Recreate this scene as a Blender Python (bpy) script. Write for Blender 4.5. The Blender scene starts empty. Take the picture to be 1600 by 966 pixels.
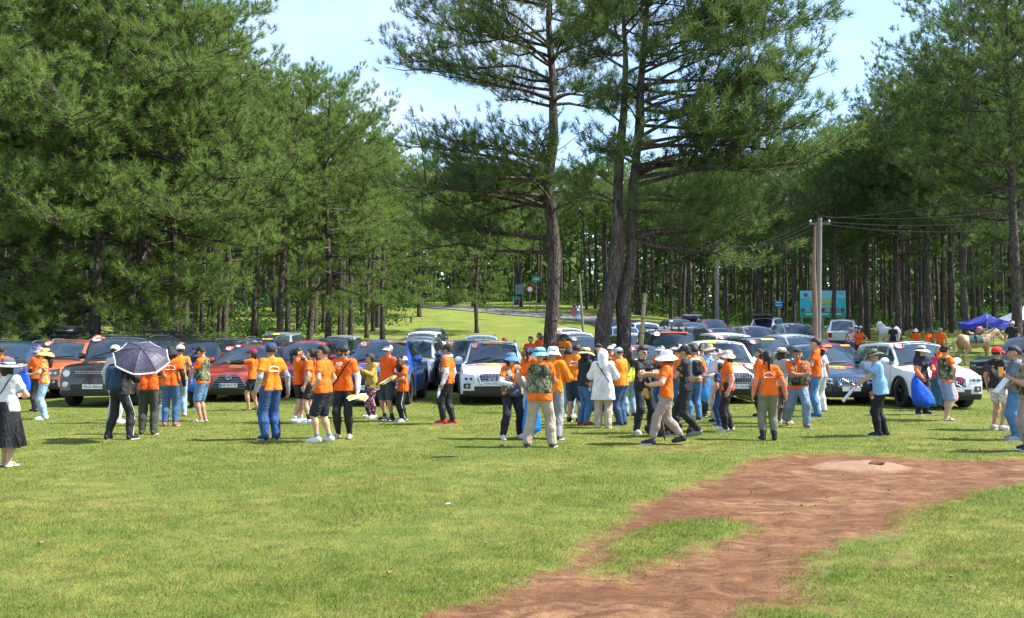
import bpy, math, random
import numpy as np
from mathutils import Matrix, Vector
random.seed(7)
rng = np.random.default_rng(7)
SC = bpy.context.scene
COL = SC.collection
R = math.radians
F, CX, HZ, CAMZ = 1500.0, 800.0, 537.0, 1.7      # lens in pixels of the 1600 wide photo, horizon row, eye height

# ---------------------------------------------------------------- camera, sky, sun, exposure
cam = bpy.data.cameras.new('camera')
camo = bpy.data.objects.new('camera', cam); COL.objects.link(camo)
cam.sensor_width = 36; cam.lens = 36 * F / 1600
cam.clip_start = .1; cam.clip_end = 3000
camo.location = (0, 0, CAMZ)
camo.rotation_euler = (R(90) + math.atan(54 / F), 0, 0)
SC.camera = camo
SUN = Vector((1.0, .02, 1.22)).normalized()
sun_el = math.asin(SUN.z); sun_az = math.atan2(SUN.x, SUN.y)
W = bpy.data.worlds.new('World'); SC.world = W; W.use_nodes = True
wn = W.node_tree; wn.nodes.clear()
def wnode(t, **k):
    n = wn.nodes.new(t)
    for a, b in k.items(): setattr(n, a, b)
    return n
sky = wnode('ShaderNodeTexSky', sky_type='NISHITA', sun_disc=False, sun_elevation=sun_el, sun_rotation=sun_az, altitude=1500, air_density=1.0, dust_density=.3, ozone_density=3.0)
geo = wnode('ShaderNodeTexCoord')
mp = wnode('ShaderNodeMapping'); mp.inputs['Scale'].default_value = (1.0, 1.0, 2.6); mp.inputs['Location'].default_value = (.35, .1, .2)
nz = wnode('ShaderNodeTexNoise'); nz.inputs['Scale'].default_value = 2.3; nz.inputs['Detail'].default_value = 7; nz.inputs['Roughness'].default_value = .55; nz.inputs['Distortion'].default_value = .35
cr = wnode('ShaderNodeValToRGB'); cr.color_ramp.elements[0].position = .45; cr.color_ramp.elements[1].position = .80
cr.color_ramp.elements[0].color = (.16, .16, .16, 1)
mx = wnode('ShaderNodeMix', data_type='RGBA')
bg = wnode('ShaderNodeBackground'); bg.inputs[1].default_value = .15
out = wnode('ShaderNodeOutputWorld')
L = wn.links.new
L(geo.outputs['Generated'], mp.inputs[0]); L(mp.outputs[0], nz.inputs['Vector']); L(nz.outputs['Fac'], cr.inputs[0])
L(cr.outputs[0], mx.inputs['Factor']); L(sky.outputs[0], mx.inputs[6]); mx.inputs[7].default_value = (3.5, 3.85, 4.4, 1)
L(mx.outputs[2], bg.inputs[0]); L(bg.outputs[0], out.inputs[0])
sl = bpy.data.lights.new('sun', 'SUN'); sl.energy = 5.0; sl.angle = R(.55); sl.color = (1, .955, .87)
so = bpy.data.objects.new('sun', sl); COL.objects.link(so)
so.rotation_euler = (-SUN).to_track_quat('-Z', 'Y').to_euler()
SC.view_settings.view_transform = 'Standard'; SC.view_settings.look = 'None'
SC.view_settings.exposure = 1.32; SC.view_settings.gamma = 1
SC.cycles.max_bounces = 7; SC.cycles.diffuse_bounces = 4; SC.cycles.glossy_bounces = 3; SC.cycles.transmission_bounces = 3; SC.cycles.transparent_max_bounces = 4

# ---------------------------------------------------------------- object helpers
def tag(o, label=None, cat=None, group=None, kind=None):
    if label: o['label'] = label
    if cat: o['category'] = cat
    if group: o['group'] = group
    if kind: o['kind'] = kind
    return o
def empty(name, loc=(0, 0, 0), rz=0, label=None, cat=None, group=None):
    o = bpy.data.objects.new(name, None); COL.objects.link(o)
    o.empty_display_size = .2
    o.location = loc; o.rotation_euler = (0, 0, rz)
    return tag(o, label, cat, group)
def link(name, me, parent=None, mats=None):
    o = bpy.data.objects.new(name, me); COL.objects.link(o)
    if parent is not None: o.parent = parent
    if mats:
        for i, m in enumerate(mats):
            o.material_slots[i].link = 'OBJECT'; o.material_slots[i].material = m
    return o
def copy_tree(o, parent=None):
    c = o.copy(); COL.objects.link(c); c.parent = parent
    for ch in list(o.children): copy_tree(ch, c)
    return c
def mesh(name, V, F, mats=(), idx=None, smooth=False, sharp=None):
    """V (n,3); F a list of (m,3)/(m,4) index arrays; idx one material index per array"""
    V = np.asarray(V, np.float32)
    F = [np.asarray(f, np.int32) for f in F if len(f)]
    if idx is not None: idx = [i for i, f in zip(idx, F)]
    me = bpy.data.meshes.new(name)
    me.vertices.add(len(V)); me.vertices.foreach_set('co', V.ravel())
    nl = sum(f.size for f in F); npoly = sum(len(f) for f in F)
    me.loops.add(nl); me.polygons.add(npoly)
    me.loops.foreach_set('vertex_index', np.concatenate([f.ravel() for f in F]))
    tot = np.concatenate([np.full(len(f), f.shape[1], np.int32) for f in F])
    st = np.concatenate([[0], np.cumsum(tot)[:-1]]).astype(np.int32)
    me.polygons.foreach_set('loop_start', st)
    if idx is not None:
        me.polygons.foreach_set('material_index', np.concatenate([np.full(len(f), i, np.int32) for f, i in zip(F, idx)]))
    me.polygons.foreach_set('use_smooth', np.full(npoly, bool(smooth)))
    for m in mats: me.materials.append(m)
    me.update(calc_edges=True)
    if sharp: me.set_sharp_from_angle(angle=R(sharp))
    return me
class MB:
    """collects shapes; build() makes one mesh object"""
    def __init__(s): s.V = []; s.F = []; s.I = []; s.n = 0; s.mi = 0
    def add(s, V, F, mi=None):
        V = np.asarray(V, float).reshape(-1, 3)
        for f in (F if isinstance(F, list) and len(F) and isinstance(F[0], np.ndarray) and F[0].ndim == 2 else [np.asarray(F)]):
            f = np.asarray(f)
            if f.size: s.F.append(f + s.n); s.I.append(s.mi if mi is None else mi)
        s.V.append(V); s.n += len(V); return s
    def box(s, c, d, rz=0, mi=None, taper=1.0):
        x, y, z = np.array(d) / 2
        V = np.array([[i * x * (taper if k > 0 else 1), j * y * (taper if k > 0 else 1), k * z] for k in (-1, 1) for j in (-1, 1) for i in (-1, 1)])
        if rz: V = V @ rotz(rz).T
        V = V + np.array(c)
        return s.add(V, np.array([[0, 2, 3, 1], [4, 5, 7, 6], [0, 1, 5, 4], [2, 6, 7, 3], [0, 4, 6, 2], [1, 3, 7, 5]]), mi)
    def tube(s, P, r, n=8, cap=True, mi=None, flat=1.0):
        P = np.asarray(P, float); m = len(P); r = np.broadcast_to(np.asarray(r, float), (m,))
        T = np.gradient(P, axis=0); T /= np.linalg.norm(T, axis=1)[:, None] + 1e-9
        u = np.cross(T[0], [0, 0, 1.]); 
        if np.linalg.norm(u) < .1: u = np.cross(T[0], [0, 1., 0])
        u /= np.linalg.norm(u); U = []
        for t in T:
            u = u - t * (u @ t); u /= np.linalg.norm(u) + 1e-9; U.append(u)
        U = np.array(U); Wv = np.cross(T, U)
        a = np.linspace(0, 2 * np.pi, n, endpoint=False)
        V = P[:, None] + r[:, None, None] * (np.cos(a)[None, :, None] * U[:, None] + flat * np.sin(a)[None, :, None] * Wv[:, None])
        i = np.arange(m - 1)[:, None] * n; j = np.arange(n)[None]; k = (j + 1) % n
        Fq = np.stack([i + j, i + k, i + n + k, i + n + j], -1).reshape(-1, 4)
        V = V.reshape(-1, 3); Fs = [Fq]
        if cap:
            V = np.vstack([V, P[0], P[-1]]); c0 = m * n; j = np.arange(n); k = (j + 1) % n
            Fs.append(np.vstack([np.stack([np.full(n, c0), k, j], 1), np.stack([np.full(n, c0 + 1), (m - 1) * n + j, (m - 1) * n + k], 1)]))
        return s.add(V, Fs, mi)
    def lathe(s, prof, n=16, M=None, mi=None):
        prof = np.asarray(prof, float); m = len(prof)
        a = np.linspace(0, 2 * np.pi, n, endpoint=False)
        V = np.stack([prof[:, :1] * np.cos(a), prof[:, :1] * np.sin(a), np.repeat(prof[:, 1:2], n, 1)], -1).reshape(-1, 3)
        if M is not None: V = xf(V, M)
        i = np.arange(m - 1)[:, None] * n; j = np.arange(n)[None]; k = (j + 1) % n
        return s.add(V, np.stack([i + j, i + k, i + n + k, i + n + j], -1).reshape(-1, 4), mi)
    def grid(s, G, mi=None):
        G = np.asarray(G, float); a, b = G.shape[:2]
        i = np.arange(a - 1)[:, None] * b; j = np.arange(b - 1)[None]
        return s.add(G.reshape(-1, 3), np.stack([i + j, i + j + 1, i + b + j + 1, i + b + j], -1).reshape(-1, 4), mi)
    def slab(s, G0, G1, mi=None):
        """closed slab between two grids of the same size"""
        G0 = np.asarray(G0, float); G1 = np.asarray(G1, float); a, b = G0.shape[:2]
        s.grid(G0[::-1], mi); s.grid(G1, mi)
        def bd(G): return np.vstack([G[0, :], G[1:, -1], G[-1, -2::-1], G[-2:0:-1, 0]])
        A, B = bd(G0), bd(G1); n = len(A); j = np.arange(n); k = (j + 1) % n
        return s.add(np.vstack([A, B]), np.stack([j, k, k + n, j + n], 1), mi)
    def mesh(s, name, mats=(), smooth=False, sharp=None):
        return mesh(name, np.vstack(s.V), s.F, mats, s.I, smooth, sharp)
    def build(s, name, mats, parent=None, smooth=False, sharp=None):
        if not isinstance(mats, (list, tuple)): mats = [mats]
        return link(name, s.mesh(name, mats, smooth, sharp), parent)
def rotz(a): c, s_ = math.cos(a), math.sin(a); return np.array([[c, -s_, 0], [s_, c, 0], [0, 0, 1.]])
def rotx(a): c, s_ = math.cos(a), math.sin(a); return np.array([[1., 0, 0], [0, c, -s_], [0, s_, c]])
def roty(a): c, s_ = math.cos(a), math.sin(a); return np.array([[c, 0, s_], [0, 1., 0], [-s_, 0, c]])
def xf(V, M):
    M = np.asarray(M, float)
    return V @ M[:3, :3].T + M[:3, 3]
def M4(R3=np.eye(3), t=(0, 0, 0)):
    M = np.eye(4); M[:3, :3] = R3; M[:3, 3] = t; return M
def noise3(P, f=1., seed=0):
    """cheap smooth value noise, -1..1"""
    P = np.asarray(P, float) * f + seed * 17.31; i = np.floor(P).astype(np.int64); t = P - i; t = t * t * (3 - 2 * t)
    def h(a, b, c):
        n = (a * 73856093) ^ (b * 19349663) ^ (c * 83492791); n = (n ^ (n >> 13)) * 1274126177
        return ((n ^ (n >> 16)) & 0xffff) / 32767.5 - 1
    r = 0
    for a in (0, 1):
        for b in (0, 1):
            for c in (0, 1):
                w = (t[..., 0] if a else 1 - t[..., 0]) * (t[..., 1] if b else 1 - t[..., 1]) * (t[..., 2] if c else 1 - t[..., 2])
                r = r + w * h(i[..., 0] + a, i[..., 1] + b, i[..., 2] + c)
    return r

# ---------------------------------------------------------------- materials
MATS = {}
def nodes_of(name):
    m = bpy.data.materials.new(name); m.use_nodes = True
    return m, m.node_tree, m.node_tree.nodes['Principled BSDF']
def ramp(nt, src, stops):
    r = nt.nodes.new('ShaderNodeValToRGB'); e = r.color_ramp.elements
    while len(e) < len(stops): e.new(.5)
    for k, (p, c) in enumerate(stops):
        e[k].position = p; e[k].color = (*c, 1) if len(c) == 3 else c
    nt.links.new(src, r.inputs[0]); return r.outputs[0]
def noise(nt, scale, detail=4, rough=.55, coord=None, dist=0, vscale=None):
    n = nt.nodes.new('ShaderNodeTexNoise'); n.inputs['Scale'].default_value = scale; n.inputs['Detail'].default_value = detail
    n.inputs['Roughness'].default_value = rough; n.inputs['Distortion'].default_value = dist
    if coord is None:
        coord = nt.nodes.new('ShaderNodeTexCoord').outputs['Object']
    if vscale:
        mpp = nt.nodes.new('ShaderNodeMapping'); mpp.inputs['Scale'].default_value = vscale
        nt.links.new(coord, mpp.inputs[0]); coord = mpp.outputs[0]
    nt.links.new(coord, n.inputs['Vector']); return n.outputs['Fac']
def mixc(nt, fac, a, b, mode='MIX'):
    m = nt.nodes.new('ShaderNodeMix'); m.data_type = 'RGBA'; m.blend_type = mode
    for s_, v in ((0, fac), (6, a), (7, b)):
        if hasattr(v, 'is_output'): nt.links.new(v, m.inputs[s_])
        else: m.inputs[s_].default_value = v if s_ == 0 else ((*v, 1) if len(v) == 3 else v)
    return m.outputs[2]
def math_(nt, op, a, b=None, clamp=False):
    m = nt.nodes.new('ShaderNodeMath'); m.operation = op; m.use_clamp = clamp
    for s_, v in ((0, a), (1, b)):
        if v is None: continue
        if hasattr(v, 'is_output'): nt.links.new(v, m.inputs[s_])
        else: m.inputs[s_].default_value = v
    return m.outputs[0]
def bump(nt, b, h, strength=.4, dist=.02):
    n = nt.nodes.new('ShaderNodeBump'); n.inputs['Strength'].default_value = strength; n.inputs['Distance'].default_value = dist
    nt.links.new(h, n.inputs['Height']); nt.links.new(n.outputs[0], b.inputs['Normal'])
def plain(name, col, rough=.6, metal=0, spec=.5, var=.12, vs=6, coat=0, bmp=0):
    if name in MATS: return MATS[name]
    m, nt, b = nodes_of(name)
    f = noise(nt, vs, 3)
    c = mixc(nt, f, tuple(x * (1 - var) for x in col), tuple(min(1, x * (1 + var)) for x in col))
    nt.links.new(c, b.inputs['Base Color'])
    b.inputs['Roughness'].default_value = rough; b.inputs['Metallic'].default_value = metal
    b.inputs['Specular IOR Level'].default_value = spec
    if coat: b.inputs['Coat Weight'].default_value = coat; b.inputs['Coat Roughness'].default_value = .04
    if bmp: bump(nt, b, noise(nt, vs * 4, 3), bmp, .01)
    MATS[name] = m; return m
def cloth(col, name=None, rough=.85, fold=.5):
    key = name or 'cloth_%02x%02x%02x' % tuple(int(min(.999, x) * 255) for x in col)
    if key in MATS: return MATS[key]
    m, nt, b = nodes_of(key)
    co = nt.nodes.new('ShaderNodeTexCoord').outputs['Object']
    f = ramp(nt, noise(nt, 6, 5, .65, co, .8, vscale=(1, 1, .6)), [(.3, (0, 0, 0)), (.7, (1, 1, 1))])
    c = mixc(nt, f, tuple(x * .78 for x in col), tuple(min(1, x * 1.1 + .012) for x in col))
    nt.links.new(c, b.inputs['Base Color']); b.inputs['Roughness'].default_value = rough
    b.inputs['Specular IOR Level'].default_value = .2
    bump(nt, b, math_(nt, 'ADD', noise(nt, 9, 2, .5, co, 1.8, (1, 1, .55)), math_(nt, 'MULTIPLY', noise(nt, 24, 2, .5, co, 1.0, (1, 1, .4)), .2)), fold * 1.7, .05)
    MATS[key] = m; return m
def camo(name='camouflage_cloth', stops=None, sc=8):
    if name in MATS: return MATS[name]
    m, nt, b = nodes_of(name)
    co = nt.nodes.new('ShaderNodeTexCoord').outputs['Object']
    f = noise(nt, sc, 2, .5, co, 1.4)
    stops = stops or [(0, (.02, .025, .015)), (.42, (.02, .025, .015)), (.43, (.09, .10, .045)), (.52, (.09, .10, .045)), (.53, (.25, .25, .15)), (.60, (.25, .25, .15)), (.61, (.05, .065, .03))]
    r = nt.nodes.new('ShaderNodeValToRGB'); r.color_ramp.interpolation = 'CONSTANT'; e = r.color_ramp.elements
    while len(e) < len(stops): e.new(.5)
    for k, (p, c) in enumerate(stops): e[k].position = p; e[k].color = (*c, 1)
    nt.links.new(f, r.inputs[0]); nt.links.new(r.outputs[0], b.inputs['Base Color']); b.inputs['Roughness'].default_value = .9
    MATS[name] = m; return m

# ---------------------------------------------------------------- terrain
def prof(d, tab):
    return np.interp(d, [t[0] for t in tab], [t[1] for t in tab])
TL = [(0, 0), (30, 0), (38, .1), (45, .35), (52, .7), (60, 1.05), (72, 1.8), (80, 2.2), (90, 3.15), (100, 4.2), (120, 6.3), (150, 8.3), (200, 11), (300, 15), (600, 24)]
TR = [(0, 0), (30, 0), (35, .2), (40, .5), (50, 1.0), (60, 1.5), (70, 2.0), (80, 2.55), (90, 3.0), (105, 3.7), (130, 4.4), (200, 6.5), (300, 9), (600, 15)]
def ground_z(x, y):
    x = np.asarray(x, float); y = np.asarray(y, float)
    d = np.maximum(y, 1); px = CX + F * x / d
    w = np.clip((px - 860) / 330, 0, 1); w = w * w * (3 - 2 * w)
    z = prof(y, TL) * (1 - w) + prof(y, TR) * w
    P = np.stack([x, y, x * 0], -1)
    k = np.clip((y - 30) / 40, 0, 1)
    return z + .018 * noise3(P, .55, 1) + .012 * noise3(P, 1.7, 2) + k * .12 * noise3(P, .12, 3)
def gz(x, y): return float(ground_z(x, y))
def at(px, d, dz=0):
    x = (px - CX) / F * d
    return Vector((x, d, gz(x, d) + dz))
def seg_dist(P, poly):
    """signed distance to polygon, negative inside"""
    poly = np.asarray(poly, float); A = poly; B = np.roll(poly, -1, 0)
    d = np.full(len(P), 1e9); ins = np.zeros(len(P), bool)
    for a, b in zip(A, B):
        ab = b - a; t = np.clip(((P - a) @ ab) / (ab @ ab), 0, 1)
        d = np.minimum(d, np.linalg.norm(P - a - t[:, None] * ab, axis=1))
        c = (a[1] > P[:, 1]) != (b[1] > P[:, 1])
        with np.errstate(divide='ignore', invalid='ignore'):
            ins ^= c & (P[:, 0] < (b[0] - a[0]) * (P[:, 1] - a[1]) / (b[1] - a[1]) + a[0])
    return np.where(ins, -d, d)
def gpts(L_): return [((px - CX) / F * (CAMZ * F / (py - HZ)), CAMZ * F / (py - HZ)) for px, py in L_]
DIRT = gpts([(520, 1010), (640, 955), (760, 912), (860, 880), (925, 830), (990, 778), (1060, 755), (1130, 738), (1165, 716), (1230, 706), (1330, 705), (1430, 712), (1540, 716), (1700, 712),
             (1760, 745), (1600, 752), (1500, 772), (1430, 800), (1405, 830), (1330, 846), (1275, 868), (1268, 900), (1300, 925), (1310, 960), (1330, 1200), (420, 1200)])
ISLE = gpts([(928, 882), (965, 850), (1010, 822), (1065, 808), (1120, 806), (1152, 812), (1118, 838), (1070, 852), (1010, 868), (965, 886)])
ISLE2 = gpts([(1180, 966), (1190, 948), (1240, 944), (1300, 960), (1310, 1100), (1190, 1050)])
def dirt_sd(P):
    sd = seg_dist(P, DIRT)
    sd = np.maximum(sd, -seg_dist(P, ISLE) * 1.0)
    sd = np.maximum(sd, -seg_dist(P, ISLE2) * .8)
    # worn spots further off
    for (px, py, a, b) in ((1145, 742, 1.2, .3), (640, 745, .8, .18), (400, 790, .9, .15), (690, 715, .5, .1), (1440, 873, 1.1, .18), (100, 690, 1.0, .12), (1090, 697, 2.0, .25), (1500, 700, 1.6, .35)):
        (cx, cy), = gpts([(px, py)])
        q = np.sqrt(((P[:, 0] - cx) / a) ** 2 + ((P[:, 1] - cy) / b / 3) ** 2)
        sd = np.minimum(sd, (q - 1) * .3 + .22)
    n3 = np.stack([P[:, 0], P[:, 1], P[:, 0] * 0], 1)
    return sd + .14 * noise3(n3, 2.2, 5) + .09 * noise3(n3, 6, 6)

def make_ground():
    d = np.concatenate([np.linspace(2.5, 5, 8)[:-1], 5 * 1.0125 ** np.arange(0, 135), 0 + 5 * 1.0125 ** 134 * 1.04 ** np.arange(1, 86)])
    px = np.concatenate([np.linspace(-1500, -60, 24)[:-1], np.linspace(-60, 1660, 230), np.linspace(1660, 3100, 24)[1:]])
    D, PX = np.meshgrid(d, px, indexing='ij'); X = (PX - CX) / F * D
    Z = ground_z(X, D)
    sd = dirt_sd(np.stack([X.ravel(), D.ravel()], 1)).reshape(X.shape)
    k = np.clip(.5 - sd / .5, 0, 1)
    P = np.stack([X, D, X * 0], -1)
    Z = Z - .035 * k + k * (.03 * noise3(P * [.6, 1.3, 1], 2.2, 8) + .022 * noise3(P, 6, 9) + .012 * noise3(P, 13, 19))
    (mx_, my_), = gpts([(1366, 727)])                       # pale mound with a dark clod
    r = np.hypot((X - mx_ + .15) / .75, (D - my_) / .55) + .25 * noise3(P, 2.5, 12); Z += .10 * np.exp(-r * r * 1.5) * (1 + .3 * noise3(P, 5, 3))
    G = np.stack([X, D, Z], -1)
    mb = MB(); mb.grid(G)
    me = mb.mesh('ground', [M_ground()], smooth=True)
    at_ = me.attributes.new('dirt', 'FLOAT', 'POINT'); at_.data.foreach_set('value', np.clip(.5 - sd / .9, 0, 1).astype(np.float32).ravel())
    a2 = me.attributes.new('mound', 'FLOAT', 'POINT'); a2.data.foreach_set('value', np.exp(-r * r).astype(np.float32).ravel())
    o = link('ground', me); tag(o, kind='structure'); return o
def grass_color(nt, co):
    big = noise(nt, .35, 4, .6, co, .4); mid = noise(nt, 2.6, 4, .65, co, .3); fine = noise(nt, 55, 3, .7, co)
    c = ramp(nt, big, [(.34, (.138, .178, .034)), (.5, (.190, .215, .045)), (.66, (.255, .24, .062))])
    c = mixc(nt, ramp(nt, mid, [(.38, (0, 0, 0)), (.62, (.85, .85, .85))]), c, (.105, .145, .026))
    straw = ramp(nt, noise(nt, 5.5, 5, .7, co, .5), [(.52, (0, 0, 0)), (.72, (.8, .8, .8))])
    c = mixc(nt, straw, c, (.20, .145, .065))
    c = mixc(nt, ramp(nt, fine, [(.3, (.60, .60, .60)), (.7, (1.25, 1.25, 1.25))]), c, c)
    m = nt.nodes.new('ShaderNodeMix'); m.data_type = 'RGBA'; m.blend_type = 'MULTIPLY'; m.inputs[0].default_value = 1
    nt.links.new(c, m.inputs[6]); nt.links.new(ramp(nt, fine, [(.3, (.62, .62, .62)), (.7, (1.2, 1.2, 1.2))]), m.inputs[7])
    return m.outputs[2]
def M_ground():
    m, nt, b = nodes_of('grass_and_dirt')
    co = nt.nodes.new('ShaderNodeNewGeometry').outputs['Position']
    g = grass_color(nt, co)
    at_ = nt.nodes.new('ShaderNodeAttribute'); at_.attribute_name = 'dirt'
    mo = nt.nodes.new('ShaderNodeAttribute'); mo.attribute_name = 'mound'
    dn = noise(nt, .9, 7, .68, co, 1.1, (.7, 1.5, 1)); dn2 = noise(nt, 5, 7, .75, co, .8, (.6, 1.4, 1))
    d = ramp(nt, dn, [(.30, (.105, .045, .020)), (.45, (.195, .095, .045)), (.60, (.275, .155, .080)), (.75, (.35, .215, .118))])
    d = mixc(nt, ramp(nt, dn2, [(.40, (.9, .9, .9)), (.60, (0, 0, 0))]), d, (.105, .048, .026))
    d = mixc(nt, ramp(nt, noise(nt, 26, 4, .8, co), [(.66, (0, 0, 0)), (.74, (.7, .7, .7))]), d, (.07, .03, .018))
    d = mixc(nt, ramp(nt, mo.outputs['Fac'], [(.35, (0, 0, 0)), (.6, (.8, .8, .8))]), d, (.33, .21, .13))
    edge = math_(nt, 'ADD', at_.outputs['Fac'], math_(nt, 'MULTIPLY', math_(nt, 'SUBTRACT', noise(nt, 9, 6, .75, co), .5), 1.0))
    fac = ramp(nt, edge, [(.45, (0, 0, 0)), (.66, (1, 1, 1))])
    geo_ = nt.nodes.new('ShaderNodeSeparateXYZ'); nt.links.new(co, geo_.inputs[0])
    # needle litter under the pines
    far = ramp(nt, math_(nt, 'DIVIDE', geo_.outputs[1], 200), [(.2, (0, 0, 0)), (.3, (1, 1, 1))])
    g2 = mixc(nt, ramp(nt, noise(nt, .25, 5, .6, co), [(.45, (0, 0, 0)), (.6, (.55, .55, .55))]), g, (.16, .24, .04))
    g = mixc(nt, far, g, g2)
    nt.links.new(mixc(nt, fac, g, d), b.inputs['Base Color'])
    b.inputs['Roughness'].default_value = .95; b.inputs['Specular IOR Level'].default_value = .15
    hs = math_(nt, 'ADD', noise(nt, 14, 6, .7, co), math_(nt, 'MULTIPLY', noise(nt, 90, 3, .6, co), .5))
    bump(nt, b, hs, .8, .04)
    return m
def M_grassblade():
    m, nt, b = nodes_of('grass_blades')
    co = nt.nodes.new('ShaderNodeNewGeometry').outputs['Position']
    g = grass_color(nt, co)
    m2 = nt.nodes.new('ShaderNodeMix'); m2.data_type = 'RGBA'; m2.blend_type = 'MULTIPLY'; m2.inputs[0].default_value = 1
    nt.links.new(g, m2.inputs[6]); m2.inputs[7].default_value = (1.2, 1.3, 1.1, 1)
    nt.links.new(m2.outputs[2], b.inputs['Base Color']); b.inputs['Roughness'].default_value = .7; b.inputs['Specular IOR Level'].default_value = .15
    tr = nt.nodes.new('ShaderNodeBsdfTranslucent'); nt.links.new(m2.outputs[2], tr.inputs[0])
    ms = nt.nodes.new('ShaderNodeMixShader'); ms.inputs[0].default_value = .4
    o = nt.nodes['Material Output']
    nt.links.new(b.outputs[0], ms.inputs[1]); nt.links.new(tr.outputs[0], ms.inputs[2]); nt.links.new(ms.outputs[0], o.inputs[0])
    return m
def make_grass(n=560000):
    u = rng.random(n); d = 5.0 * (30 / 5.0) ** (u ** 1.0)
    px = rng.uniform(-60, 1660, n); x = (px - CX) / F * d
    sd = dirt_sd(np.stack([x, d], 1))
    P3 = np.stack([x, d, x * 0], 1)
    thin = .5 + .5 * noise3(P3, 1.3, 4) + .35 * noise3(P3, 5, 14)
    keep = (sd > .05 - .34 * rng.random(n) ** 2.2) & (rng.random(n) < .45 + .6 * thin)
    x = x[keep]; d = d[keep]; sd = sd[keep]; n = len(x); P3 = P3[keep]
    z = ground_z(x, d) - .035 * np.clip(.5 - sd / .5, 0, 1)
    lush = .5 + .5 * noise3(P3, .9, 11)
    h = (.014 + .028 * rng.random(n) ** 1.6) * (.5 + 1.0 * lush); w = .0016 * (1 + d / 5.0) * .8
    a = rng.uniform(0, 2 * np.pi, n); b2 = rng.uniform(0, 2 * np.pi, n); ln = h * rng.uniform(.2, 1.1, n)
    c = np.stack([x, d, z - .004], 1); s_ = np.stack([np.cos(a), np.sin(a), a * 0], 1) * w[:, None]
    tip = c + np.stack([np.cos(b2) * ln, np.sin(b2) * ln, h], 1)
    V = np.stack([c - s_, c + s_, tip], 1).reshape(-1, 3)
    me = mesh('grass', V, [np.arange(3 * n).reshape(-1, 3)], [M_grassblade()], [0])
    o = link('grass', me); tag(o, 'short green and straw coloured grass growing over the meadow', 'grass', kind='stuff')
make_ground()
make_grass()

def make_road():
    m, nt, b = nodes_of('asphalt')
    co = nt.nodes.new('ShaderNodeNewGeometry').outputs['Position']
    c = ramp(nt, noise(nt, 1.5, 5, .6, co), [(.3, (.10, .10, .105)), (.7, (.17, .165, .165))])
    nt.links.new(c, b.inputs['Base Color']); b.inputs['Roughness'].default_value = .85
    path = [(300, 132), (500, 127), (650, 121), (750, 114), (850, 107), (940, 100), (1010, 94), (1080, 88), (1150, 82), (1230, 76)]
    wid = [1.7, 1.8, 1.9, 2.1, 2.5, 3.3, 4.2, 4.4, 4.0, 3.0]
    P = np.array([[(px - CX) / F * d, d] for px, d in path]); t = np.linspace(0, len(P) - 1, 60)
    Q = np.stack([np.interp(t, range(len(P)), P[:, k]) for k in (0, 1)], 1); wd = np.interp(t, range(len(P)), wid)
    T = np.gradient(Q, axis=0); T /= np.linalg.norm(T, axis=1)[:, None]; N = np.stack([-T[:, 1], T[:, 0]], 1)
    G = []
    for k in np.linspace(-1, 1, 7):
        q = Q + N * (wd * k)[:, None]; G.append(np.stack([q[:, 0], q[:, 1], ground_z(q[:, 0], q[:, 1]) + .09], 1))
    G = np.array(G); lo = G.copy(); lo[..., 2] -= .3
    mb = MB(); mb.slab(G[::-1], lo[::-1]); o = mb.build('road', m, smooth=False); tag(o, kind='structure')
make_road()
# ---------------------------------------------------------------- pines
def M_bark():
    m, nt, b = nodes_of('pine_bark')
    co = nt.nodes.new('ShaderNodeTexCoord').outputs['Object']
    oi = nt.nodes.new('ShaderNodeObjectInfo').outputs['Random']
    f = noise(nt, 9, 6, .7, co, .8, (1, 1, .28))
    c = ramp(nt, f, [(.35, (.035, .026, .022)), (.5, (.095, .072, .060)), (.68, (.23, .19, .165))])
    c = mixc(nt, ramp(nt, noise(nt, .8, 3, .5, co), [(.5, (0, 0, 0)), (.75, (.5, .5, .5))]), c, (.16, .135, .10))
    c = mixc(nt, math_(nt, 'MULTIPLY', oi, .45), c, (.085, .08, .07))
    nt.links.new(c, b.inputs['Base Color']); b.inputs['Roughness'].default_value = .95; b.inputs['Specular IOR Level'].default_value = .1
    v = nt.nodes.new('ShaderNodeTexVoronoi'); v.inputs['Scale'].default_value = 11; v.feature = 'DISTANCE_TO_EDGE'
    mpp = nt.nodes.new('ShaderNodeMapping'); mpp.inputs['Scale'].default_value = (1, 1, .3); nt.links.new(co, mpp.inputs[0]); nt.links.new(mpp.outputs[0], v.inputs['Vector'])
    bump(nt, b, math_(nt, 'ADD', math_(nt, 'MULTIPLY', v.outputs['Distance'], 1.2), f), 1.0, .12)
    return m
def M_needles(name, c0, c1, c2):
    m, nt, b = nodes_of(name)
    co = nt.nodes.new('ShaderNodeTexCoord').outputs['Object']; oi = nt.nodes.new('ShaderNodeObjectInfo').outputs['Random']
    c = ramp(nt, noise(nt, .9, 3, .6, co), [(.3, c0), (.52, c1), (.72, c2)])
    c = mixc(nt, math_(nt, 'MULTIPLY', oi, .5), c, c1)
    nt.links.new(c, b.inputs['Base Color']); b.inputs['Roughness'].default_value = .75; b.inputs['Specular IOR Level'].default_value = .08
    tr = nt.nodes.new('ShaderNodeBsdfTranslucent'); nt.links.new(c, tr.inputs[0])
    ms = nt.nodes.new('ShaderNodeMixShader'); ms.inputs[0].default_value = .48; o = nt.nodes['Material Output']
    nt.links.new(b.outputs[0], ms.inputs[1]); nt.links.new(tr.outputs[0], ms.inputs[2]); nt.links.new(ms.outputs[0], o.inputs[0])
    return m
BARK = M_bark()
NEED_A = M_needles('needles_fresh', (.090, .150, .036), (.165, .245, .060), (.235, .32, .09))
NEED_B = M_needles('needles_deep', (.062, .112, .034), (.108, .172, .050), (.165, .235, .070))

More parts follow.
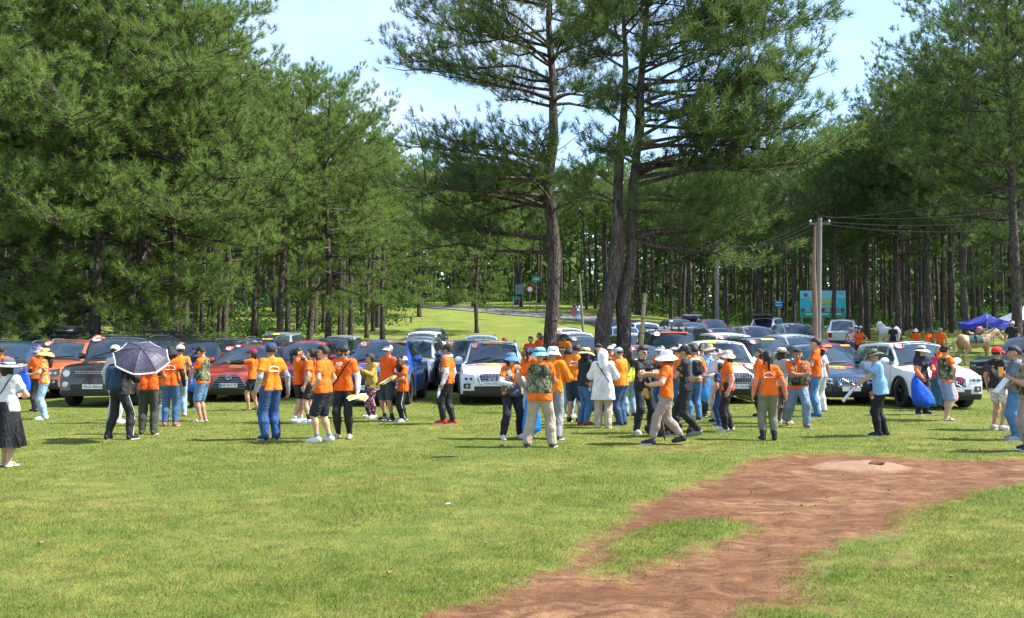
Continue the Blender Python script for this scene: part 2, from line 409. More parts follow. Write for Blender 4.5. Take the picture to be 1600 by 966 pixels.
def smooth_path(P, n):
    P = np.asarray(P, float); t = np.linspace(0, len(P) - 1, n); i = np.clip(t.astype(int), 0, len(P) - 2); u = (t - i)[:, None]
    g = lambda k: P[np.clip(k, 0, len(P) - 1)]
    a, b, c, d = g(i - 1), g(i), g(i + 1), g(i + 2)
    return .5 * ((2 * b) + (c - a) * u + (2 * a - 5 * b + 4 * c - d) * u ** 2 + (-a + 3 * b - 3 * c + d) * u ** 3)
def pine(seed, H, r0, cb, spread, nl, tuft=.42, K=20, w=.02, trunk=None, az_len=None, gaps=(), sub=7, step=.34, top_round=.55, bare=5, droop=0., sides=9, limb_list=None, flat=0.):
    """returns (wood mesh, needle mesh). cb crown base height; az_len(az, z) scales limb length"""
    g = np.random.default_rng(seed); wood = MB(); tufts = []; dirs = []
    if trunk is None:
        lean = g.normal(0, .015 * H, 2); wob = g.normal(0, .12, (6, 2)); wob[0] = 0
        trunk = [[lean[0] * (k / 5) ** 1.5 + wob[k, 0], lean[1] * (k / 5) ** 1.5 + wob[k, 1], H * k / 5] for k in range(6)]
    tp = smooth_path(trunk, 30); u = np.linspace(0, 1, 30)
    rr = r0 * ((1 - u) ** .75 * .93 + .05) + r0 * .45 * np.exp(-u * 60 * H / 20)
    tp2 = tp.copy(); tp2[0, 2] -= .35
    k0 = wood.n; wood.tube(tp2, rr, sides)
    V = wood.V[-1]; V += .07 * r0 / .35 * np.stack([noise3(V * [1, 1, .35], 2.5, seed), noise3(V * [1, 1, .35], 2.5, seed + 5), V[:, 0] * 0], 1)
    def pt(z): return np.array([np.interp(z, tp[:, 2], tp[:, k]) for k in (0, 1, 2)]), np.interp(z, tp[:, 2], rr)
    zs = limb_list or [(cb + (H - cb) * ((k + g.random() * .8) / nl) ** .92, k * 2.399 + g.normal(0, .4), None) for k in range(nl)]
    def put_tufts(P, t0, st):
        Ls = np.linalg.norm(np.diff(P, axis=0), axis=1).sum(); n = max(2, int(Ls * (1 - t0) / (st * 1.5)))
        for t in np.linspace(t0, 1, n):
            q = np.array([np.interp(t, np.linspace(0, 1, len(P)), P[:, k]) for k in range(3)])
            dv = P[-1] - P[-2]; dv /= np.linalg.norm(dv) + 1e-9
            for rep_ in range(3):
                o_ = g.normal(0, .16, 3) * [1, 1, .7] + [0, 0, .04]; tufts.append(q + o_); dirs.append(dv * .55 + np.array([0, 0, .5]) + o_ * 1.5)
    for (z, az, ln) in zs:
        if any(a < z < b for a, b in gaps): continue
        uu = np.clip((z - cb) / (H - cb), 0, 1)
        base, br = pt(z)
        if ln is None:
            ln = spread * ((1 - uu ** 2) ** top_round * .9 + .12) * g.uniform(.65, 1.12) * (.75 + .5 * min(1, uu * 3))
            if az_len: ln *= az_len(az, z)
        if ln < .4: continue
        el = (g.normal(.22, .14) + uu * .5) * (1 - flat) + (g.normal(.22, .24)) * flat - droop * (1 - uu)
        dh = np.array([math.cos(az), math.sin(az), 0])
        sidev = np.array([-dh[1], dh[0], 0]) * g.normal(0, .12) * ln
        P = [base + dh * ln * t + sidev * t * t + np.array([0, 0, ln * (math.sin(el) * t + ((.28 - .25 * droop) * (1 - flat) - .16 * flat) * t * t * (t - .35) - droop * .35 * t * t)]) + g.normal(0, .03 * ln, 3) * (t > 0) * .6 for t in (0, .25, .5, .75, 1)]
        P = smooth_path(P, 9)
        lr = min(br * .5, (.022 - .006 * flat) * ln + .012)
        wood.tube(P, lr * (1 - np.linspace(0, 1, 9) * .85), 5, cap=False)
        ns = max(3, int(sub * ln / 3.2))
        for j in range(ns):
            t = .28 + .72 * (j + g.random()) / ns
            q = np.array([np.interp(t, np.linspace(0, 1, 9), P[:, k]) for k in range(3)])
            sgn = 1 if (j % 2) else -1
            a2 = az + sgn * g.uniform(.45, 1.15)
            l2 = ln * g.uniform(.22, .42) * (1.25 - .6 * t) + .25
            e2 = el * .5 + g.uniform(-.15, .5)
            d2 = np.array([math.cos(a2) * math.cos(e2), math.sin(a2) * math.cos(e2), math.sin(e2)])
            Q = np.array([q, q + d2 * l2 * .5 + [0, 0, .02 * l2], q + d2 * l2 + [0, 0, .12 * l2]])
            wood.tube(Q, lr * .38 * np.array([1, .7, .3]), 3, cap=False)
            put_tufts(smooth_path(Q, 5), .28, step)
        put_tufts(P, .62, step)
    for k in range(bare):                                            # dead snags under the crown
        z = g.uniform(cb * .45, cb); base, br = pt(z); az = g.uniform(0, 6.28); ln = g.uniform(.5, 2.2)
        d = np.array([math.cos(az), math.sin(az), g.uniform(-.25, .3)])
        wood.tube([base, base + d * ln * .5, base + d * ln + [0, 0, g.uniform(-.1, .3)]], [.03, .02, .006], 4, cap=False)
    T = np.array(tufts); D = np.array(dirs); n = len(T)
    sz = tuft * g.uniform(.65, 1.2, n)
    v = g.normal(0, 1, (n, K, 3)); v /= np.linalg.norm(v, axis=2)[..., None]
    v = v + D[:, None] * .95; v /= np.linalg.norm(v, axis=2)[..., None]
    base = T[:, None] + v * .015 + D[:, None] * g.uniform(-.12, .12, (n, K, 1))
    tip = base + v * (sz[:, None] * g.uniform(.55, 1, (n, K)))[..., None]
    s = np.cross(v, g.normal(0, 1, (n, K, 3))); s /= np.linalg.norm(s, axis=2)[..., None]
    ww = w
    V = np.stack([base - s * ww, base + s * ww, tip], 2).reshape(-1, 3)
    nm = mesh('crown', V, [np.arange(len(V)).reshape(-1, 3)], [NEED_A], [0])
    wm = wood.mesh('trunk', [BARK], smooth=True)
    return wm, nm, n
tri_total = 0
VARS = {}
def variant(key, **k):
    global tri_total
    wm, nm, n = pine(**k); VARS[key] = (wm, nm, k['H']); tri_total += len(nm.polygons) + len(wm.polygons) * 2
variant('full1', seed=11, H=20, r0=.27, cb=7.4, spread=4.5, nl=47, K=27, w=.0135, sub=9, step=.42, tuft=.34)
variant('full2', seed=12, H=19, r0=.25, cb=6.2, spread=4.7, nl=47, K=27, w=.0135, sub=9, step=.42, tuft=.34, droop=.25)
variant('full3', seed=13, H=21, r0=.30, cb=8.4, spread=4.2, nl=46, K=27, w=.0135, sub=9, step=.42, tuft=.34)
variant('low1', seed=14, H=18, r0=.26, cb=3.6, spread=4.9, nl=46, K=27, w=.0135, sub=9, step=.42, tuft=.34, droop=.45)
variant('tall1', seed=15, H=22, r0=.24, cb=11.5, spread=3.6, nl=32, K=17, w=.026, sub=7, step=.5, tuft=.44)
variant('tall2', seed=16, H=21, r0=.21, cb=10.5, spread=3.5, nl=32, K=17, w=.026, sub=7, step=.5, tuft=.44)
variant('tall3', seed=17, H=23, r0=.26, cb=12.5, spread=3.7, nl=32, K=17, w=.026, sub=7, step=.5, tuft=.44)
variant('bough', seed=24, H=19, r0=.27, cb=2.7, spread=5.8, nl=58, K=27, w=.0135, sub=9, step=.42, tuft=.36, droop=.5)
TREES = []
SIL = ([-400, 300, 340, 380, 400, 440, 470, 500, 560, 610, 640, 680, 900, 1200, 1250, 1290, 1330, 1380, 1400, 1440, 1480], [-110, -100, 0, 60, 95, 125, 145, 128, 118, 155, 205, 245, 260, 245, 215, 190, 132, 112, 60, 20, -60])
def place_tree(key, x, y, sc=1., rz=0, need=None, label='', group=None, rscale=1.):
    wm, nm, H = VARS[key]
    px_ = CX + F * x / y; px_ += 75 if px_ < 700 else (-65 if px_ > 1100 else 0); ty = np.interp(px_, SIL[0], SIL[1]) + random.uniform(0, 14)
    sc = min(sc, (CAMZ + (HZ - ty) / F * y - gz(x, y)) / H) if key not in ('h1', 'h2', 'h3') else sc
    t = empty('pine_tree', (x, y, gz(x, y)), rz, label, 'tree', group); t.scale = (sc * rscale, sc * rscale, sc)
    a = link('trunk', wm, t); c = link('crown', nm, t, [need or NEED_A]); TREES.append((x, y, t)); return t
# ---------------------------------------------------------------- the big pines in the middle
def px_path(L_, base):
    """(px, py, dy) at depth d -> local trunk points"""
    out = []
    for (px, py, d) in L_:
        x = (px - CX) / F * d; z = CAMZ + (HZ - py) / F * d; out.append([x - base[0], d - base[1], z - base[2]])
    return out
b1 = at(862, 37)
tr1 = px_path([(862, 606, 37), (860, 540, 37), (866, 400, 37), (858, 300, 37.1), (866, 210, 37.2), (862, 100, 37), (858, 0, 37), (864, -90, 37)], b1)
def azl1(az, z):
    c = math.cos(az); return 1.0 + .55 * max(0, -c) - .25 * max(0, c)
def limbs(spec, g):
    out = []
    for (z0, z1, n, a0, a1, l0, l1) in spec:
        for k in range(n): out.append((g.uniform(z0, z1), R(g.uniform(a0, a1)), g.uniform(l0, l1)))
    return out
g1 = np.random.default_rng(5)
L1 = limbs([(6.2, 8.6, 12, 145, 215, 3.6, 6.8), (6.6, 8.8, 7, 225, 320, 2.0, 3.6), (6.8, 8.6, 2, -30, 60, 2.0, 3.4), (4.9, 6.0, 3, 155, 205, 3.6, 5.2), (7.4, 8.6, 2, 60, 130, 2, 4),
            (10.8, 15.6, 20, 130, 230, 3.2, 6.2), (10.8, 16.0, 11, 235, 360, 2.0, 4.2), (10.8, 16.0, 9, 0, 125, 2.0, 3.8)], g1)
wm, nm, n = pine(31, 17.2, .32, 5, 6, 0, tuft=.31, K=30, w=.0085, flat=.75, droop=.10, trunk=tr1, limb_list=L1, sub=9, step=.27, sides=16, bare=7)
VARS['h1'] = (wm, nm, 17); t = place_tree('h1', b1.x, b1.y, need=NEED_B, label='tall lone pine with crooked thick trunk left of the twin pine'); t.location = b1
b2 = at(948, 31)
tr2 = px_path([(938, 619, 31), (940, 540, 31), (950, 470, 31), (964, 400, 31), (966, 300, 31), (974, 200, 31.1), (980, 100, 31.1), (976, 0, 31.1), (984, -110, 31.1)], b2)
b3 = at(972, 31.4)
tr3 = px_path([(962, 618, 31.4), (974, 540, 31.4), (974, 470, 31.4), (986, 400, 31.4), (990, 300, 31.4), (1000, 200, 31.4), (1004, 100, 31.4), (1014, 0, 31.4), (1018, -120, 31.4)], b3)
L2 = limbs([(6.2, 9, 4, 190, 300, 1.4, 2.8), (9.5, 14.5, 12, 120, 250, 1.8, 3.6), (9.5, 14.8, 8, 250, 360, 1.8, 3.6), (9.5, 14.8, 7, 0, 120, 1.8, 3.6), (5.2, 6.5, 2, 200, 330, 1.0, 2.0)], g1)
L3 = limbs([(5.0, 6.6, 7, -40, 30, 3.0, 5.4), (6.6, 9.4, 15, -50, 40, 3.2, 6.2), (9.4, 12.5, 16, -50, 40, 3.2, 6.2), (12.5, 15.2, 13, -50, 40, 2.2, 4.6), (9, 15.5, 4, 50, 160, 2.0, 3.6), (6.0, 9, 4, 240, 310, 1.6, 3.2), (10, 15.5, 4, 190, 300, 1.8, 3.2)], g1)
wm, nm, n = pine(32, 15.5, .29, 5, 5, 0, tuft=.31, K=30, w=.0085, flat=.75, droop=.10, trunk=tr2, limb_list=L2, sub=9, step=.27, sides=16, bare=6)
VARS['h2'] = (wm, nm, 15); t = place_tree('h2', b2.x, b2.y, need=NEED_B, label='left stem of the twin pine with pale scarred bark'); t.location = b2; t['group'] = 'twin pine stems grown together'
wm, nm, n = pine(33, 16, .28, 5, 5, 0, tuft=.36, K=22, w=.012, flat=.75, droop=.18, trunk=tr3, limb_list=L3, sub=9, step=.27, sides=16, bare=6)
VARS['h3'] = (wm, nm, 15); t = place_tree('h3', b3.x, b3.y, need=NEED_B, label='right stem of the twin pine leaning right with long sunlit boughs'); t.location = b3; t['group'] = 'twin pine stems grown together'

# ---------------------------------------------------------------- the forest
def pxd(px, d): return ((px - CX) / F * d, d)
front = [  # px, d, variant, scale, needle, label
 (-20, 41, 'bough', 1.12, 0), (70, 46, 'bough', 1.1, 0), (40, 54, 'full3', 1.1, 0), (105, 58, 'full1', 1.1, 0), (150, 43, 'bough', 1.12, 0), (222, 45, 'bough', 1.1, 0),
 (272, 46, 'full1', 1.12, 0), (300, 56, 'full3', 1.15, 0), (352, 50, 'full2', 1.05, 0), (398, 62, 'full1', .98, 0), (437, 56, 'full3', .93, 0), (482, 63, 'full2', .93, 0),
 (512, 58, 'low1', .95, 0), (548, 66, 'full1', .92, 0), (598, 74, 'low1', .9, 0), (655, 104, 'low1', .95, 0), (745, 85, 'low1', .75, 0),
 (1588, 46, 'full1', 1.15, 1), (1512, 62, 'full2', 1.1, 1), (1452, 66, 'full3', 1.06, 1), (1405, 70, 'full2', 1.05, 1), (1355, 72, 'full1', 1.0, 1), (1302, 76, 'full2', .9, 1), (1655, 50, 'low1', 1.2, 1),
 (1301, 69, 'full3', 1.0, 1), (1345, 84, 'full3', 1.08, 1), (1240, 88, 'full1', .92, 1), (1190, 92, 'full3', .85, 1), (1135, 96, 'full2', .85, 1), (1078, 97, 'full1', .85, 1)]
sides_lbl = []
def lbl_for(px, d, i, front_=True):
    side = 'left' if px < 620 else ('middle' if px < 1040 else 'right')
    return side
names_front = ['pine with low sunlit boughs cut off by the left edge of the photo', 'thick pine at the left edge behind the dark cars', 'pine behind the car with the roof box', 'slim pine behind the white pickup at far left',
 'wide pale green pine with drooping boughs over the black boxy car', 'drooping pine behind the black umbrella', 'pine with dark straight trunk between umbrella and red crossover', 'tall pine rising beyond the silver car at left',
 'drooping pine behind the red crossover', 'pine at the shoulder of the left skyline', 'narrow pine behind the pink red car', 'drooping pine beside the last big trunks of the left forest', 'low boughed pine left of the blue pickup',
 'round topped pine standing out against the sky at the left forest end', 'bushy pine with boughs touching the slope above the blue pickup', 'far bushy pine beside the road at the meadow top', 'small lone pine on the green meadow in front of the road',
 'massive dark pine at the right edge behind the pickup', 'dark drooping pine above the palomino horse', 'dark pine behind the men in orange at right', 'drooping dark pine over the white horse', 'dark pine right of the billboard', 'drooping pine right behind the billboard',
 'huge dark pine cut off by the right edge of the photo', 'dark pine trunk standing right in front of the billboard', 'tall pine making the highest point of the right skyline', 'pine left of the billboard behind the white hatchback', 'pine between the concrete pole and the small blue sign', 'pine behind the left concrete pole', 'pine with thick grey trunk right of the bamboo stake']
taken = []
MARKS = [(-420, 'beyond the left edge of the photo'), (0, 'behind the dark pickup with the light bar'), (50, 'behind the car with the roof box'), (100, 'behind the white pickup at far left'), (150, 'behind the black boxy off roader'), (205, 'behind the open umbrella'), (262, 'behind the black bucket hat'),
 (310, 'behind the man reading a paper'), (355, 'behind the copper red suv'), (405, 'behind the pale green suv'), (450, 'behind the rose red suv'), (500, 'behind the tall man in glasses'), (545, 'behind the left edge of the blue pickup'), (590, 'above the blue pickup'), (640, 'above the column of cars'), (690, 'above the man in red shoes'), (740, 'beside the lone meadow pine'), (785, 'above the white suv in the centre'),
 (835, 'left of the lone crooked pine'), (885, 'right of the lone crooked pine'), (925, 'left of the twin pine'), (985, 'right of the twin pine'), (1025, 'behind the bamboo stake'), (1070, 'above the off roader with spot lamps'), (1110, 'at the left concrete pole'), (1160, 'between left pole and small blue sign'), (1210, 'above the white hatchback'), (1262, 'at the right concrete pole'),
 (1310, 'behind the billboard'), (1345, 'above the deep red car'), (1390, 'above the white horse'), (1435, 'above the three people in orange'), (1485, 'left of the blue tent'), (1535, 'behind the blue tent'), (1590, 'behind the pale tent'), (1640, 'beyond the right edge of the photo')]
seen_lbl = {}
def forest_label(px, d, k):
    mk_ = min(MARKS, key=lambda m: abs(m[0] - px))[1]
    dp = ['in the front rows', 'in the second rows', 'in the middle rows', 'deep in the forest', 'in the farthest rows'][int(np.clip((d - 55) / 27, 0, 4.99))]
    sz = {'tall1': 'straight slender', 'tall2': 'thin bare stemmed', 'tall3': 'tall high crowned', 'full3': 'full crowned'}[k]
    return ' '.join(('%s pine %s %s' % (sz, dp, mk_)).split()[:16])
for (px, d, k, sc, nd), lb in zip(front, names_front):
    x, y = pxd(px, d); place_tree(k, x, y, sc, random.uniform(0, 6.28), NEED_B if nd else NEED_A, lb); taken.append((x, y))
def inside(px, d):
    if px < 600: e = np.interp(px, [-400, 0, 300, 450, 600], [44, 50, 56, 64, 78]); return d > e
    if px < 1040: e = np.interp(px, [600, 700, 850, 950, 1040], [118, 126, 116, 112, 104]); return d > e
    e = np.interp(px, [1040, 1150, 1250, 1320, 1600, 1900], [103, 96, 90, 78, 62, 50]); return d > e
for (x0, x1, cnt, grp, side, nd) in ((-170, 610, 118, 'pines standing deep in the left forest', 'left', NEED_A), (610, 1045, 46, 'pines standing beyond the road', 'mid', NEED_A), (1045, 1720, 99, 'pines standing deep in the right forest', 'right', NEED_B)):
    n = 0; tries = 0
    while n < cnt and tries < 9000:
        tries += 1
        px = random.uniform(x0, x1); d = 44 + 150 * random.random() ** 1.6
        if side == 'mid': d = random.uniform(100, 190)
        if not inside(px, d): continue
        x, y = pxd(px, d)
        if any((x - a) ** 2 + (y - b) ** 2 < (3.0 + .012 * d) ** 2 for a, b in taken): continue
        taken.append((x, y)); n += 1
        k = random.choice(['tall1', 'tall2', 'tall3', 'tall1', 'tall3', 'full3'])
        sc = random.uniform(.82, 1.0) if side != 'mid' else random.uniform(.78, .92)
        if px > 430 and px < 620: sc *= .85
        lb = forest_label(px, d, k)
        place_tree(k, x, y, sc, random.uniform(0, 6.28), nd if random.random() < .8 else NEED_B, lb, grp, rscale=random.uniform(.85, 1.15))
print('TREES', len(TREES), 'unique tree tris', tri_total)

def make_far_wood():
    """the woodland mass behind the last trunks and the undergrowth between them"""
    g = np.random.default_rng(3); V = []; 
    # crowns
    n = 900; px = g.uniform(-500, 2100, n); d = g.uniform(150, 250, n); x = (px - CX) / F * d; z0 = ground_z(x, d)
    h = g.uniform(14, 20, n); 
    K = 130
    c = np.stack([x, d, z0], 1)[:, None] + np.zeros((n, K, 3)); t = g.uniform(.0, 1, (n, K)) ** 1.15; rad = 4.6 * np.sqrt(np.clip(1 - (t - .3) ** 2 / .5, 0.05, 1)) * np.sqrt(g.random((n, K))); a = g.uniform(0, 6.28, (n, K))
    c[..., 0] += rad * np.cos(a); c[..., 1] += rad * np.sin(a); c[..., 2] += t * h[:, None]
    c = c.reshape(-1, 3); m = len(c)
    def tri(c, s):
        m = len(c); return c[:, None] + g.normal(0, 1, (m, 3, 3)) * s
    V = tri(c, .55).reshape(-1, 3)
    me = mesh('far_woodland', V, [np.arange(len(V)).reshape(-1, 3)], [NEED_B], [0])
    tag(link('far_woodland', me), 'mass of far pine woodland behind the last trunks', 'woodland', kind='stuff')
    # the trunks past the nearest few hundred
    mb = MB(); cnt = 0
    while cnt < 430:
        px = g.uniform(-300, 1900); d = g.uniform(70, 165)
        lim = np.interp(px, [-450, 0, 300, 450, 600, 640, 850, 1040, 1150, 1300, 1600, 2050], [62, 62, 66, 72, 88, 128, 124, 108, 100, 88, 72, 60])
        if d < lim: continue
        x, y = pxd(px, d); z = gz(x, y); h = g.uniform(14, 18); r = g.uniform(.15, .27); ln = g.normal(0, .25, 2)
        mb.tube([(x, y, z - .3), (x + ln[0] * .5, y, z + h * .5), (x + ln[0], y + ln[1], z + h)], [r, r * .7, r * .3], 6, cap=False); cnt += 1
    tag(link('distant_trunks', mb.mesh('distant_trunks', [BARK], smooth=True)), 'crowded dark trunks of the pines farther inside the forest', 'tree trunks', kind='stuff')
    n = 2000; px = g.uniform(-450, 2050, n); d = g.uniform(66, 175, n); lim = np.interp(px, [-450, 0, 450, 600, 700, 850, 1040, 1150, 1300, 1600, 2050], [66, 66, 76, 92, 130, 130, 112, 100, 92, 80, 70]); k = d > lim; px = px[k]; d = d[k]; n = len(px)
    x = (px - CX) / F * d; z0 = ground_z(x, d); K = 70; h = g.uniform(.3, 2.2, n) * np.clip((d - 55) / 60, .3, 1.4)
    c = np.stack([x, d, z0], 1)[:, None] + g.normal(0, 1, (n, K, 3)) * np.array([1.3, 1.1, 0]); c[..., 2] += h[:, None] * g.random((n, K)) ** .8
    V = tri(c.reshape(-1, 3), .13).reshape(-1, 3)
    me = mesh('undergrowth', V, [np.arange(len(V)).reshape(-1, 3)], [M_needles('undergrowth_leaves', (.035, .085, .022), (.065, .135, .032), (.11, .19, .045))], [0])
    tag(link('undergrowth', me), 'light green undergrowth between the forest trunks', 'undergrowth', kind='stuff')
make_far_wood()
# ---------------------------------------------------------------- cars
def paint(name, col, metal=.0, rough=.32):
    key = 'paint_' + name
    if key in MATS: return MATS[key]
    m, nt, b = nodes_of(key)
    co = nt.nodes.new('ShaderNodeTexCoord').outputs['Object']
    sx = nt.nodes.new('ShaderNodeSeparateXYZ'); nt.links.new(co, sx.inputs[0])
    dust = math_(nt, 'MULTIPLY', ramp(nt, sx.outputs[2], [(.25, (1, 1, 1)), (.85, (0, 0, 0))]), ramp(nt, noise(nt, 5, 5, .65, co), [(.35, (.02, .02, .02)), (.75, (.4, .4, .4))]))
    c = mixc(nt, dust, col, (.26, .19, .13))
    nt.links.new(c, b.inputs['Base Color']); b.inputs['Metallic'].default_value = metal
    r = math_(nt, 'ADD', math_(nt, 'MULTIPLY', dust, .5), rough); nt.links.new(r, b.inputs['Roughness'])
    b.inputs['Coat Weight'].default_value = .8; b.inputs['Coat Roughness'].default_value = .05
    MATS[key] = m; return m
def glass_mat():
    m, nt, b = nodes_of('car_glass'); f = noise(nt, 2.2, 3)
    nt.links.new(mixc(nt, f, (.010, .022, .034), (.03, .055, .08)), b.inputs['Base Color'])
    b.inputs['Roughness'].default_value = .03; b.inputs['Specular IOR Level'].default_value = 1.0; b.inputs['Coat Weight'].default_value = .5; return m
GLASS = glass_mat()
BLACKP = plain('black_plastic', (.018, .018, .019), .55, vs=9)
TYRE = plain('tyre_rubber', (.02, .019, .018), .85, vs=20, var=.3)
RIM = plain('rim_alloy', (.35, .35, .36), .3, .9)
RIMB = plain('rim_black', (.03, .03, .032), .35, .5)
CHROME = plain('chrome_trim', (.62, .63, .65), .16, 1, var=.03)
LAMP = plain('lamp_glass', (.50, .53, .56), .08, .35, coat=1, vs=25, var=.35)
LAMPD = plain('lamp_dark', (.06, .065, .07), .1, .2, coat=1, vs=25, var=.5)
WHITEP = plain('plate_white', (.72, .73, .72), .5)
INKB = plain('ink_black', (.02, .02, .025), .6)
INKR = plain('ink_red', (.62, .035, .03), .5)
DECO = plain('decal_orange', (.85, .33, .04), .5)
DECY = plain('decal_yellow', (.85, .55, .08), .5)
DECR = plain('decal_red', (.78, .07, .04), .5)
DECB = plain('decal_blue', (.08, .30, .62), .5)
TAIL = plain('tail_lamp', (.30, .012, .012), .15, coat=1)

def text_mesh(s, size, mat, depth=.003, align='CENTER'):
    cu = bpy.data.curves.new('lettering', 'FONT'); cu.body = s; cu.size = size; cu.extrude = depth; cu.align_x = align; cu.align_y = 'CENTER'; cu.resolution_u = 2
    o = bpy.data.objects.new('lettering', cu); COL.objects.link(o)
    me = bpy.data.meshes.new_from_object(o.evaluated_get(bpy.context.evaluated_depsgraph_get()))
    bpy.data.objects.remove(o); bpy.data.curves.remove(cu); me.materials.clear(); me.materials.append(mat); return me

KINDS = dict(
 suv=dict(L=4.75, W=.94, H=1.78, zn=.98, zc=1.14, cowl=1.22, head=1.95, rend=4.0, tail=4.6, belt=1.10, rw=.72, wr=.37, fx=.90, rx=3.75, deck=1.06, gc=.30),
 boxy=dict(L=4.8, W=1.0, H=1.94, zn=1.14, zc=1.22, cowl=1.42, head=1.86, rend=4.6, tail=4.78, belt=1.22, rw=.80, wr=.41, fx=.88, rx=3.9, deck=1.2, gc=.36),
 pickup=dict(L=5.35, W=.96, H=1.83, zn=1.04, zc=1.18, cowl=1.35, head=2.08, rend=3.3, tail=3.62, belt=1.14, rw=.70, wr=.40, fx=.95, rx=4.2, deck=1.16, gc=.36),
 cross=dict(L=4.8, W=.95, H=1.68, zn=.90, zc=1.08, cowl=1.22, head=2.1, rend=3.7, tail=4.55, belt=1.05, rw=.70, wr=.37, fx=.92, rx=3.78, deck=1.08, gc=.27),
 sedan=dict(L=4.5, W=.88, H=1.48, zn=.72, zc=.93, cowl=1.20, head=2.05, rend=3.2, tail=3.95, belt=.92, rw=.68, wr=.32, fx=.85, rx=3.5, deck=1.0, gc=.22),
)
class Car:
    """the surface of one kind of car: nose towards -y, origin on the ground under the middle of the nose"""
    def __init__(s, k): s.__dict__.update(KINDS[k]); s.kind = k
    def ztop(s, t):
        return float(np.interp(t, [0, .05, .16, .5, s.cowl, s.head - .12, s.head + .1, (s.head + s.rend) / 2, s.rend, s.tail, s.tail + .12, s.L],
            [s.zn - .10, s.zn - .035, s.zn, s.zn + (s.zc - s.zn) * .55, s.zc, s.H - .075, s.H - .015, s.H, s.H - .05, s.deck + .03, s.deck, s.deck - .02]))
    def yr(s, t):
        return float(np.interp(t, [0, .3, s.cowl, s.head, s.rend, s.tail, s.L], np.array([.84, .88, .87, s.rw, s.rw, .80 if s.kind != 'pickup' else .93, .82 if s.kind != 'pickup' else .93]) * s.W))
    def w(s, t): return float(np.interp(t, [0, .12, .35, .7, s.L - .6, s.L], np.array([.90, .95, .985, 1, 1, .93]) * s.W))
    def zb(s, t):
        z = float(np.interp(t, [0, .25, s.L - .4, s.L], [s.gc, s.gc - .04, s.gc - .04, s.gc + .12])); R_ = s.wr + .075
        for x in (s.fx, s.rx):
            if abs(t - x) < R_: z = max(z, s.wr + math.sqrt(R_ ** 2 - (t - x) ** 2) * .98)
        return z
    def crown(s, t): return float(np.interp(t, [0, s.cowl, s.head, s.rend, s.L], [.05, .05, .07, .07, .03]))
    def zbelt(s, t):
        top = s.ztop(t) - s.crown(t)
        return min(float(np.interp(t, [0, .3, s.cowl, s.rend, s.L], [s.zn - .20, s.zn - .08, s.belt, s.belt + .05, s.belt + .02])), top - .03)
    def warp(s, t, y, z):
        f = math.exp(-(t / .42) ** 2); off = float(np.interp(z, [.2, .35, .6, s.zn - .15, s.zn + .05], [.10, .0, .0, .05, .16 if s.kind != 'boxy' else .04]))
        b = .15 if s.kind != 'boxy' else .07
        t2 = t + off * f - b * (1 - min(1, (y / s.W) ** 2)) * f + .02
        g = math.exp(-((s.L - t) / .3) ** 2); t2 += (.08 * (1 - min(1, (y / s.W) ** 2)) - .10 * max(0, z - s.belt)) * g
        if s.cowl - .05 < t < s.head + .6: t2 -= .07 * (1 - min(1, (y / (.7 * s.W)) ** 2)) * min(1, max(0, (z - s.zc)) * 6)   # windscreen bow
        return t2
    def side_pts(s, t):
        w, zb, zt, cr_, be = s.w(t), s.zb(t), s.ztop(t), s.crown(t), s.zbelt(t); zm = min(max(.66 * s.belt, zb + .03), be - .06)
        return [(.90 * w, zb), (.985 * w, zb + .02), (w, zm), (.992 * w, (zm + be) / 2), (.965 * w, be), (s.yr(t), zt - cr_)]
    VS = (-1, -.66, -.33, 0, .33, .66, 1)
    def ring(s, t):
        sp = s.side_pts(t); cr_ = s.crown(t); zt = s.ztop(t); yr = s.yr(t); P = []
        for (y, z) in sp[:5]: P.append((y, z))
        for v in s.VS[::-1]: P.append((yr * v, zt - cr_ * v * v))
        for (y, z) in sp[:5][::-1]: P.append((-y, z))
        for v in s.VS[1:-1]: P.append((v * sp[0][0], sp[0][1]))
        return [(y, s.warp(t, y, z), z) for (y, z) in P]
    def body(s):
        ts = set([0, .05, .1, .16, .25, .5, s.cowl, s.head - .12, s.head + .1, (s.head + s.rend) / 2, s.rend, s.tail, s.tail + .12, s.L - .3, s.L - .12, s.L])
        R_ = s.wr + .075
        for x in (s.fx, s.rx):
            for k in range(-7, 8): ts.add(x + R_ * math.sin(k / 7 * math.pi / 2) * .9999)
        ts = sorted(ts); ts = [ts[0]] + [b for a, b in zip(ts, ts[1:]) if b - a > .012]
        G = np.array([s.ring(t) for t in ts]); n = G.shape[1]
        mb = MB(); i = np.arange(len(ts) - 1)[:, None] * n; j = np.arange(n)[None]; k = (j + 1) % n
        mb.add(G.reshape(-1, 3), np.stack([i + j, i + n + j, i + n + k, i + k], -1).reshape(-1, 4))
        for t, fl in ((0, 1), (s.L, -1)):                             # nose and tail
            sp = s.side_pts(t); rows = []
            for r in range(6):
                y, z = sp[r]; zt = s.ztop(t)
                rows.append([(v * y, s.warp(t, v * y, (zt - s.crown(t) * v * v) if r == 5 else z), (zt - s.crown(t) * v * v) if r == 5 else z) for v in s.VS])
            mb.grid(np.array(rows)[:, ::fl])
        return mb
    def fp(s, y, z, o=.01): return (y, s.warp(0, y, z) - o, z)
    def rp(s, y, z, o=.01): return (y, s.warp(s.L, y, z) + o, z)
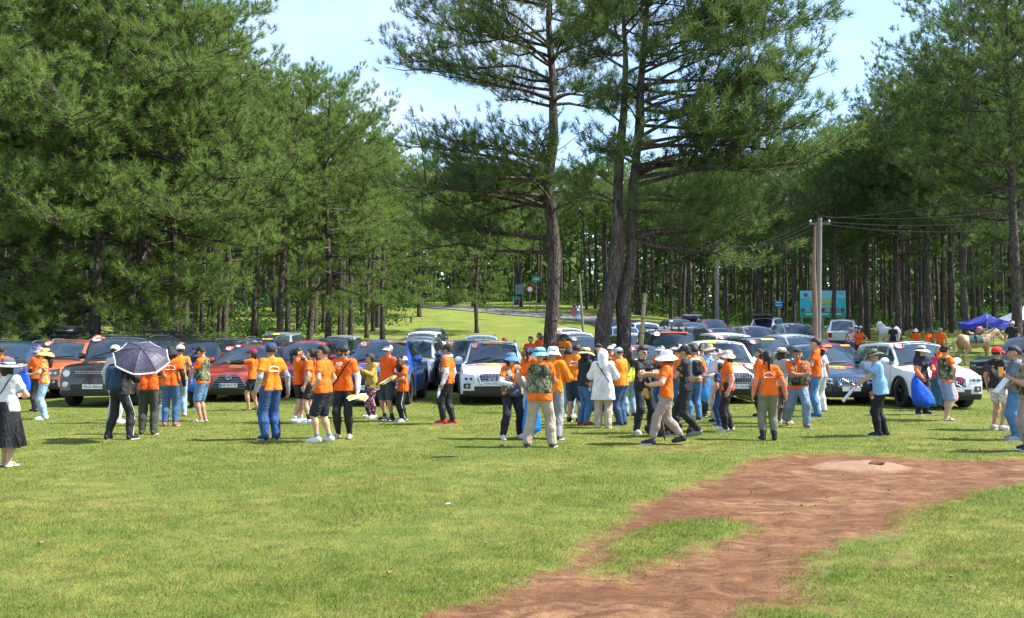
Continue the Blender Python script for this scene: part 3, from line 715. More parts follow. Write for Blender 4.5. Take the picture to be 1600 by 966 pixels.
    def patch(s, mb, zt, zbt, y0, y1, o=.012, n=9, mi=None, rear=False, th=.02):
        """slab lying on the nose between two height functions of y"""
        f = s.rp if rear else s.fp
        ys = np.linspace(y0, y1, n); c = lambda fn, y: fn(y) if callable(fn) else fn
        A = [[f(y, c(zbt, y) + (c(zt, y) - c(zbt, y)) * u, o) for y in ys] for u in (0, .5, 1)]
        B = [[f(y, c(zbt, y) + (c(zt, y) - c(zbt, y)) * u, o - th) for y in ys] for u in (0, .5, 1)]
        if rear: A = [a[::-1] for a in A]; B = [b[::-1] for b in B]
        return mb.slab(B, A, mi)
    def top(s, v, t, o=0.):
        y = v * s.yr(t); z = s.ztop(t) - s.crown(t) * v * v
        e = .02; dz = (s.ztop(t + e) - s.ztop(t - e)) / (2 * e); nl = math.hypot(1, dz); 
        return np.array([y, s.warp(t, y, z) - o * dz / nl, z + o / nl])
    def tpatch(s, mb, v0, v1, t0, t1, o=.01, nv=7, nt=5, mi=None, th=.03, vf=None):
        G = [[s.top(v * (vf(t) if vf else 1), t, o) for v in np.linspace(v0, v1, nv)] for t in np.linspace(t0, t1, nt)]
        H = [[s.top(v * (vf(t) if vf else 1), t, o - th) for v in np.linspace(v0, v1, nv)] for t in np.linspace(t0, t1, nt)]
        return mb.slab(H, G, mi)
    def side(s, sg, t, f, o=.008):
        sp = s.side_pts(t); (y0, z0), (y1, z1) = sp[4], sp[5]; y = y0 + (y1 - y0) * f; z = z0 + (z1 - z0) * f
        return (sg * (y + o), s.warp(t, y, z), z + o * .3)

def wheel_mesh(r, w, spokes=5):
    mb = MB(); M = M4(roty(math.pi / 2))
    mb.lathe([(r * .66, -w * .42), (r * .74, -w * .5), (r * .93, -w * .5), (r * .985, -w * .38), (r, -w * .2), (r, w * .2), (r * .985, w * .38), (r * .93, w * .5), (r * .74, w * .5), (r * .66, w * .42), (r * .62, 0), (r * .66, -w * .42)], 28, M)
    ty = mb.mesh('tyre', [TYRE], smooth=True, sharp=40)
    rb = MB(); rb.lathe([(.0, w * .22), (r * .12, w * .24), (r * .13, w * .12), (r * .12, .0), (0.001, 0)], 12, M)
    rb.lathe([(r * .67, -w * .3), (r * .67, w * .44), (r * .60, w * .42), (r * .60, -w * .3)], 28, M)
    for k in range(spokes * 2):
        a = (k // 2) * 2 * math.pi / spokes + (.16 if k % 2 else -.16)
        c, s_ = math.cos(a), math.sin(a)
        rb.tube([(w * .16, c * r * .1, s_ * r * .1), (w * .33, c * r * .63, s_ * r * .63)], [r * .055, r * .05], 4)
    rb.lathe([(0.001, -w * .12), (r * .62, -w * .12)], 24, M, mi=1)
    return ty, rb.mesh('rim', [RIM, BLACKP], smooth=True, sharp=35)
WHEELS = {}
PROTO = {}
def car_proto(kind, style):
    """builds one car's meshes; returns list of (name, mesh, parent key, location, rotation, material role)"""
    key = (kind, style)
    if key in PROTO: return PROTO[key]
    c = Car(kind); W_, H_ = c.W, c.H; parts = []
    def P(name, mb, mats, role=None, smooth=False, sharp=35, par=None, loc=(0, 0, 0), rot=(0, 0, 0)):
        me = mb if isinstance(mb, bpy.types.Mesh) else mb.mesh(name, mats, smooth, sharp if smooth else None)
        parts.append([name, me, par, loc, rot, role]); return len(parts) - 1
    b = P('body', c.body(), [BLACKP], 'paint', smooth=True, sharp=38)
    # lower cladding, sills and arches
    mb = MB(); g = c.gc
    for sg in (-1, 1):
        mb.box((sg * W_ * .93, (c.fx + c.rx) / 2, g + .0), (.13, c.rx - c.fx - 2 * c.wr - .1, .12))
        for x in (c.fx, c.rx):
            R_ = c.wr + .085
            mb.tube([(sg * (c.w(x) * 1.0), x - R_ * math.cos(a), c.wr + R_ * math.sin(a)) for a in np.linspace(-.15, math.pi + .15, 13)], .036, 5)
    c.patch(mb, g + .10, g - .05, -.86 * W_, .86 * W_, .015, 9, th=.1)
    c.patch(mb, g + .24, g + .08, -.86 * W_, .86 * W_, .015, 9, rear=True, th=.1)
    P('cladding', mb, [BLACKP])
    # dark wheel housings and floor
    mb = MB(); mb.box((0, c.L / 2, g + .16), (1.36 * W_, c.L - .7, .26)); P('chassis', mb, [BLACKP])
    # windscreen
    t0, t1 = c.cowl + .045, c.head - .02
    mb = MB(); c.tpatch(mb, -.93, .93, t0, t1, .012, 9, 6); ws = P('windscreen', mb, [GLASS], smooth=True, sharp=40)
    mb = MB(); c.tpatch(mb, -.99, .99, c.cowl - .06, c.cowl + .04, .006, 9, 2); P('wiper_panel', mb, [BLACKP])
    mb = MB()
    for v0, v1 in ((-.75, -.05), (0, .68)):
        mb.tube([c.top(v, c.cowl + .06 + .10 * (v - v0), .03) for v in np.linspace(v0, v1, 5)], .010, 4)
    P('wiper', mb, [BLACKP])
    # side glass
    for sg in (-1, 1):
        cuts = [c.cowl + .22, c.head + .72, c.rend - (.75 if kind != 'pickup' else .0) - .0, c.rend + .18 if kind != 'pickup' else None]
        if kind == 'pickup': cuts = [c.cowl + .22, c.head + .62, c.rend + .02]
        if kind == 'sedan': cuts = [c.cowl + .22, c.head + .62, c.rend + .28]
        for a, e in zip(cuts, cuts[1:]):
            if e is None: continue
            ts = np.linspace(a + .03, e - .03, 8)
            A = [[c.side(sg, t, f, .010) for t in ts] for f in (.10, .5, .88)]
            B = [[c.side(sg, t, f, -.02) for t in ts] for f in (.10, .5, .88)]
            mb = MB(); mb.slab(B, A) if sg < 0 else mb.slab(A, B)
            P('side_window', mb, [GLASS])
        # door seams and handles
        mb = MB()
        for t in (cuts[0] + .0, cuts[1], cuts[2]):
            sp = c.side_pts(t); pts = [(sg * (y + .002), t, z) for y, z in sp[1:5]]
            if c.zb(t) < c.gc + .1: mb.tube(pts, .007, 4)
        P('door_seam', mb, [BLACKP])
        for t in (cuts[1] - .22, cuts[2] - .2):
            mb = MB(); mb.box((sg * (c.w(t) * .985 + .018), t, c.belt - .13), (.03, .19, .03)); P('door_handle', mb, [CHROME], 'handle')
        # mirror
        mb = MB(); my, mx_ = c.cowl + .38, sg * (c.yr(c.cowl) + .20); mz = c.belt + .13
        mb.add(*blob((mx_, my, mz), (.13, .075, .09), 10, 7)); mb.tube([(sg * (c.yr(c.cowl) + .02), my + .03, c.belt + .04), (mx_, my, mz - .04)], .025, 5)
        P('mirror', mb, [BLACKP], 'mirror', smooth=True, sharp=60)
    # wheels
    if kind not in WHEELS: WHEELS[kind] = wheel_mesh(c.wr, .25 if kind != 'sedan' else .21, 5 if kind != 'cross' else 7)
    ty, rb = WHEELS[kind]
    for sg in (-1, 1):
        for x in (c.fx, c.rx):
            P('wheel', ty, None, None, par='WHEEL', loc=(sg * (W_ - .13), x, c.wr), rot=(0, 0, 0 if sg > 0 else math.pi))
    # lamps, grille, plates
    zn = c.zn
    if style == 'boxy':
        z1, z0 = zn - .10, zn - .36
        for sg in (-1, 1):
            mb = MB(); c.patch(mb, z1, z0, sg * .62 * W_ if sg > 0 else -.87 * W_, .87 * W_ if sg > 0 else -.62 * W_, .012, 5); lp = P('headlight', mb, [LAMPD])
            mb = MB(); x, y, z = c.fp(sg * .72 * W_, (z0 + z1) / 2, .03); mb.tube([(x, y + .01, z), (x, y - .012, z)], .085, 14); P('lamp_ring', mb, [LAMP], par=lp)
            mb = MB(); x, y, z = c.fp(sg * .74 * W_, .62, .02); mb.tube([(x, y + .02, z), (x, y - .012, z)], .075, 12); P('fog_light', mb, [LAMP])
        mb = MB(); c.patch(mb, zn - .13, zn - .26, -.52 * W_, .52 * W_, .014); gr = P('grille', mb, [BLACKP])
        mb = MB(); c.patch(mb, zn - .165, zn - .185, -.50 * W_, .50 * W_, .024); c.patch(mb, zn - .215, zn - .235, -.50 * W_, .50 * W_, .024); P('grille_bar', mb, [RIM], par=gr)
        mb = MB(); c.patch(mb, zn - .30, zn - .33, -.5 * W_, .5 * W_, .02); c.patch(mb, .62, .42, -.60 * W_, .60 * W_, .03); P('lower_grille', mb, [BLACKP])
        mb = MB(); mb.add(*blob(c.fp(.30, zn - .20, .03), (.05, .012, .022), 10, 6)); P('badge', mb, [WHITEP], smooth=True)
    else:
        lh = {'vmotion': (.20, .16), 'spindle': (.13, .10), 'bars': (.13, .13), 'oct': (.16, .12), 'rect': (.17, .14), 'low': (.13, .1), 'pickup': (.18, .18)}[style]
        zl = zn - .17 if style != 'low' else zn - .14
        for sg in (-1, 1):
            mb = MB(); a, e = .52 * W_, .885 * W_
            top_ = lambda y: zl + .02 + .05 * (abs(y) - a) / (e - a); bot = lambda y: zl - lh[0] + .06 * (abs(y) - a) / (e - a)
            c.patch(mb, top_, bot, min(sg * a, sg * e), max(sg * a, sg * e), .012, 6); lp = P('headlight', mb, [LAMPD if style in ('spindle', 'pickup') else LAMP])
            mb = MB()
            for q in (.62, .76):
                x, y, z = c.fp(sg * q * W_, zl - lh[0] * .42, .02); mb.tube([(x, y + .02, z), (x, y - .008, z)], .042, 10)
            if style == 'bars':
                c.patch(mb, zl - .045, zl - .07, min(sg * a, sg * e), max(sg * a, sg * e), .02, 5)
            P('lamp_lens', mb, [LAMP if style in ('spindle', 'pickup') else LAMPD], par=lp)
            mb = MB(); c.patch(mb, .60, .46, min(sg * .64 * W_, sg * .84 * W_), max(sg * .64 * W_, sg * .84 * W_), .012, 4); fl = P('fog_housing', mb, [BLACKP])
            mb = MB(); x, y, z = c.fp(sg * .73 * W_, .53, .02); mb.tube([(x, y + .02, z), (x, y - .008, z)], .04, 10); P('fog_light', mb, [LAMP], par=fl)
        if style == 'spindle':
            zt_ = lambda y: zn - .14
            hw = .60 * W_
            mb = MB(); n = 13
            ys = np.linspace(-hw, hw, n); lo = lambda y: .34 + 0 * y; hi = lambda y: (zn - .13) - max(0, abs(y) - .30 * W_) * 1.25
            c.patch(mb, hi, lo, -hw, hw, .014, n); gr = P('grille', mb, [BLACKP])
            mb = MB()
            for q in range(7):
                z = .42 + .065 * q; h = min(hw, .30 * W_ + max(0, (zn - .13 - z)) / 1.25) - .02
                mb.tube([c.fp(y, z, .022) for y in np.linspace(-h, h, 9)], .008, 4)
            for sg in (-1, 1): mb.tube([c.fp(sg * y, z, .026) for y, z in ((.30 * W_, zn - .13), (.42 * W_, zn - .27), (hw, .36))], .012, 5)
            P('grille_bar', mb, [RIM], par=gr)
            zb_ = zn - .17
        else:
            ghw, gt, gb = {'vmotion': (.42, zn - .12, zn - .40), 'bars': (.38, zn - .13, zn - .42), 'oct': (.44, zn - .10, zn - .52), 'rect': (.44, zn - .14, zn - .34), 'low': (.42, zn - .12, zn - .26), 'pickup': (.50, zn - .10, zn - .46)}[style]
            mb = MB(); hw = ghw * W_; tp_ = (lambda y: gb + (gt - gb) * min(1, 1.9 - 1.2 * abs(y) / hw)); 
            bt_ = (lambda y: gb + (gt - gb) * max(0, (abs(y) / hw - .75)) * (1.5 if style in ('oct', 'vmotion') else .4))
            c.patch(mb, tp_, bt_, -hw, hw, .014, 11); gr = P('grille', mb, [BLACKP])
            mb = MB()
            if style in ('bars', 'oct'):
                n = 13 if style == 'bars' else 12
                for q in range(n):
                    y = -hw * .93 + 2 * hw * .93 * q / (n - 1); mb.tube([c.fp(y, z, .022) for z in (max(gb, bt_(y)) + .015, min(gt, tp_(y)) - .015)], .010, 4)
                if style == 'oct':
                    for z in (gb + .14, gb + .28): mb.tube([c.fp(y, z, .02) for y in np.linspace(-hw, hw, 7)], .006, 4)
            elif style == 'pickup':
                for z in (gt - .06, (gt + gb) / 2 + .0, gb + .06): mb.tube([c.fp(y, z, .022) for y in np.linspace(-hw * .95, hw * .95, 7)], .018, 5)
            else:
                for q in range(4):
                    z = gb + (gt - gb) * (q + .7) / 4.6; h = hw * (.97 if q else .85); mb.tube([c.fp(y, z, .022) for y in np.linspace(-h, h, 9)], .010, 4)
                if style == 'vmotion':
                    for q in range(9): mb.tube([c.fp(hw * (q - 4) / 4.6, z, .02) for z in (gb + .03, gt - .03)], .007, 4)
            fr = [(-hw, gt - .01), (-hw * .75, gb + .01), (hw * .75, gb + .01), (hw, gt - .01)]
            pts = []
            for (ya, za), (yb, zb2) in zip(fr, fr[1:]):
                for u in np.linspace(0, 1, 6)[:-1]: pts.append(c.fp(ya + (yb - ya) * u, za + (zb2 - za) * u, .026))
            pts.append(c.fp(*fr[-1], .026))
            if style != 'pickup': mb.tube(pts, .022 if style == 'vmotion' else .012, 6)
            P('grille_bar', mb, [CHROME if style != 'pickup' else BLACKP], par=gr)
            mb = MB(); c.patch(mb, .52, .38, -.52 * W_, .52 * W_, .014, 9); P('lower_grille', mb, [BLACKP])
            zb_ = (gt + gb) / 2 + (.04 if style == 'oct' else 0)
        # emblem
        mb = MB()
        if style == 'oct':
            for q in range(4): mb.tube([c.fp(-.12 + .08 * q + .055 * math.cos(a), zn - .19 + .055 * math.sin(a), .035) for a in np.linspace(0, 6.28, 13)], .007, 4, cap=False)
        elif style == 'pickup':
            mb.add(*blob(c.fp(0, zb_, .04), (.10, .012, .04), 10, 6))
        else:
            mb.tube([c.fp(.075 * math.cos(a), zb_ + .06 * math.sin(a), .035) for a in np.linspace(0, 6.28, 15)], .010, 4, cap=False)
            if style == 'vmotion': mb.tube([c.fp(-.085, zb_, .037), c.fp(.085, zb_, .037)], .012, 4)
            if style == 'spindle': mb.tube([c.fp(-.02, zb_ + .04, .037), c.fp(-.035, zb_ - .02, .037), c.fp(.04, zb_ - .02, .037)], .008, 4)
            if style == 'bars': mb.tube([c.fp(-.22, gt - .03, .03), c.fp(.22, gb + .03, .03)], .008, 4)
        P('badge', mb, [CHROME])
    # tail lamps, rear glass
    for sg in (-1, 1):
        mb = MB(); c.patch(mb, c.deck - .06, c.deck - .36, min(sg * .62 * W_, sg * .86 * W_), max(sg * .62 * W_, sg * .86 * W_), .012, 4, rear=True); P('tail_lamp', mb, [TAIL])
    mb = MB(); c.tpatch(mb, -.86, .86, c.rend + .04, c.tail - .04, .012, 7, 4); P('rear_window', mb, [GLASS])
    mb = MB(); c.patch(mb, .78, .66, -.26, .26, .014, 3, rear=True); P('rear_plate', mb, [WHITEP])
    PROTO[key] = (c, parts); return PROTO[key]
def blob(cn, r, n=10, m=7):
    u = np.linspace(0, 2 * np.pi, n, endpoint=False); v = np.linspace(0, np.pi, m)
    V = np.stack([np.outer(np.sin(v), np.cos(u)), np.outer(np.sin(v), np.sin(u)), np.outer(np.cos(v), np.ones(n))], -1) * np.array(r) + np.array(cn)
    i = np.arange(m - 1)[:, None] * n; j = np.arange(n)[None]; k = (j + 1) % n
    return V.reshape(-1, 3), np.stack([i + n + j, i + n + k, i + k, i + j], -1).reshape(-1, 4)
def text_on(par, s, size, mat, loc, pitch, name='lettering', rz=0):
    o = link(name, text_mesh(s, size, mat), par); o.location = loc; o.rotation_euler = (pitch, 0, rz); return o
def car(kind, style, px, d, col, yaw, label, plate=None, num=None, top=None, banner=None, rails=False, rack=None, rear=False, open_hatch=False, group=None, rim=None, detail=2, hatch_col=None, blackroof=False, mirror=None, dx=0):
    c, parts = car_proto(kind, style)
    pm = paint(*col)
    f = at(px, d); a = R(yaw)
    base = (f.x, f.y, f.z)
    root = empty({'suv': 'parked_suv', 'boxy': 'parked_off_roader', 'pickup': 'parked_pickup', 'cross': 'parked_suv', 'sedan': 'parked_car'}[kind], base, a, label, 'pickup truck' if kind == 'pickup' else ('car' if kind in ('sedan',) else 'suv'), group or 'cars parked on the meadow')
    # pitch with the slope
    vx, vy = -math.sin(a) * c.L, math.cos(a) * c.L
    z2 = gz(base[0] + vx, base[1] + vy)
    root.rotation_euler = (math.atan2(z2 - base[2], c.L), 0, a)
    root.location.z = base[2]
    made = []
    skip = set()
    if detail < 2: skip |= {'wiper', 'door_handle', 'door_seam', 'lamp_lens', 'fog_light', 'badge', 'rear_plate'}
    if detail < 1: skip |= {'wiper_panel', 'fog_housing', 'grille_bar', 'chassis'}
    for (name, me, par, loc, rot, role) in parts:
        if name in skip: made.append(None); continue
        p = root if par in (None, 'WHEEL') else made[par]
        mats = None
        if role == 'paint': mats = [pm]
        elif role == 'handle': mats = [pm if detail < 3 else CHROME]
        elif role == 'mirror': mats = [mirror or pm]
        if par == 'WHEEL':
            w = link('wheel', None, root); w.location = loc; w.rotation_euler = rot
            ty, rb = WHEELS[kind]; link('tyre', ty, w); link('rim', rb, w, [rim or RIM, BLACKP]); made.append(w); continue
        o = link(name, me, p, mats); made.append(o)
    front = root
    if plate:
        zp = {'boxy': .56, 'vmotion': .62, 'spindle': .50, 'bars': .50, 'oct': .52}.get(style, .52); zp = plate[1] if len(plate) > 1 else zp
        mb = MB(); y0 = c.fp(0, zp, .05)[1]; mb.box((0, y0, zp), (.52, .016, .12)); pl = mb.build('number_plate', WHITEP, root)
        if plate[0].startswith('36K'):
            mb = MB(); mb.box((-.225, y0 - .009, zp), (.07, .004, .11)); mb.build('plate_band', DECB, pl)
        text_on(pl, plate[0], .098, INKB, (0.02, y0 - .0095, zp), R(90))
    sl = math.atan2(c.H - .075 - c.zc, c.head - .12 - c.cowl)
    def ws_point(v, u):
        t = c.cowl + .05 + (c.head - c.cowl - .09) * u; return c.top(v, t, .016)
    def on_screen(v, u, mb, rx_, rz_, mi=None, n=14, rect=False):
        """small disc or rectangle lying on the windscreen"""
        P0 = ws_point(v, u); e = np.array([1, 0, 0.]); f_ = ws_point(v, min(1, u + .08)) - ws_point(v, u - .08); f_ /= np.linalg.norm(f_); nrm = np.cross(e, f_); 
        P0 = P0 + nrm * .006
        if rect: pts = [(-rx_, -rz_), (rx_, -rz_), (rx_, rz_), (-rx_, rz_)]
        else: pts = [(rx_ * math.cos(q), rz_ * math.sin(q)) for q in np.linspace(0, 2 * np.pi, n, endpoint=False)]
        A = np.array([P0 + e * x + f_ * y for x, y in pts]); B = A - nrm * .012; k = len(pts); j = np.arange(k); kk = (j + 1) % k
        mb.add(np.vstack([A, A.mean(0)]), np.stack([j, kk, np.full(k, k)], 1), mi); mb.add(np.vstack([A, B]), np.stack([j + k, kk + k, kk, j], 1), mi)
        return P0, nrm
    if num:
        mb = MB(); mb.mi = 0; v = -.74; on_screen(v, .80, mb, .135, .12)
        st = mb.build('number_sticker', WHITEP, root)
        P0 = ws_point(v, .80); nr = np.array([0, -math.sin(sl), math.cos(sl)])
        mb = MB(); e = np.array([1, 0, 0.]); f_ = np.array([0, math.cos(sl), math.sin(sl)])
        mb.tube([P0 + nr * .01 + e * .125 * math.cos(q) + f_ * .105 * math.sin(q) for q in np.linspace(0, 2 * np.pi, 17)], .016, 4, cap=False); mb.build('sticker_rim', INKR, st)
        text_on(st, num, .15, INKR, tuple(P0 + nr * .013), sl)
    if top:
        mb = MB(); v = top[1]; on_screen(v, .90, mb, .26 * top[2], .055, rect=True); ts_ = mb.build('banner_sticker', top[0], root)
        P0 = ws_point(v, .90); nr = np.array([0, -math.sin(sl), math.cos(sl)]); text_on(ts_, top[3] if len(top) > 3 else 'MS: 3', .085, INKR, tuple(P0 + nr * .012), sl)
    if banner:
        tb = c.cowl * .56; hs_ = math.atan2(c.ztop(c.cowl) - c.ztop(.5), c.cowl - .5)
        mb = MB(); c.tpatch(mb, -.62, .62, tb, tb + .26, .008, 9, 3, th=.012, vf=lambda t: 1 - .35 * (tb + .26 - t)); bn = mb.build('hood_banner', DECR if banner != 'pink' else DECR, root)
        mb = MB(); c.tpatch(mb, -.2, .2, tb + .03, tb + .17, .014, 5, 3, th=.01, vf=lambda t: 1.6 - 4 * (t - tb)); mb.build('banner_emblem', DECY, bn)
        P0 = c.top(0, tb - .12, .012); mb = MB(); c.tpatch(mb, -.20, .20, tb - .19, tb - .06, .008, 5, 2, th=.012); ns = mb.build('hood_sticker', DECY, root)
        text_on(ns, 'MS: ' + (num or '3'), .11, INKR, tuple(c.top(0, tb - .125, .016)), hs_)
    if rails:
        for sg in (-1, 1):
            mb = MB(); ts_ = np.linspace(c.head + .15, c.rend - .1, 8); P_ = [c.top(sg * .93, t, .065 if 0 < i < 7 else 0.0) for i, t in enumerate(ts_)]
            mb.tube(P_, .022, 6); mb.build('roof_rail', rails if not isinstance(rails, bool) else RIM, root)
    if rack == 'box':
        mb = MB(); z = c.H + .12; y = (c.head + c.rend) / 2
        Vb, Fb = blob((0, y, z + .17), (.48, 1.05, .2), 18, 9); Vb[:, 2] = np.maximum(Vb[:, 2], z + .04); Vb[:, 0] = np.clip(Vb[:, 0] * 1.25, -.45, .45); mb.add(Vb, Fb); rb_ = mb.build('roof_box', BLACKP, root, smooth=True, sharp=50)
        mb = MB(); [mb.tube([(-.6, y + q, z - .03), (.6, y + q, z - .03)], .025, 5) for q in (-.5, .5)]; mb.build('cross_bar', RIM, root)
    if rack in ('tray', 'lights'):
        mb = MB(); z = c.H + .08; ya, yb = c.head + .1, c.rend - .1
        for q in np.linspace(ya, yb, 8): mb.tube([(-.62, q, z), (.62, q, z)], .016, 5)
        for sg in (-.62, .62): mb.tube([(sg, ya, z + .03), (sg, yb, z + .03)], .025, 6); [mb.tube([(sg, q, z), (sg, q, z - .10)], .018, 5) for q in (ya, (ya + yb) / 2, yb)]
        mb.tube([(-.62, ya, z + .05), (.62, ya, z + .05)], .03, 6); mb.build('roof_rack', BLACKP, root)
        if rack == 'lights':
            for q in (-.42, -.14, .14, .42):
                mb = MB(); mb.box((q, ya - .05, z + .05), (.2, .05, .09)); mb.build('spot_lamp', LAMP, root)
    if open_hatch:
        mb = MB(); z = c.H - .02; L_ = c.rend - .1
        mb.slab([[(x, L_, z), (x, L_ + .55, z + .24), (x, L_ + 1.0, z + .22)] for x in (-.62, 0, .62)][::-1], [[(x, L_, z - .07), (x, L_ + .55, z + .17), (x, L_ + 1.02, z + .12)] for x in (-.62, 0, .62)][::-1])
        mb.build('tailgate', hatch_col or BLACKP, root)
        mb = MB(); [mb.tube([(sg * .58, L_ + .1, z - .15), (sg * .58, L_ + .65, z + .16)], .012, 5) for sg in (-1, 1)]; mb.build('gas_strut', BLACKP, root)
        mb = MB(); mb.slab([[c.rp(x, zz, .03) for x in np.linspace(-.58, .58, 5)] for zz in (.75, 1.1)], [[c.rp(x, zz, -.0) for x in np.linspace(-.58, .58, 5)] for zz in (.75, 1.1)]); mb.build('open_boot', BLACKP, root)
    if blackroof:
        mb = MB(); c.tpatch(mb, -.8, .8, c.head + .12, c.rend - .25, .006, 7, 5); mb.build('glass_roof', GLASS, root)
    return root
# paints
ORA = ('burnt_orange', (.50, .13, .045), .25); BLK = ('black', (.008, .009, .011), .0); RED = ('copper_red', (.42, .055, .045), .3); BLU = ('blue', (.015, .10, .42), .25)
WHT = ('white', (.80, .81, .82)); SIL = ('silver', (.50, .53, .56), .5); DBL = ('navy', (.02, .045, .09), .3); DGR = ('dark_grey', (.055, .065, .075), .4); GRY = ('grey', (.16, .18, .20), .5)
PNK = ('rose_red', (.52, .05, .09), .2); GRN = ('dark_green', (.03, .07, .05), .3); PAL = ('pale_green', (.34, .42, .38), .4); RD2 = ('deep_red', (.32, .015, .02), .2); LBL = ('light_blue', (.28, .42, .55), .4); MAR = ('maroon', (.13, .015, .02), .25)
T = lambda m, v=0, w=1, s='MS: 3': (m, v, w, s)
# front row
car('suv', 'rect', -28, 28.5, DBL, 6, 'dark blue grey suv cut off by the left edge of the photo', rails=True)
car('pickup', 'pickup', 52, 29.5, ORA, -3, 'burnt orange double cab pickup at left beside the black off roader', num='30', top=T(DECB, -.8, .3, ''), rails=True, mirror=BLACKP)
car('boxy', 'boxy', 148, 25.6, BLK, 2, 'black boxy off roader with plate 43LD-006.66 beside the open umbrella', plate=('43LD-006.66',), num='31', top=T(DECO, -.62, .5, 'MS 3'), banner='red', rim=RIMB, rails=BLACKP)
car('cross', 'spindle', 360, 28.0, RED, 1, 'copper red suv with big dark mesh grille and plate 36K-011.79', plate=('36K-011.79',), num='32', top=T(WHITEP, -.4, .2, ''), banner='red')
car('pickup', 'pickup', 580, 26.0, BLU, -2, 'bright blue pickup with red hood banner behind the couple with the boy', num='37', top=T(DECY, .55, 1.1, 'CARAVAN'), banner='pink', plate=('51D-637.37',), rim=RIMB)
car('suv', 'vmotion', 769, 26.6, WHT, 0, 'white suv with plate 51H-193.01 and red banner on its hood', plate=('51H-193.01', .60), num='33', top=T(DECY, -.05, 1.0, 'CARAVAN'), banner='red', rails=True)
car('suv', 'oct', 1152, 27.2, WHT, 2, 'white suv with tall dark slatted grille behind the woman in the beige sun hat', plate=('51K-134.54', .50), top=T(DECO, -.45, .6, ''), banner='red')
car('cross', 'bars', 1325, 26.6, DBL, 5, 'dark navy suv with vertical slat grille behind the man in the light blue polo', plate=('51L-', .46), top=T(DECO, .2, .8, 'CARAVAN'), banner='pink', rim=RIMB)
car('suv', 'bars', 1484, 24.8, WHT, 3, 'white suv with black glass roof and vertical slat grille behind the large blue bag', num='41', blackroof=True, rim=RIMB, plate=('30', .52))
car('pickup', 'pickup', 1548, 33.5, DGR, -62, 'dark grey pickup standing sideways at the right edge below the horse', detail=2)
# rows behind, left
car('pickup', 'rect', 8, 40, DBL, 0, 'dark pickup with light bar on its roof rack at the far left', rack='lights', detail=1)
car('suv', 'rect', 57, 36.5, DGR, 0, 'dark grey suv carrying a black roof box', rack='box', detail=1, rails=True)
car('pickup', 'rect', 128, 41, WHT, -6, 'white pickup behind the burnt orange one at left', num='12', top=T(DECO, 0, 1, ''), detail=1)
car('suv', 'rect', 152, 34, ORA, 2, 'orange roofed suv between the burnt orange pickup and the black off roader', num='14', detail=1)
car('boxy', 'boxy', 222, 35, BLK, 2, 'black off roader with roof rack behind the black umbrella', rack='tray', detail=1)
car('sedan', 'low', 232, 41, MAR, 0, 'maroon car behind the black off roader with the rack', detail=1)
car('suv', 'rect', 283, 31, DGR, 2, 'dark grey suv behind the people beside the umbrella', num='16', detail=1)
car('suv', 'rect', 335, 34.5, SIL, 0, 'silver suv with pale roof behind the copper red suv', num='17', rails=True, detail=1)
car('suv', 'rect', 386, 38.5, DGR, 0, 'dark grey suv behind the copper red suv with a yellow windscreen strip', num='18', top=T(DECY, .55, .9, ''), detail=1, rails=True)
car('suv', 'rect', 418, 45, PAL, 0, 'pale green suv behind the man in the navy cap', rails=True, detail=1, top=T(DECY, 0, .6, ''))
car('suv', 'rect', 455, 30, PNK, 0, 'rose red suv behind the women with ponytails', detail=1)
car('suv', 'rect', 502, 37.5, GRY, 0, 'grey suv behind the tall man in glasses', rails=True, num='21', detail=1)
car('cross', 'rect', 520, 44, SIL, 0, 'silver suv behind the two tall men at left centre', detail=1)
car('suv', 'rect', 634, 33.5, SIL, -3, 'silver suv first in the column behind the blue pickup', rails=True, detail=1)
car('suv', 'rect', 643, 39.5, GRY, -3, 'grey suv second in the column behind the blue pickup', rails=True, detail=1)
car('suv', 'rect', 651, 46, WHT, -3, 'white suv third in the column behind the blue pickup', detail=1)
car('suv', 'rect', 661, 52.5, DGR, -3, 'dark suv last in the column behind the blue pickup', rails=True, detail=1)
car('suv', 'rect', 728, 32.5, DBL, 2, 'navy suv close behind the white suv at its left', num='34', detail=1)
car('suv', 'rect', 750, 34.5, GRY, 2, 'grey suv hidden behind the white suv in the centre', detail=1)
car('suv', 'rect', 752, 41, SIL, 2, 'silver suv with roof bars last behind the white suv in the centre', rails=True, detail=1)
# right block
car('suv', 'rect', 905, 52, WHT, 14, 'white suv farthest left in the block left of the twin pine', rails=True, detail=1, num='6')
car('suv', 'rect', 921, 45, WHT, 13, 'white suv in the middle of the three left of the twin pine', detail=1)
car('suv', 'rect', 935, 39.5, GRN, 12, 'dark green suv close beside the twin pine trunk', detail=1, num='8')
car('suv', 'rect', 986, 52, LBL, 4, 'light blue suv right behind the twin pine trunk', detail=1)
car('suv', 'rect', 1008, 40, WHT, 5, 'white suv behind the bamboo stake', num='9', detail=1)
car('sedan', 'low', 1026, 34.5, MAR, 5, 'maroon car low behind the men with the camera', num='10', detail=1)
car('suv', 'rect', 1020, 56, WHT, 4, 'white suv far back right of the bamboo stake', detail=1)
car('cross', 'rect', 1045, 48, SIL, 4, 'silver suv behind the black off roader with spot lamps', detail=1)
car('boxy', 'boxy', 1066, 35.5, BLK, 3, 'black off roader with spot lamps on its roof rack and a red screen banner', rack='lights', num='36', top=T(DECR, .1, 2.0, 'CARAVAN'), detail=1)
car('suv', 'rect', 1053, 72, SIL, 180 + 6, 'lilac grey suv with its tailgate raised near the road', open_hatch=True, detail=1, hatch_col=plain('lilac_grey_metal', (.35, .33, .42), .3, .4))
car('suv', 'rect', 1072, 62, GRY, 4, 'grey suv far back below the road', detail=1, num='5')
car('cross', 'rect', 1100, 55, DGR, 5, 'dark grey suv far back in the right block', detail=1)
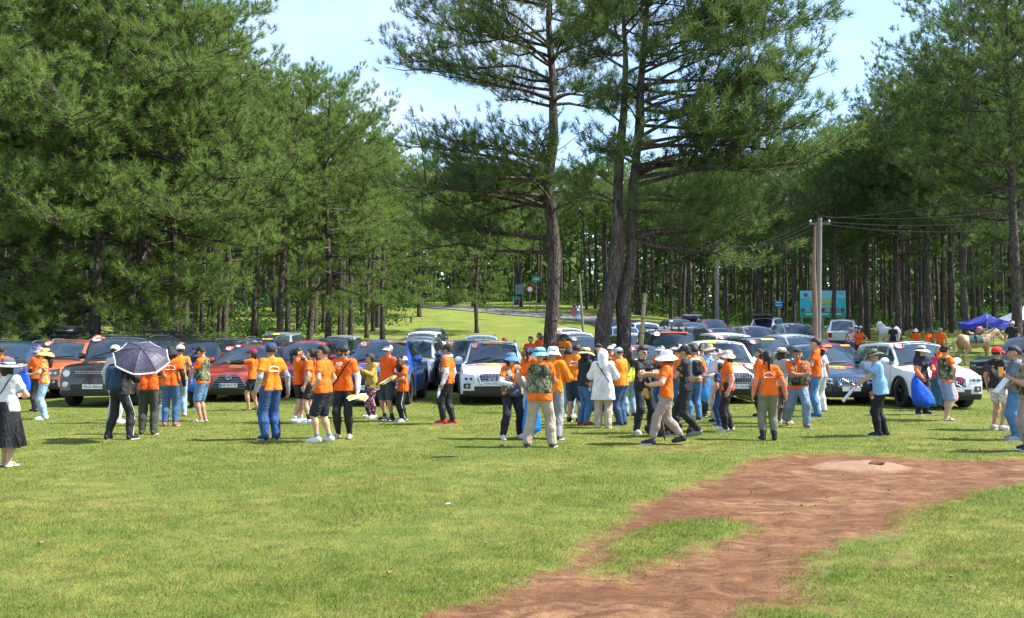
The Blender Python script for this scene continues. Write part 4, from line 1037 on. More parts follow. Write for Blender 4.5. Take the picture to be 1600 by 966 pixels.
car('suv', 'rect', 1105, 46, SIL, 5, 'long silver roofed suv behind the black off roader with spot lamps', detail=1)
car('cross', 'rect', 1130, 62, PNK, 6, 'rose red suv far back before the left concrete pole', detail=1)
car('suv', 'rect', 1148, 42, BLK, 6, 'black suv behind the white suv with the slatted grille', num='11', rails=True, detail=1)
car('suv', 'rect', 1172, 35.5, WHT, 6, 'white suv with dark windscreen right of the slatted grille car', num='13', detail=1)
car('suv', 'rect', 1232, 31.5, BLK, 8, 'black suv behind the fedora man with a yellow strip on its windscreen', num='15', top=T(DECY, 0, .9, ''), detail=1, rails=True)
car('cross', 'rect', 1204, 47, SIL, 6, 'silver suv behind the black one in the right block', num='19', detail=1)
car('suv', 'rect', 1215, 66, WHT, 180 - 28, 'white hatchback with raised tailgate under the small blue sign', open_hatch=True, detail=1)
car('pickup', 'pickup', 1272, 46, LBL, 8, 'light blue pickup beside the right concrete pole', num='22', top=T(WHITEP, -.4, .3, ''), detail=1)
car('suv', 'rect', 1318, 62, SIL, 180 - 20, 'silver suv seen from behind below the billboard', detail=1, rails=True)
car('cross', 'rect', 1290, 36, SIL, 10, 'silver roofed suv behind the navy suv', detail=1)
car('sedan', 'low', 1352, 33.5, RD2, 12, 'deep red car between the navy suv and the white suv', num='23', top=T(DECO, .5, .7, ''), detail=1)
# ---------------------------------------------------------------- people: implicit surfaces meshed with surface nets
def surf_net(fn, lo, hi, h):
    lo = np.array(lo, float); hi = np.array(hi, float); n = np.maximum(4, np.ceil((hi - lo) / h).astype(int) + 1)
    ax = [lo[k] + h * np.arange(n[k]) for k in range(3)]
    X, Y, Z = np.meshgrid(*ax, indexing='ij'); P = np.stack([X, Y, Z], -1).reshape(-1, 3).astype(np.float32)
    v = fn(P).reshape(X.shape)
    v[0] = v[-1] = 1; v[:, 0] = v[:, -1] = 1; v[:, :, 0] = v[:, :, -1] = 1
    s = v < 0
    cs = tuple(np.array(v.shape) - 1); acc = np.zeros(cs + (3,)); cnt = np.zeros(cs)
    quads = []
    cells = np.arange(np.prod(cs)).reshape(cs)
    for a in range(3):
        b, c = (a + 1) % 3, (a + 2) % 3
        sl0 = [slice(None)] * 3; sl1 = [slice(None)] * 3; sl0[a] = slice(0, -1); sl1[a] = slice(1, None)
        cr_ = s[tuple(sl0)] != s[tuple(sl1)]
        I = np.argwhere(cr_)
        if not len(I): continue
        J = I.copy(); J[:, a] += 1
        v0 = v[tuple(I.T)]; v1 = v[tuple(J.T)]; t = v0 / (v0 - v1)
        p = I.astype(float); p[:, a] += t
        ok = (I[:, b] > 0) & (I[:, c] > 0) & (I[:, b] < cs[b]) & (I[:, c] < cs[c]); I = I[ok]; p = p[ok]; ins = s[tuple(I.T)]
        q = []
        for db, dc in ((0, 0), (-1, 0), (-1, -1), (0, -1)):
            K = I.copy(); K[:, b] += db; K[:, c] += dc
            np.add.at(acc, tuple(K.T), p); np.add.at(cnt, tuple(K.T), 1); q.append(cells[tuple(K.T)])
        q = np.stack(q, 1); q[~ins] = q[~ins][:, ::-1]; quads.append(q[:, ::1])
    if not quads: return np.zeros((0, 3)), np.zeros((0, 4), int)
    Q = np.concatenate(quads); used = np.unique(Q); mp_ = np.full(cells.size, -1); mp_[used] = np.arange(len(used))
    V = acc.reshape(-1, 3)[used] / cnt.reshape(-1)[used][:, None] * h + lo
    return V, mp_[Q]
def smin(a, b, k):
    if k <= 0: return np.minimum(a, b)
    h = np.maximum(k - np.abs(a - b), 0) / k
    return np.minimum(a, b) - h * h * k * .25
def field(prims, P, k=.03, inflate=0., tn=0.):
    """prims: (a, b, ra, rb[, flat]) round cones"""
    d = None
    for pr in prims:
        a, b, ra, rb = pr[:4]
        a = np.asarray(a, np.float32); b = np.asarray(b, np.float32); ab = b - a; L2 = max(1e-9, float(ab @ ab))
        t = np.clip(((P - a) @ ab) / L2, 0, 1)
        q = P - a - t[:, None] * ab
        e = np.sqrt(np.einsum('ij,ij->i', q, q)) - (ra + (rb - ra) * t) - inflate
        d = e if d is None else smin(d, e, k)
    return d
def bounds(prims, pad):
    A = np.array([np.minimum(p[0], p[1]) - max(p[2], p[3]) for p in prims]).min(0) - pad
    B = np.array([np.maximum(p[0], p[1]) + max(p[2], p[3]) for p in prims]).max(0) + pad
    return A, B
def build_sdf(prims, h, k=.03, inflate=0., cut=None, wr=0., seed=0):
    lo, hi = bounds(prims, inflate + 2.2 * h + wr)
    def fn(P):
        d = field(prims, P, k, inflate)
        if wr:
            near = np.abs(d) < .05
            d[near] += wr * noise3(P[near] * [1, 1, .7], 11, seed).astype(np.float32)
        if cut is not None: d = cut(P, d)
        return d
    return surf_net(fn, lo, hi, h)
def unit(v): v = np.asarray(v, float); return v / (np.linalg.norm(v) + 1e-9)
def ik(a, c, l1, l2, hint):
    """elbow / knee position between a and c; c pulled in if out of reach"""
    a = np.array(a, float); c = np.array(c, float); v = c - a; d = np.linalg.norm(v)
    if d > (l1 + l2) * .995: c = a + v / d * (l1 + l2) * .995; v = c - a; d = np.linalg.norm(v)
    if d < abs(l1 - l2) * 1.05: d = abs(l1 - l2) * 1.05; c = a + unit(v) * d; v = c - a
    u = v / d; x = (l1 ** 2 - l2 ** 2 + d * d) / (2 * d); h = math.sqrt(max(0, l1 ** 2 - x * x))
    n = np.array(hint, float); n = n - u * (n @ u); n = unit(n)
    return a + u * x + n * h, c
SKINS = [plain('skin_%d' % i, c, .55, spec=.35, var=.06) for i, c in enumerate([(.50, .29, .19), (.42, .225, .14), (.34, .17, .10), (.58, .36, .26)])]
HAIRB = plain('hair_black', (.014, .011, .010), .7, vs=30, var=.5); HAIRG = plain('hair_brown', (.05, .025, .015), .5, vs=30, var=.4)
EYE = plain('eye_dark', (.015, .012, .012), .3); LIP = plain('lips', (.33, .10, .08), .5); SUNG = plain('sunglass_lens', (.01, .01, .012), .12)
O_ = (.84, .140, .008); O2 = (.80, .105, .008); YO = (.84, .21, .010)
K_ = (.016, .017, .020); NVY = (.022, .040, .085); JEAN = (.055, .115, .22); LJ = (.26, .38, .48); KH = (.40, .33, .24); GRYC = (.25, .26, .27); WH = (.66, .66, .67)
OLV = (.17, .18, .11); TAU = (.33, .26, .22); SHB = (.26, .33, .50); LBS = (.22, .42, .70)
ARM = dict(   # wrist targets in body heights from the middle of the shoulders: x outwards, y forwards, z up ; elbow hint
 down=((.165, .02, -.30), (.3, -1, 0)), down2=((.19, -.03, -.295), (.5, -1, 0)), fwd=((.10, .24, -.16), (.5, -.3, -1)), phone=((.03, .19, -.085), (.6, -.2, -1)), hip=((.155, .02, -.215), (1, -.6, 0)),
 pocket=((.14, .05, -.265), (.7, -.8, 0)), cross=((-.06, .125, -.115), (1, .1, -.6)), head=((.055, .04, .155), (1, .2, .2)), face=((.01, .105, .03), (.8, .3, -1)), reach=((.14, .32, -.03), (.5, 0, -1)), side=((.33, .05, -.03), (.2, -.2, -1)),
 back=((.03, -.10, -.24), (1, -.5, 0)), hug=((.31, .10, -.06), (.2, -.2, -1)), point=((.12, .30, -.22), (.3, -.3, -1)), bag=((.10, .14, -.27), (.6, -.4, -1)), hold=((.07, .17, -.17), (.8, 0, -1)), umb=((.06, .12, -.02), (.8, -.2, -1)), strap=((.05, .13, -.05), (1, -.1, -1)))
PEOPLE = {}
_shoe_cache = {}
def person(key, px, fy, H, yaw, label, top=O_, tk='tee', bot=K_, bk='long', sleeve=None, shoe=K_, sock=None, hat=None, hair='short', arms=('down', 'down'), legs='stand', skin=1, g=1., lean=0., head=(0, 0), lod=1,
           backprint=False, vest=None, glasses=None, strap=None, scarf=None, stripe=None, d=None, z=None, hem=None, bootx=None, group=None, collar=True, woman=False, pants_mat=None, top_mat=None, cuff=None, mask=None, pack=None, glove=None):
    """yaw: 0 looks away from the camera, 90 to the photo's right, 180 at the camera, 270 to the left"""
    dd = d or CAMZ * F / (fy - HZ); loc = at(px, dd)
    if z is not None: loc.z = z
    root = empty('person', loc, -R(yaw), label, 'person', group or 'people on the meadow')
    s = H; seed = abs(hash_(key)) % 1000; pr = random.Random(seed)
    fem = .93 if woman else 1.0
    hv = {1: .0195, 0: .028}[lod]
    # ---- joints
    st = {'stand': ((-.062, .0), (.062, .0)), 'wide': ((-.12, -.02), (.12, .04)), 'walk': ((-.04, .17), (.045, -.15)), 'walk2': ((-.045, -.13), (.05, .15)), 'stag': ((-.05, .05), (.065, -.04)), 'stag2': ((-.055, -.05), (.05, .06)), 'stride': ((-.07, .14), (.09, -.20))}[legs]
    drop = {'walk': .012, 'walk2': .010, 'stride': .03, 'wide': .008}.get(legs, 0) * s
    hz_ = .515 * s - drop
    lr = R(lean); Rl = rotx(-lr); hipc = np.array([0, 0, hz_])
    U = lambda x, y, z: hipc + Rl @ (np.array([x, y, z]) * s - np.array([0, 0, .515 * s]))
    hipL, hipR = np.array([-.050 * s, 0, hz_]), np.array([.050 * s, 0, hz_])
    leg = []
    for hp, (fx_, fy_) in zip((hipL, hipR), st):
        lift = .035 * s if fy_ < -.1 else 0.
        an = np.array([fx_ * s, fy_ * s - .01 * s, .048 * s + lift])
        kn, an = ik(hp, an, .245 * s, .238 * s, (.12 * np.sign(fx_), 1, 0)); leg.append((hp, kn, an, lift))
    sw = .098 * fem * (1 + .25 * (g - 1)); g = g * .88
    sh = [U(-sw, 0, .805), U(sw, 0, .805)]; shc = U(0, 0, .805)
    arm = []
    for i, sg in enumerate((-1, 1)):
        tgt, hint = ARM[arms[i]] if isinstance(arms[i], str) else arms[i]
        wv = shc + Rl @ (np.array([sg * tgt[0], tgt[1], tgt[2]]) * s) if arms[i] not in ('down', 'down2', 'pocket', 'hip') else shc + np.array([sg * tgt[0] * (1 + .3 * (g - 1)), tgt[1], tgt[2]]) * s
        el, wr_ = ik(sh[i], wv, .172 * s, .148 * s, (sg * hint[0], hint[1], hint[2])); arm.append((sh[i], el, wr_))
    hy, hp_ = R(head[0]), R(head[1])
    nk = U(0, .004, .858); RH = Rl @ rotz(-hy) @ rotx(-hp_); hs_ = s * (1.01 + .03 * (1.68 / s if s > 1.3 else 1.25))
    Hd = lambda x, y, z: nk + RH @ (np.array([x, y, z]) * hs_)
    # ---- body
    hips = [(U(-.042, 0, .525), U(-.038, 0, .61), .062 * g * s, .050 * g * s), (U(.042, 0, .525), U(.038, 0, .61), .062 * g * s, .050 * g * s)]
    chest = [(U(-.036, 0, .61), U(-.048, .004, .745), .050 * g * s, .058 * g * s), (U(.036, 0, .61), U(.048, .004, .745), .050 * g * s, .058 * g * s),
             (U(-.02, -.004, .80), U(-sw * .86, 0, .800), .036 * s, .036 * s), (U(.02, -.004, .80), U(sw * .86, 0, .800), .036 * s, .036 * s)]
    if woman: chest += [(U(-.038, .045, .725), U(-.038, .05, .72), .032 * s, .030 * s), (U(.038, .045, .725), U(.038, .05, .72), .032 * s, .030 * s)]
    if g > 1.1: chest += [(U(0, .03 * g, .62), U(0, .03, .68), .06 * g * s, .05 * g * s)]
    neck = [(U(0, -.005, .80), Hd(0, .0, .02), .034 * s, .031 * s)]
    LG = [(a, b, .055 * g * s, .037 * s) for a, b, c, _ in leg] + [(b + (c - b) * .0, b + (c - b) * .35, .036 * s, .034 * s) for a, b, c, _ in leg] + [(b + (c - b) * .3, c, .034 * s, .021 * s) for a, b, c, _ in leg]
    LG += [(b + (c - b) * .3 + np.array([0, -.012 * s, 0]), b + (c - b) * .4 + np.array([0, -.012 * s, 0]), .026 * s, .022 * s) for a, b, c, _ in leg]
    AU = [(a, b, .031 * s * (1 + .4 * (g - 1)), .024 * s) for a, b, c in arm]; AF = [(b, b + (c - b) * .3, .0245 * s, .025 * s) for a, b, c in arm] + [(b + (c - b) * .3, c, .025 * s, .0155 * s) for a, b, c in arm]
    V, Fq = build_sdf(hips + chest + neck + LG + AU + AF, .0268 if lod else .034, .018 * s)
    mb = MB(); mb.add(V, Fq, 0)
    # head
    hd = [(Hd(0, -.012, .072), Hd(0, .004, .088), .050 * hs_, .047 * hs_), (Hd(0, .012, .035), Hd(0, .016, .05), .030 * hs_, .040 * hs_), (Hd(0, .040, .022), Hd(0, .034, .030), .018 * hs_, .024 * hs_),
          (Hd(0, .056, .066), Hd(0, .066, .050), .006 * hs_, .0095 * hs_), (Hd(-.049, -.004, .05), Hd(-.050, -.004, .064), .008 * hs_, .010 * hs_), (Hd(.049, -.004, .05), Hd(.050, -.004, .064), .008 * hs_, .010 * hs_), (U(0, -.005, .84), Hd(0, 0, .03), .032 * s, .029 * s)]
    V, Fq = build_sdf(hd, .0115 if lod else .018, .016); mb.add(V, Fq, 0)
    if lod:
        for sg in (-1, 1):
            for (x, y, z, r, mi) in ((.020, .0495, .064, (.0075, .004, .0038), 1), (.021, .051, .079, (.012, .004, .0028), 1)):
                Vb, Fb = blob((0, 0, 0), r, 7, 5); Vb = Vb @ RH.T * hs_ + Hd(sg * x, y, z); mb.add(Vb, Fb, mi)
        Vb, Fb = blob((0, 0, 0), (.014, .004, .0035), 8, 5); Vb = Vb @ RH.T * hs_ + Hd(0, .0555, .030); mb.add(Vb, Fb, 2)
    # hands with five fingers
    hand_mat = 3
    for i, sg in enumerate((-1, 1)):
        a, b, c = arm[i]; f = unit(c - b); pose = arms[i]
        if glove is None and pose == 'pocket': continue
        inn = np.array([-sg, 0, 0.]); 
        if pose in ('fwd', 'phone', 'hold', 'reach', 'point'): inn = np.array([-sg * .6, 0, .8])
        if pose in ('face', 'head', 'cross', 'strap', 'hug'): inn = np.array([-sg * .3, -.9, 0])
        nrm = unit(inn - f * (inn @ f)); sd_ = unit(np.cross(f, nrm)) * (1 if True else -1)
        fwd_ = np.array([0, 1., .4]); sd_ = sd_ * (1 if sd_ @ fwd_ > 0 else -1)       # thumb side
        q = .01 * s / 1.0; k = s * .58
        Pm = c + f * .045 * k; hp = [(c, c + f * .02 * k, .0165 * s, .0175 * s)] + [(c + f * .02 * k + sd_ * u * k, c + f * .080 * k + sd_ * u * 1.25 * k, .0165 * k, .0155 * k) for u in (-.022, 0, .022)]
        curl = {'fwd': 1.0, 'phone': 1.1, 'hold': 1.2, 'bag': 1.6, 'umb': 1.7, 'point': .5, 'reach': .5, 'hug': .7}.get(pose, .75) if isinstance(pose, str) else 1.0
        for j in range(4):
            u = (-.033 + .022 * j); ln = (.036, .046, .050, .045)[j] * k * 1.0
            b0 = c + f * .082 * k + sd_ * u * k; a1 = curl * .55 + .06 * j; d1 = f * math.cos(a1) + nrm * math.sin(a1); b1_ = b0 + d1 * ln; a2 = a1 + curl * .8; d2 = f * math.cos(a2) + nrm * math.sin(a2); b2_ = b1_ + d2 * ln * .85
            hp += [(b0, b1_, .0098 * k, .0088 * k), (b1_, b2_, .0088 * k, .0070 * k)]
        t0 = c + f * .028 * k + sd_ * .026 * k; t1 = t0 + (f * .6 + sd_ * .8 + nrm * .2) * .040 * k; t2 = t1 + (f * .85 + sd_ * .25 + nrm * .45) * .034 * k
        hp += [(t0, t1, .0135 * k, .0105 * k), (t1, t2, .0105 * k, .0078 * k)]
        V, Fq = build_sdf(hp, .0108 if lod else .018, .006); mb.add(V, Fq, hand_mat)
    bare_feet = bootx == 'bare'
    for (a, b, c, lift), (fx_, fy_) in zip(leg, st):
        to = unit([np.sign(fx_) * .22, 1, 0]); gz0 = lift * .55
        hl = c * [1, 1, 0] + np.array([0, -.012 * s, .022 * s + lift * .9]); tt = c * [1, 1, 0] + to * .098 * s + np.array([0, 0, .014 * s + gz0 * .3])
        V, Fq = build_sdf([(hl, tt, .019 * s, .012 * s), (c, c * [1, 1, 0] + to * .05 * s + np.array([0, 0, .022 * s + lift * .8]), .020 * s, .016 * s)], .018, .01); mb.add(V, Fq, 0)
    sk = SKINS[skin]; gm = cloth(glove) if glove else sk
    mb.build('body', [sk, EYE, LIP, gm], root, smooth=True)
    # ---- shoes
    if not bare_feet:
        sandal = bootx == 'sandal'
        for (a, b, c, lift), (fx_, fy_) in zip(leg, st):
            to = unit([np.sign(fx_) * .22, 1, 0]); gz0 = lift * .3; sdv = np.array([to[1], -to[0], 0])
            hl = c * [1, 1, 0] + np.array([0, -.018 * s, lift * .85]); tt = c * [1, 1, 0] + to * .115 * s + np.array([0, 0, gz0])
            rm = .0255 * s; up = np.array([0, 0, 1.])
            sp = [(hl + up * rm, c * [1, 1, 0] + to * .05 * s + up * (rm * .95 + lift * .6), rm * 1.0, rm * 1.08), (c * [1, 1, 0] + to * .05 * s + up * (rm * .9 + lift * .6), tt + up * rm * .75 - to * .02 * s, rm * 1.08, rm * .85)]
            if not sandal: sp += [(c + up * .0, hl + up * rm * 1.2, .029 * s, .028 * s)] if bootx != 'boot' else [(c + up * .06 * s, hl + up * rm, .034 * s, .03 * s)]
            def cutf(P, d, z0=-.001, zc=c[2], sd=sandal, lf=lift):
                d = np.maximum(d, z0 + .0 - P[:, 2])
                return np.maximum(d, P[:, 2] - .022 * s - lf * .7) if sd else np.maximum(d, P[:, 2] - (zc + (.075 * s if bootx == 'boot' else .012 * s)))
            V, Fq = build_sdf(sp, .0135 if lod else .02, .02, cut=cutf)
            if lift: V[:, 2] += .0
            m2 = MB(); m2.add(V, Fq)
            sh_o = m2.build('sandal' if sandal else 'shoe', cloth(shoe, rough=.6), root, smooth=True)
            if sandal:
                m2 = MB(); cc = c * [1, 1, 0] + to * .045 * s; m2.tube([cc + sdv * .034 * s * math.cos(q_) + up * (.018 * s + .024 * s * math.sin(q_)) for q_ in np.linspace(0, math.pi, 7)], .008, 5, flat=2.0); m2.build('sandal_strap', cloth(shoe, rough=.6), sh_o)
            else:
                m2 = MB(); n_ = 12; pts = [cc_ for cc_ in [c * [1, 1, 0] + to * (.052 * s + .082 * s * math.cos(q_)) + sdv * .031 * s * math.sin(q_) for q_ in np.linspace(0, 2 * np.pi, n_, endpoint=False)]]
                if not lift:
                    A_ = np.array(pts) + up * .016; B_ = np.array(pts) + up * .001; j = np.arange(n_); kk = (j + 1) % n_
                    m2.add(np.vstack([A_, B_]), np.stack([j + n_, kk + n_, kk, j], 1)); m2.add(np.vstack([A_, A_.mean(0)]), np.stack([j, kk, np.full(n_, n_)], 1)); m2.build('sole', cloth(WH if sum(shoe) < 1.2 or True else K_), sh_o)
    if sock:
        V, Fq = build_sdf([(b + (c - b) * (.68 if sock[1] > 1 else .84), c - np.array([0, 0, .01]), .026 * s, .0225 * s) for a, b, c, _ in leg], .014, .01, .004); m2 = MB(); m2.add(V, Fq); m2.build('socks', cloth(sock[0]), root, smooth=True)
    # ---- trousers, shorts, skirt
    pm = pants_mat or cloth(bot)
    if bk in ('long', 'loose', 'tight', 'short', 'shorts', 'cropped'):
        inf = {'long': .010, 'loose': .020, 'tight': .005, 'short': .012, 'shorts': .014, 'cropped': .012}[bk]
        lp = []
        for a, b, c, _ in leg:
            if bk in ('short', 'shorts'):
                e = b + (b - a) * (-.12 if bk == 'shorts' else -.36); lp += [(a, e, .058 * g * s, .047 * s)]
            else:
                e = c + (c - b) * -.02 if bk != 'cropped' else b + (c - b) * .8
                wid = {'long': .031, 'loose': .036, 'tight': .024, 'cropped': .033}[bk]
                lp += [(a, b, .058 * g * s, .041 * s), (b, b + (c - b) * .4 + np.array([0, -.008 * s, 0]), .041 * s, .040 * s), (b + (c - b) * .4 + np.array([0, -.008 * s, 0]), e, .040 * s, wid * s)]
        hi_z = .565
        V, Fq = build_sdf(hips + lp, hv * 1.14, .02 * s, inf, cut=lambda P, d: np.maximum(d, (P @ (Rl @ np.array([0, 0, 1.]))) - (U(0, 0, hi_z) @ (Rl @ np.array([0, 0, 1.])))), wr=.007 if bk != 'tight' else .003, seed=seed)
        m2 = MB(); m2.add(V, Fq); tr_o = m2.build({'short': 'shorts', 'shorts': 'shorts'}.get(bk, 'trousers'), pm, root, smooth=True)
        if stripe:
            for (a, b, c, _), sg in zip(leg, (-1, 1)):
                m2 = MB(); o_ = np.array([sg, .15, 0]); q1 = .057 * g * s + inf + .001; q2 = .041 * s + inf + .001; q3 = .030 * s + inf + .001
                m2.tube([a + o_ * q1, (a + b) / 2 + o_ * (q1 + q2) / 2, b + o_ * q2] + ([c + o_ * q3] if bk not in ('shorts', 'short') else []), .008, 5); m2.build('side_stripe', cloth(stripe), tr_o)
    elif bk == 'skirt':
        zt = U(0, 0, .60)[2]; z0 = cuff or .16 * s; n_ = 40; rows = []
        for u in np.linspace(0, 1, 12):
            z_ = zt + (z0 - zt) * u; r = (.085 + .085 * u ** .8) * s; a_ = np.linspace(0, 2 * np.pi, n_, endpoint=False)
            rr = r * (1 + (.03 + .09 * u) * np.sin(a_ * 9 + 2 * np.sin(a_ * 2 + seed))); rows.append(np.stack([rr * np.cos(a_), rr * .82 * np.sin(a_), np.full(n_, z_) + .012 * u * np.sin(a_ * 5)], 1))
        G_ = np.array(rows); G_ = np.concatenate([G_, G_[:, :1]], 1); I_ = G_ * [.985, .985, 1]; m2 = MB(); m2.slab(I_[:, ::-1], G_[:, ::-1]); m2.build('skirt', pm, root, smooth=True, sharp=60)
    # ---- shirt
    tm = top_mat or cloth(top)
    hz2 = {'tee': .505, 'long': .50, 'tunic': .36, 'crop': .545, 'hood': .50, 'shirt': .49}[tk] if hem is None else hem
    sleeves = []
    full = tk in ('long', 'hood', 'tunic') and sleeve is None
    for a, b, c in arm:
        e = b + (c - b) * .93 if full else a + (b - a) * .72
        if full: sleeves += [(a, b, .031 * s, .029 * s), (b, e, .029 * s, .022 * s)]
        else: sleeves += [(a, e, .030 * s, .035 * s)]
    ti = (.008 if bk == 'loose' else 0) + {'tee': .011, 'long': .012, 'tunic': .022, 'crop': .010, 'hood': .017, 'shirt': .015}[tk]
    hemp = [(U(-.044, 0, .60), U(-.050 - (.02 if tk == 'tunic' else 0), 0, hz2 - .02), .061 * g * s, (.073 if tk != 'tunic' else .078) * g * s), (U(.044, 0, .60), U(.050 + (.02 if tk == 'tunic' else 0), 0, hz2 - .02), .061 * g * s, (.073 if tk != 'tunic' else .078) * g * s)]
    ax = Rl @ np.array([0, 0, 1.]); hz3 = U(0, 0, hz2) @ ax; nz_ = U(0, 0, .846) @ ax
    arr = [(np.array(a), np.array(b)) for a, b, c in arm]
    def cut(P, d):
        h_ = P @ ax; near = np.linalg.norm((P - U(0, 0, .6))[:, :2], axis=1) < .16 * s * g + .05
        d = np.where(near | True, np.maximum(d, np.where(near, hz3 - h_, -1)), d)
        d = np.maximum(d, h_ - nz_ - .35 * np.abs((P - nk) @ (Rl @ np.array([0, 1., 0]))) + np.where(np.linalg.norm(P - nk, axis=1) > .095 * s, -1, 0))
        if not full:
            for a, b in arr:                                           # flat sleeve ends
                u_ = unit(b - a); q_ = (P - a) @ u_; rad = np.linalg.norm(P - a - q_[:, None] * u_, axis=1)
                m_ = (rad < .075 * s) & (q_ > .05 * s); d = np.where(m_, np.maximum(d, q_ - .62 * .172 * s), d)
        return d
    tp_prims = chest + hemp + sleeves + [(U(0, -.004, .80), U(0, -.002, .84), .036 * s, .036 * s)]
    V, Fq = build_sdf(tp_prims, hv, .025 * s, ti, cut=cut, wr=.012, seed=seed + 3)
    m2 = MB(); m2.add(V, Fq); shirt = m2.build({'hood': 'hooded_jacket', 'tunic': 'tunic'}.get(tk, 'shirt'), tm, root, smooth=True)
    fld = lambda P, inf=ti: field(tp_prims, np.asarray(P, np.float32), .025 * s, inf)
    def back_y(x, z, sg=-1, off=.006, inf=ti):
        """march onto the shirt from behind (sg -1) or in front (sg 1)"""
        o0 = U(x, 0, z); dirv = Rl @ np.array([0, sg, 0.]); ts_ = np.linspace(0, .35, 60); Pq = o0 + dirv * ts_[:, None]; dv = fld(Pq, inf); i_ = np.argmax(dv > 0); return o0 + dirv * (ts_[i_] + off)
    if collar and tk in ('tee', 'shirt'):
        m2 = MB(); m2.tube([U(.036 * math.cos(q_), -.004 + .036 * math.sin(q_), .842 - .010 * math.sin(q_)) for q_ in np.linspace(0, 2 * np.pi, 13)], .010, 5, cap=False); m2.build('collar', tm, shirt)
    if backprint:
        m2 = MB(); A_ = [back_y(.060 * math.cos(q_), .715 + .045 * math.sin(q_)) for q_ in np.linspace(.1, math.pi - .1, 11)]; m2.tube(A_, .008, 4); m2.build('back_print', cloth((.85, .83, .78)), shirt)
        m2 = MB(); m2.tube([back_y(x_, .708) for x_ in np.linspace(-.055, .055, 7)], .008, 4); m2.build('back_print', cloth((.85, .83, .78)), shirt)
    if lod and not backprint and not vest and tuple(top) in (O_, O2, YO):
        m2 = MB(); m2.tube([back_y(x_, .745, 1) for x_ in (.028, .038, .05)], .006, 4); m2.build('chest_badge', cloth((.80, .66, .45)), shirt)
    if sleeve:
        for (a, b, c), sl_, in zip(arm, sleeve if isinstance(sleeve[0], (tuple, type(None))) else (sleeve, sleeve)):
            if sl_ is None: continue
            V, Fq = build_sdf([(a + (b - a) * .62, b, .029 * s, .025 * s), (b, c, .026 * s, .017 * s)], .0145, .012, .009, wr=.003, seed=seed); m2 = MB(); m2.add(V, Fq); m2.build('arm_sleeve', cloth(sl_), root, smooth=True)
    if vest:
        def vcut(P, d):
            h_ = P @ ax; q_ = (P - U(0, 0, .7)) @ np.array([1., 0, 0]); yy = (P - U(0, 0, .7)) @ (Rl @ np.array([0, 1., 0]))
            d = np.maximum(d, (U(0, 0, .545) @ ax) - h_); d = np.maximum(d, h_ - U(0, 0, .83) @ ax)
            d = np.maximum(d, np.abs(q_) - (.128 - .65 * np.clip((h_ - U(0, 0, .755) @ ax) / s, 0, .3)) * s * g)
            d = np.where(yy > .02, np.maximum(d, .018 * s + .05 * (h_ - U(0, 0, .6) @ ax) - np.abs(q_)), d)
            return d
        V, Fq = build_sdf(chest + hemp, hv, .04 * s, ti + .014, cut=vcut, wr=.006, seed=seed + 9); m2 = MB(); m2.add(V, Fq); vo = m2.build('vest', vest, root, smooth=True)
        for sx in (-.048, .048):
            p_ = back_y(sx, .615, 1, .012, ti + .014); m2 = MB(); m2.box(p_, (.075 * s, .03, .06 * s)); m2.build('vest_pocket', vest, vo)
    if strap:
        sg = 1 if strap[1] == 'R' else -1; A_ = []; 
        for u in np.linspace(0, 1, 8): A_.append(back_y(sg * (-.075 + .16 * u), .83 - .24 * u, 1, .008, ti + (.014 if vest else 0)))
        for u in np.linspace(1, 0, 8): A_.append(back_y(sg * (-.075 + .16 * u), .83 - .24 * u, -1, .008, ti + (.014 if vest else 0)))
        A_.append(A_[0]); m2 = MB(); m2.tube(A_, .011, 4, cap=False); m2.build('crossbody_strap', cloth(strap[0]), root)
    if scarf:
        m2 = MB(); m2.tube([U(.046 * math.cos(q_), .046 * math.sin(q_), .85 + .008 * math.sin(3 * q_)) for q_ in np.linspace(0, 2 * np.pi, 15)], .026 * s / 1.2, 7, cap=False); m2.build('scarf', cloth(scarf), root, smooth=True)
    if tk == 'hood':
        m2 = MB(); m2.tube([U(.052 * math.cos(q_), -.035 + .038 * math.sin(q_), .835 + .012 * math.sin(q_)) for q_ in np.linspace(0, 2 * np.pi, 13)], .024, 7, cap=False); m2.build('hood', tm, shirt, smooth=True)
    # ---- hair
    hr = [(Hd(0, -.016, .074), Hd(0, .002, .092), .0505 * hs_, .047 * hs_)]
    hm = HAIRG if hair == 'brown' else HAIRB
    if hair in ('long', 'brown'): hr += [(Hd(0, -.036, .07), Hd(0, -.055, -.03), .040 * hs_, .045 * hs_), (Hd(0, -.06, -.03), Hd(0, -.075, -.11), .042 * hs_, .02 * hs_), (Hd(-.035, -.025, .05), Hd(-.04, -.03, -.04), .026 * hs_, .02 * hs_), (Hd(.035, -.025, .05), Hd(.04, -.03, -.04), .026 * hs_, .02 * hs_)]
    if hair == 'pony': hr += [(Hd(0, -.062, .10), Hd(0, -.088, .07), .018 * hs_, .022 * hs_), (Hd(0, -.088, .07), Hd(0, -.085, -.06), .022 * hs_, .010 * hs_)]
    if hair == 'bob': hr += [(Hd(-.036, -.02, .06), Hd(-.038, -.012, .01), .024 * hs_, .018 * hs_), (Hd(.036, -.02, .06), Hd(.038, -.012, .01), .024 * hs_, .018 * hs_), (Hd(0, -.04, .06), Hd(0, -.04, .005), .034 * hs_, .028 * hs_)]
    if hair == 'short': hr += [(Hd(-.018, .016, .116), Hd(.022, .018, .117), .022 * hs_, .021 * hs_)]
    if hair == 'fringe': hr += [(Hd(-.02, .03, .108), Hd(.02, .032, .108), .02 * hs_, .02 * hs_)]
    RT = RH.T
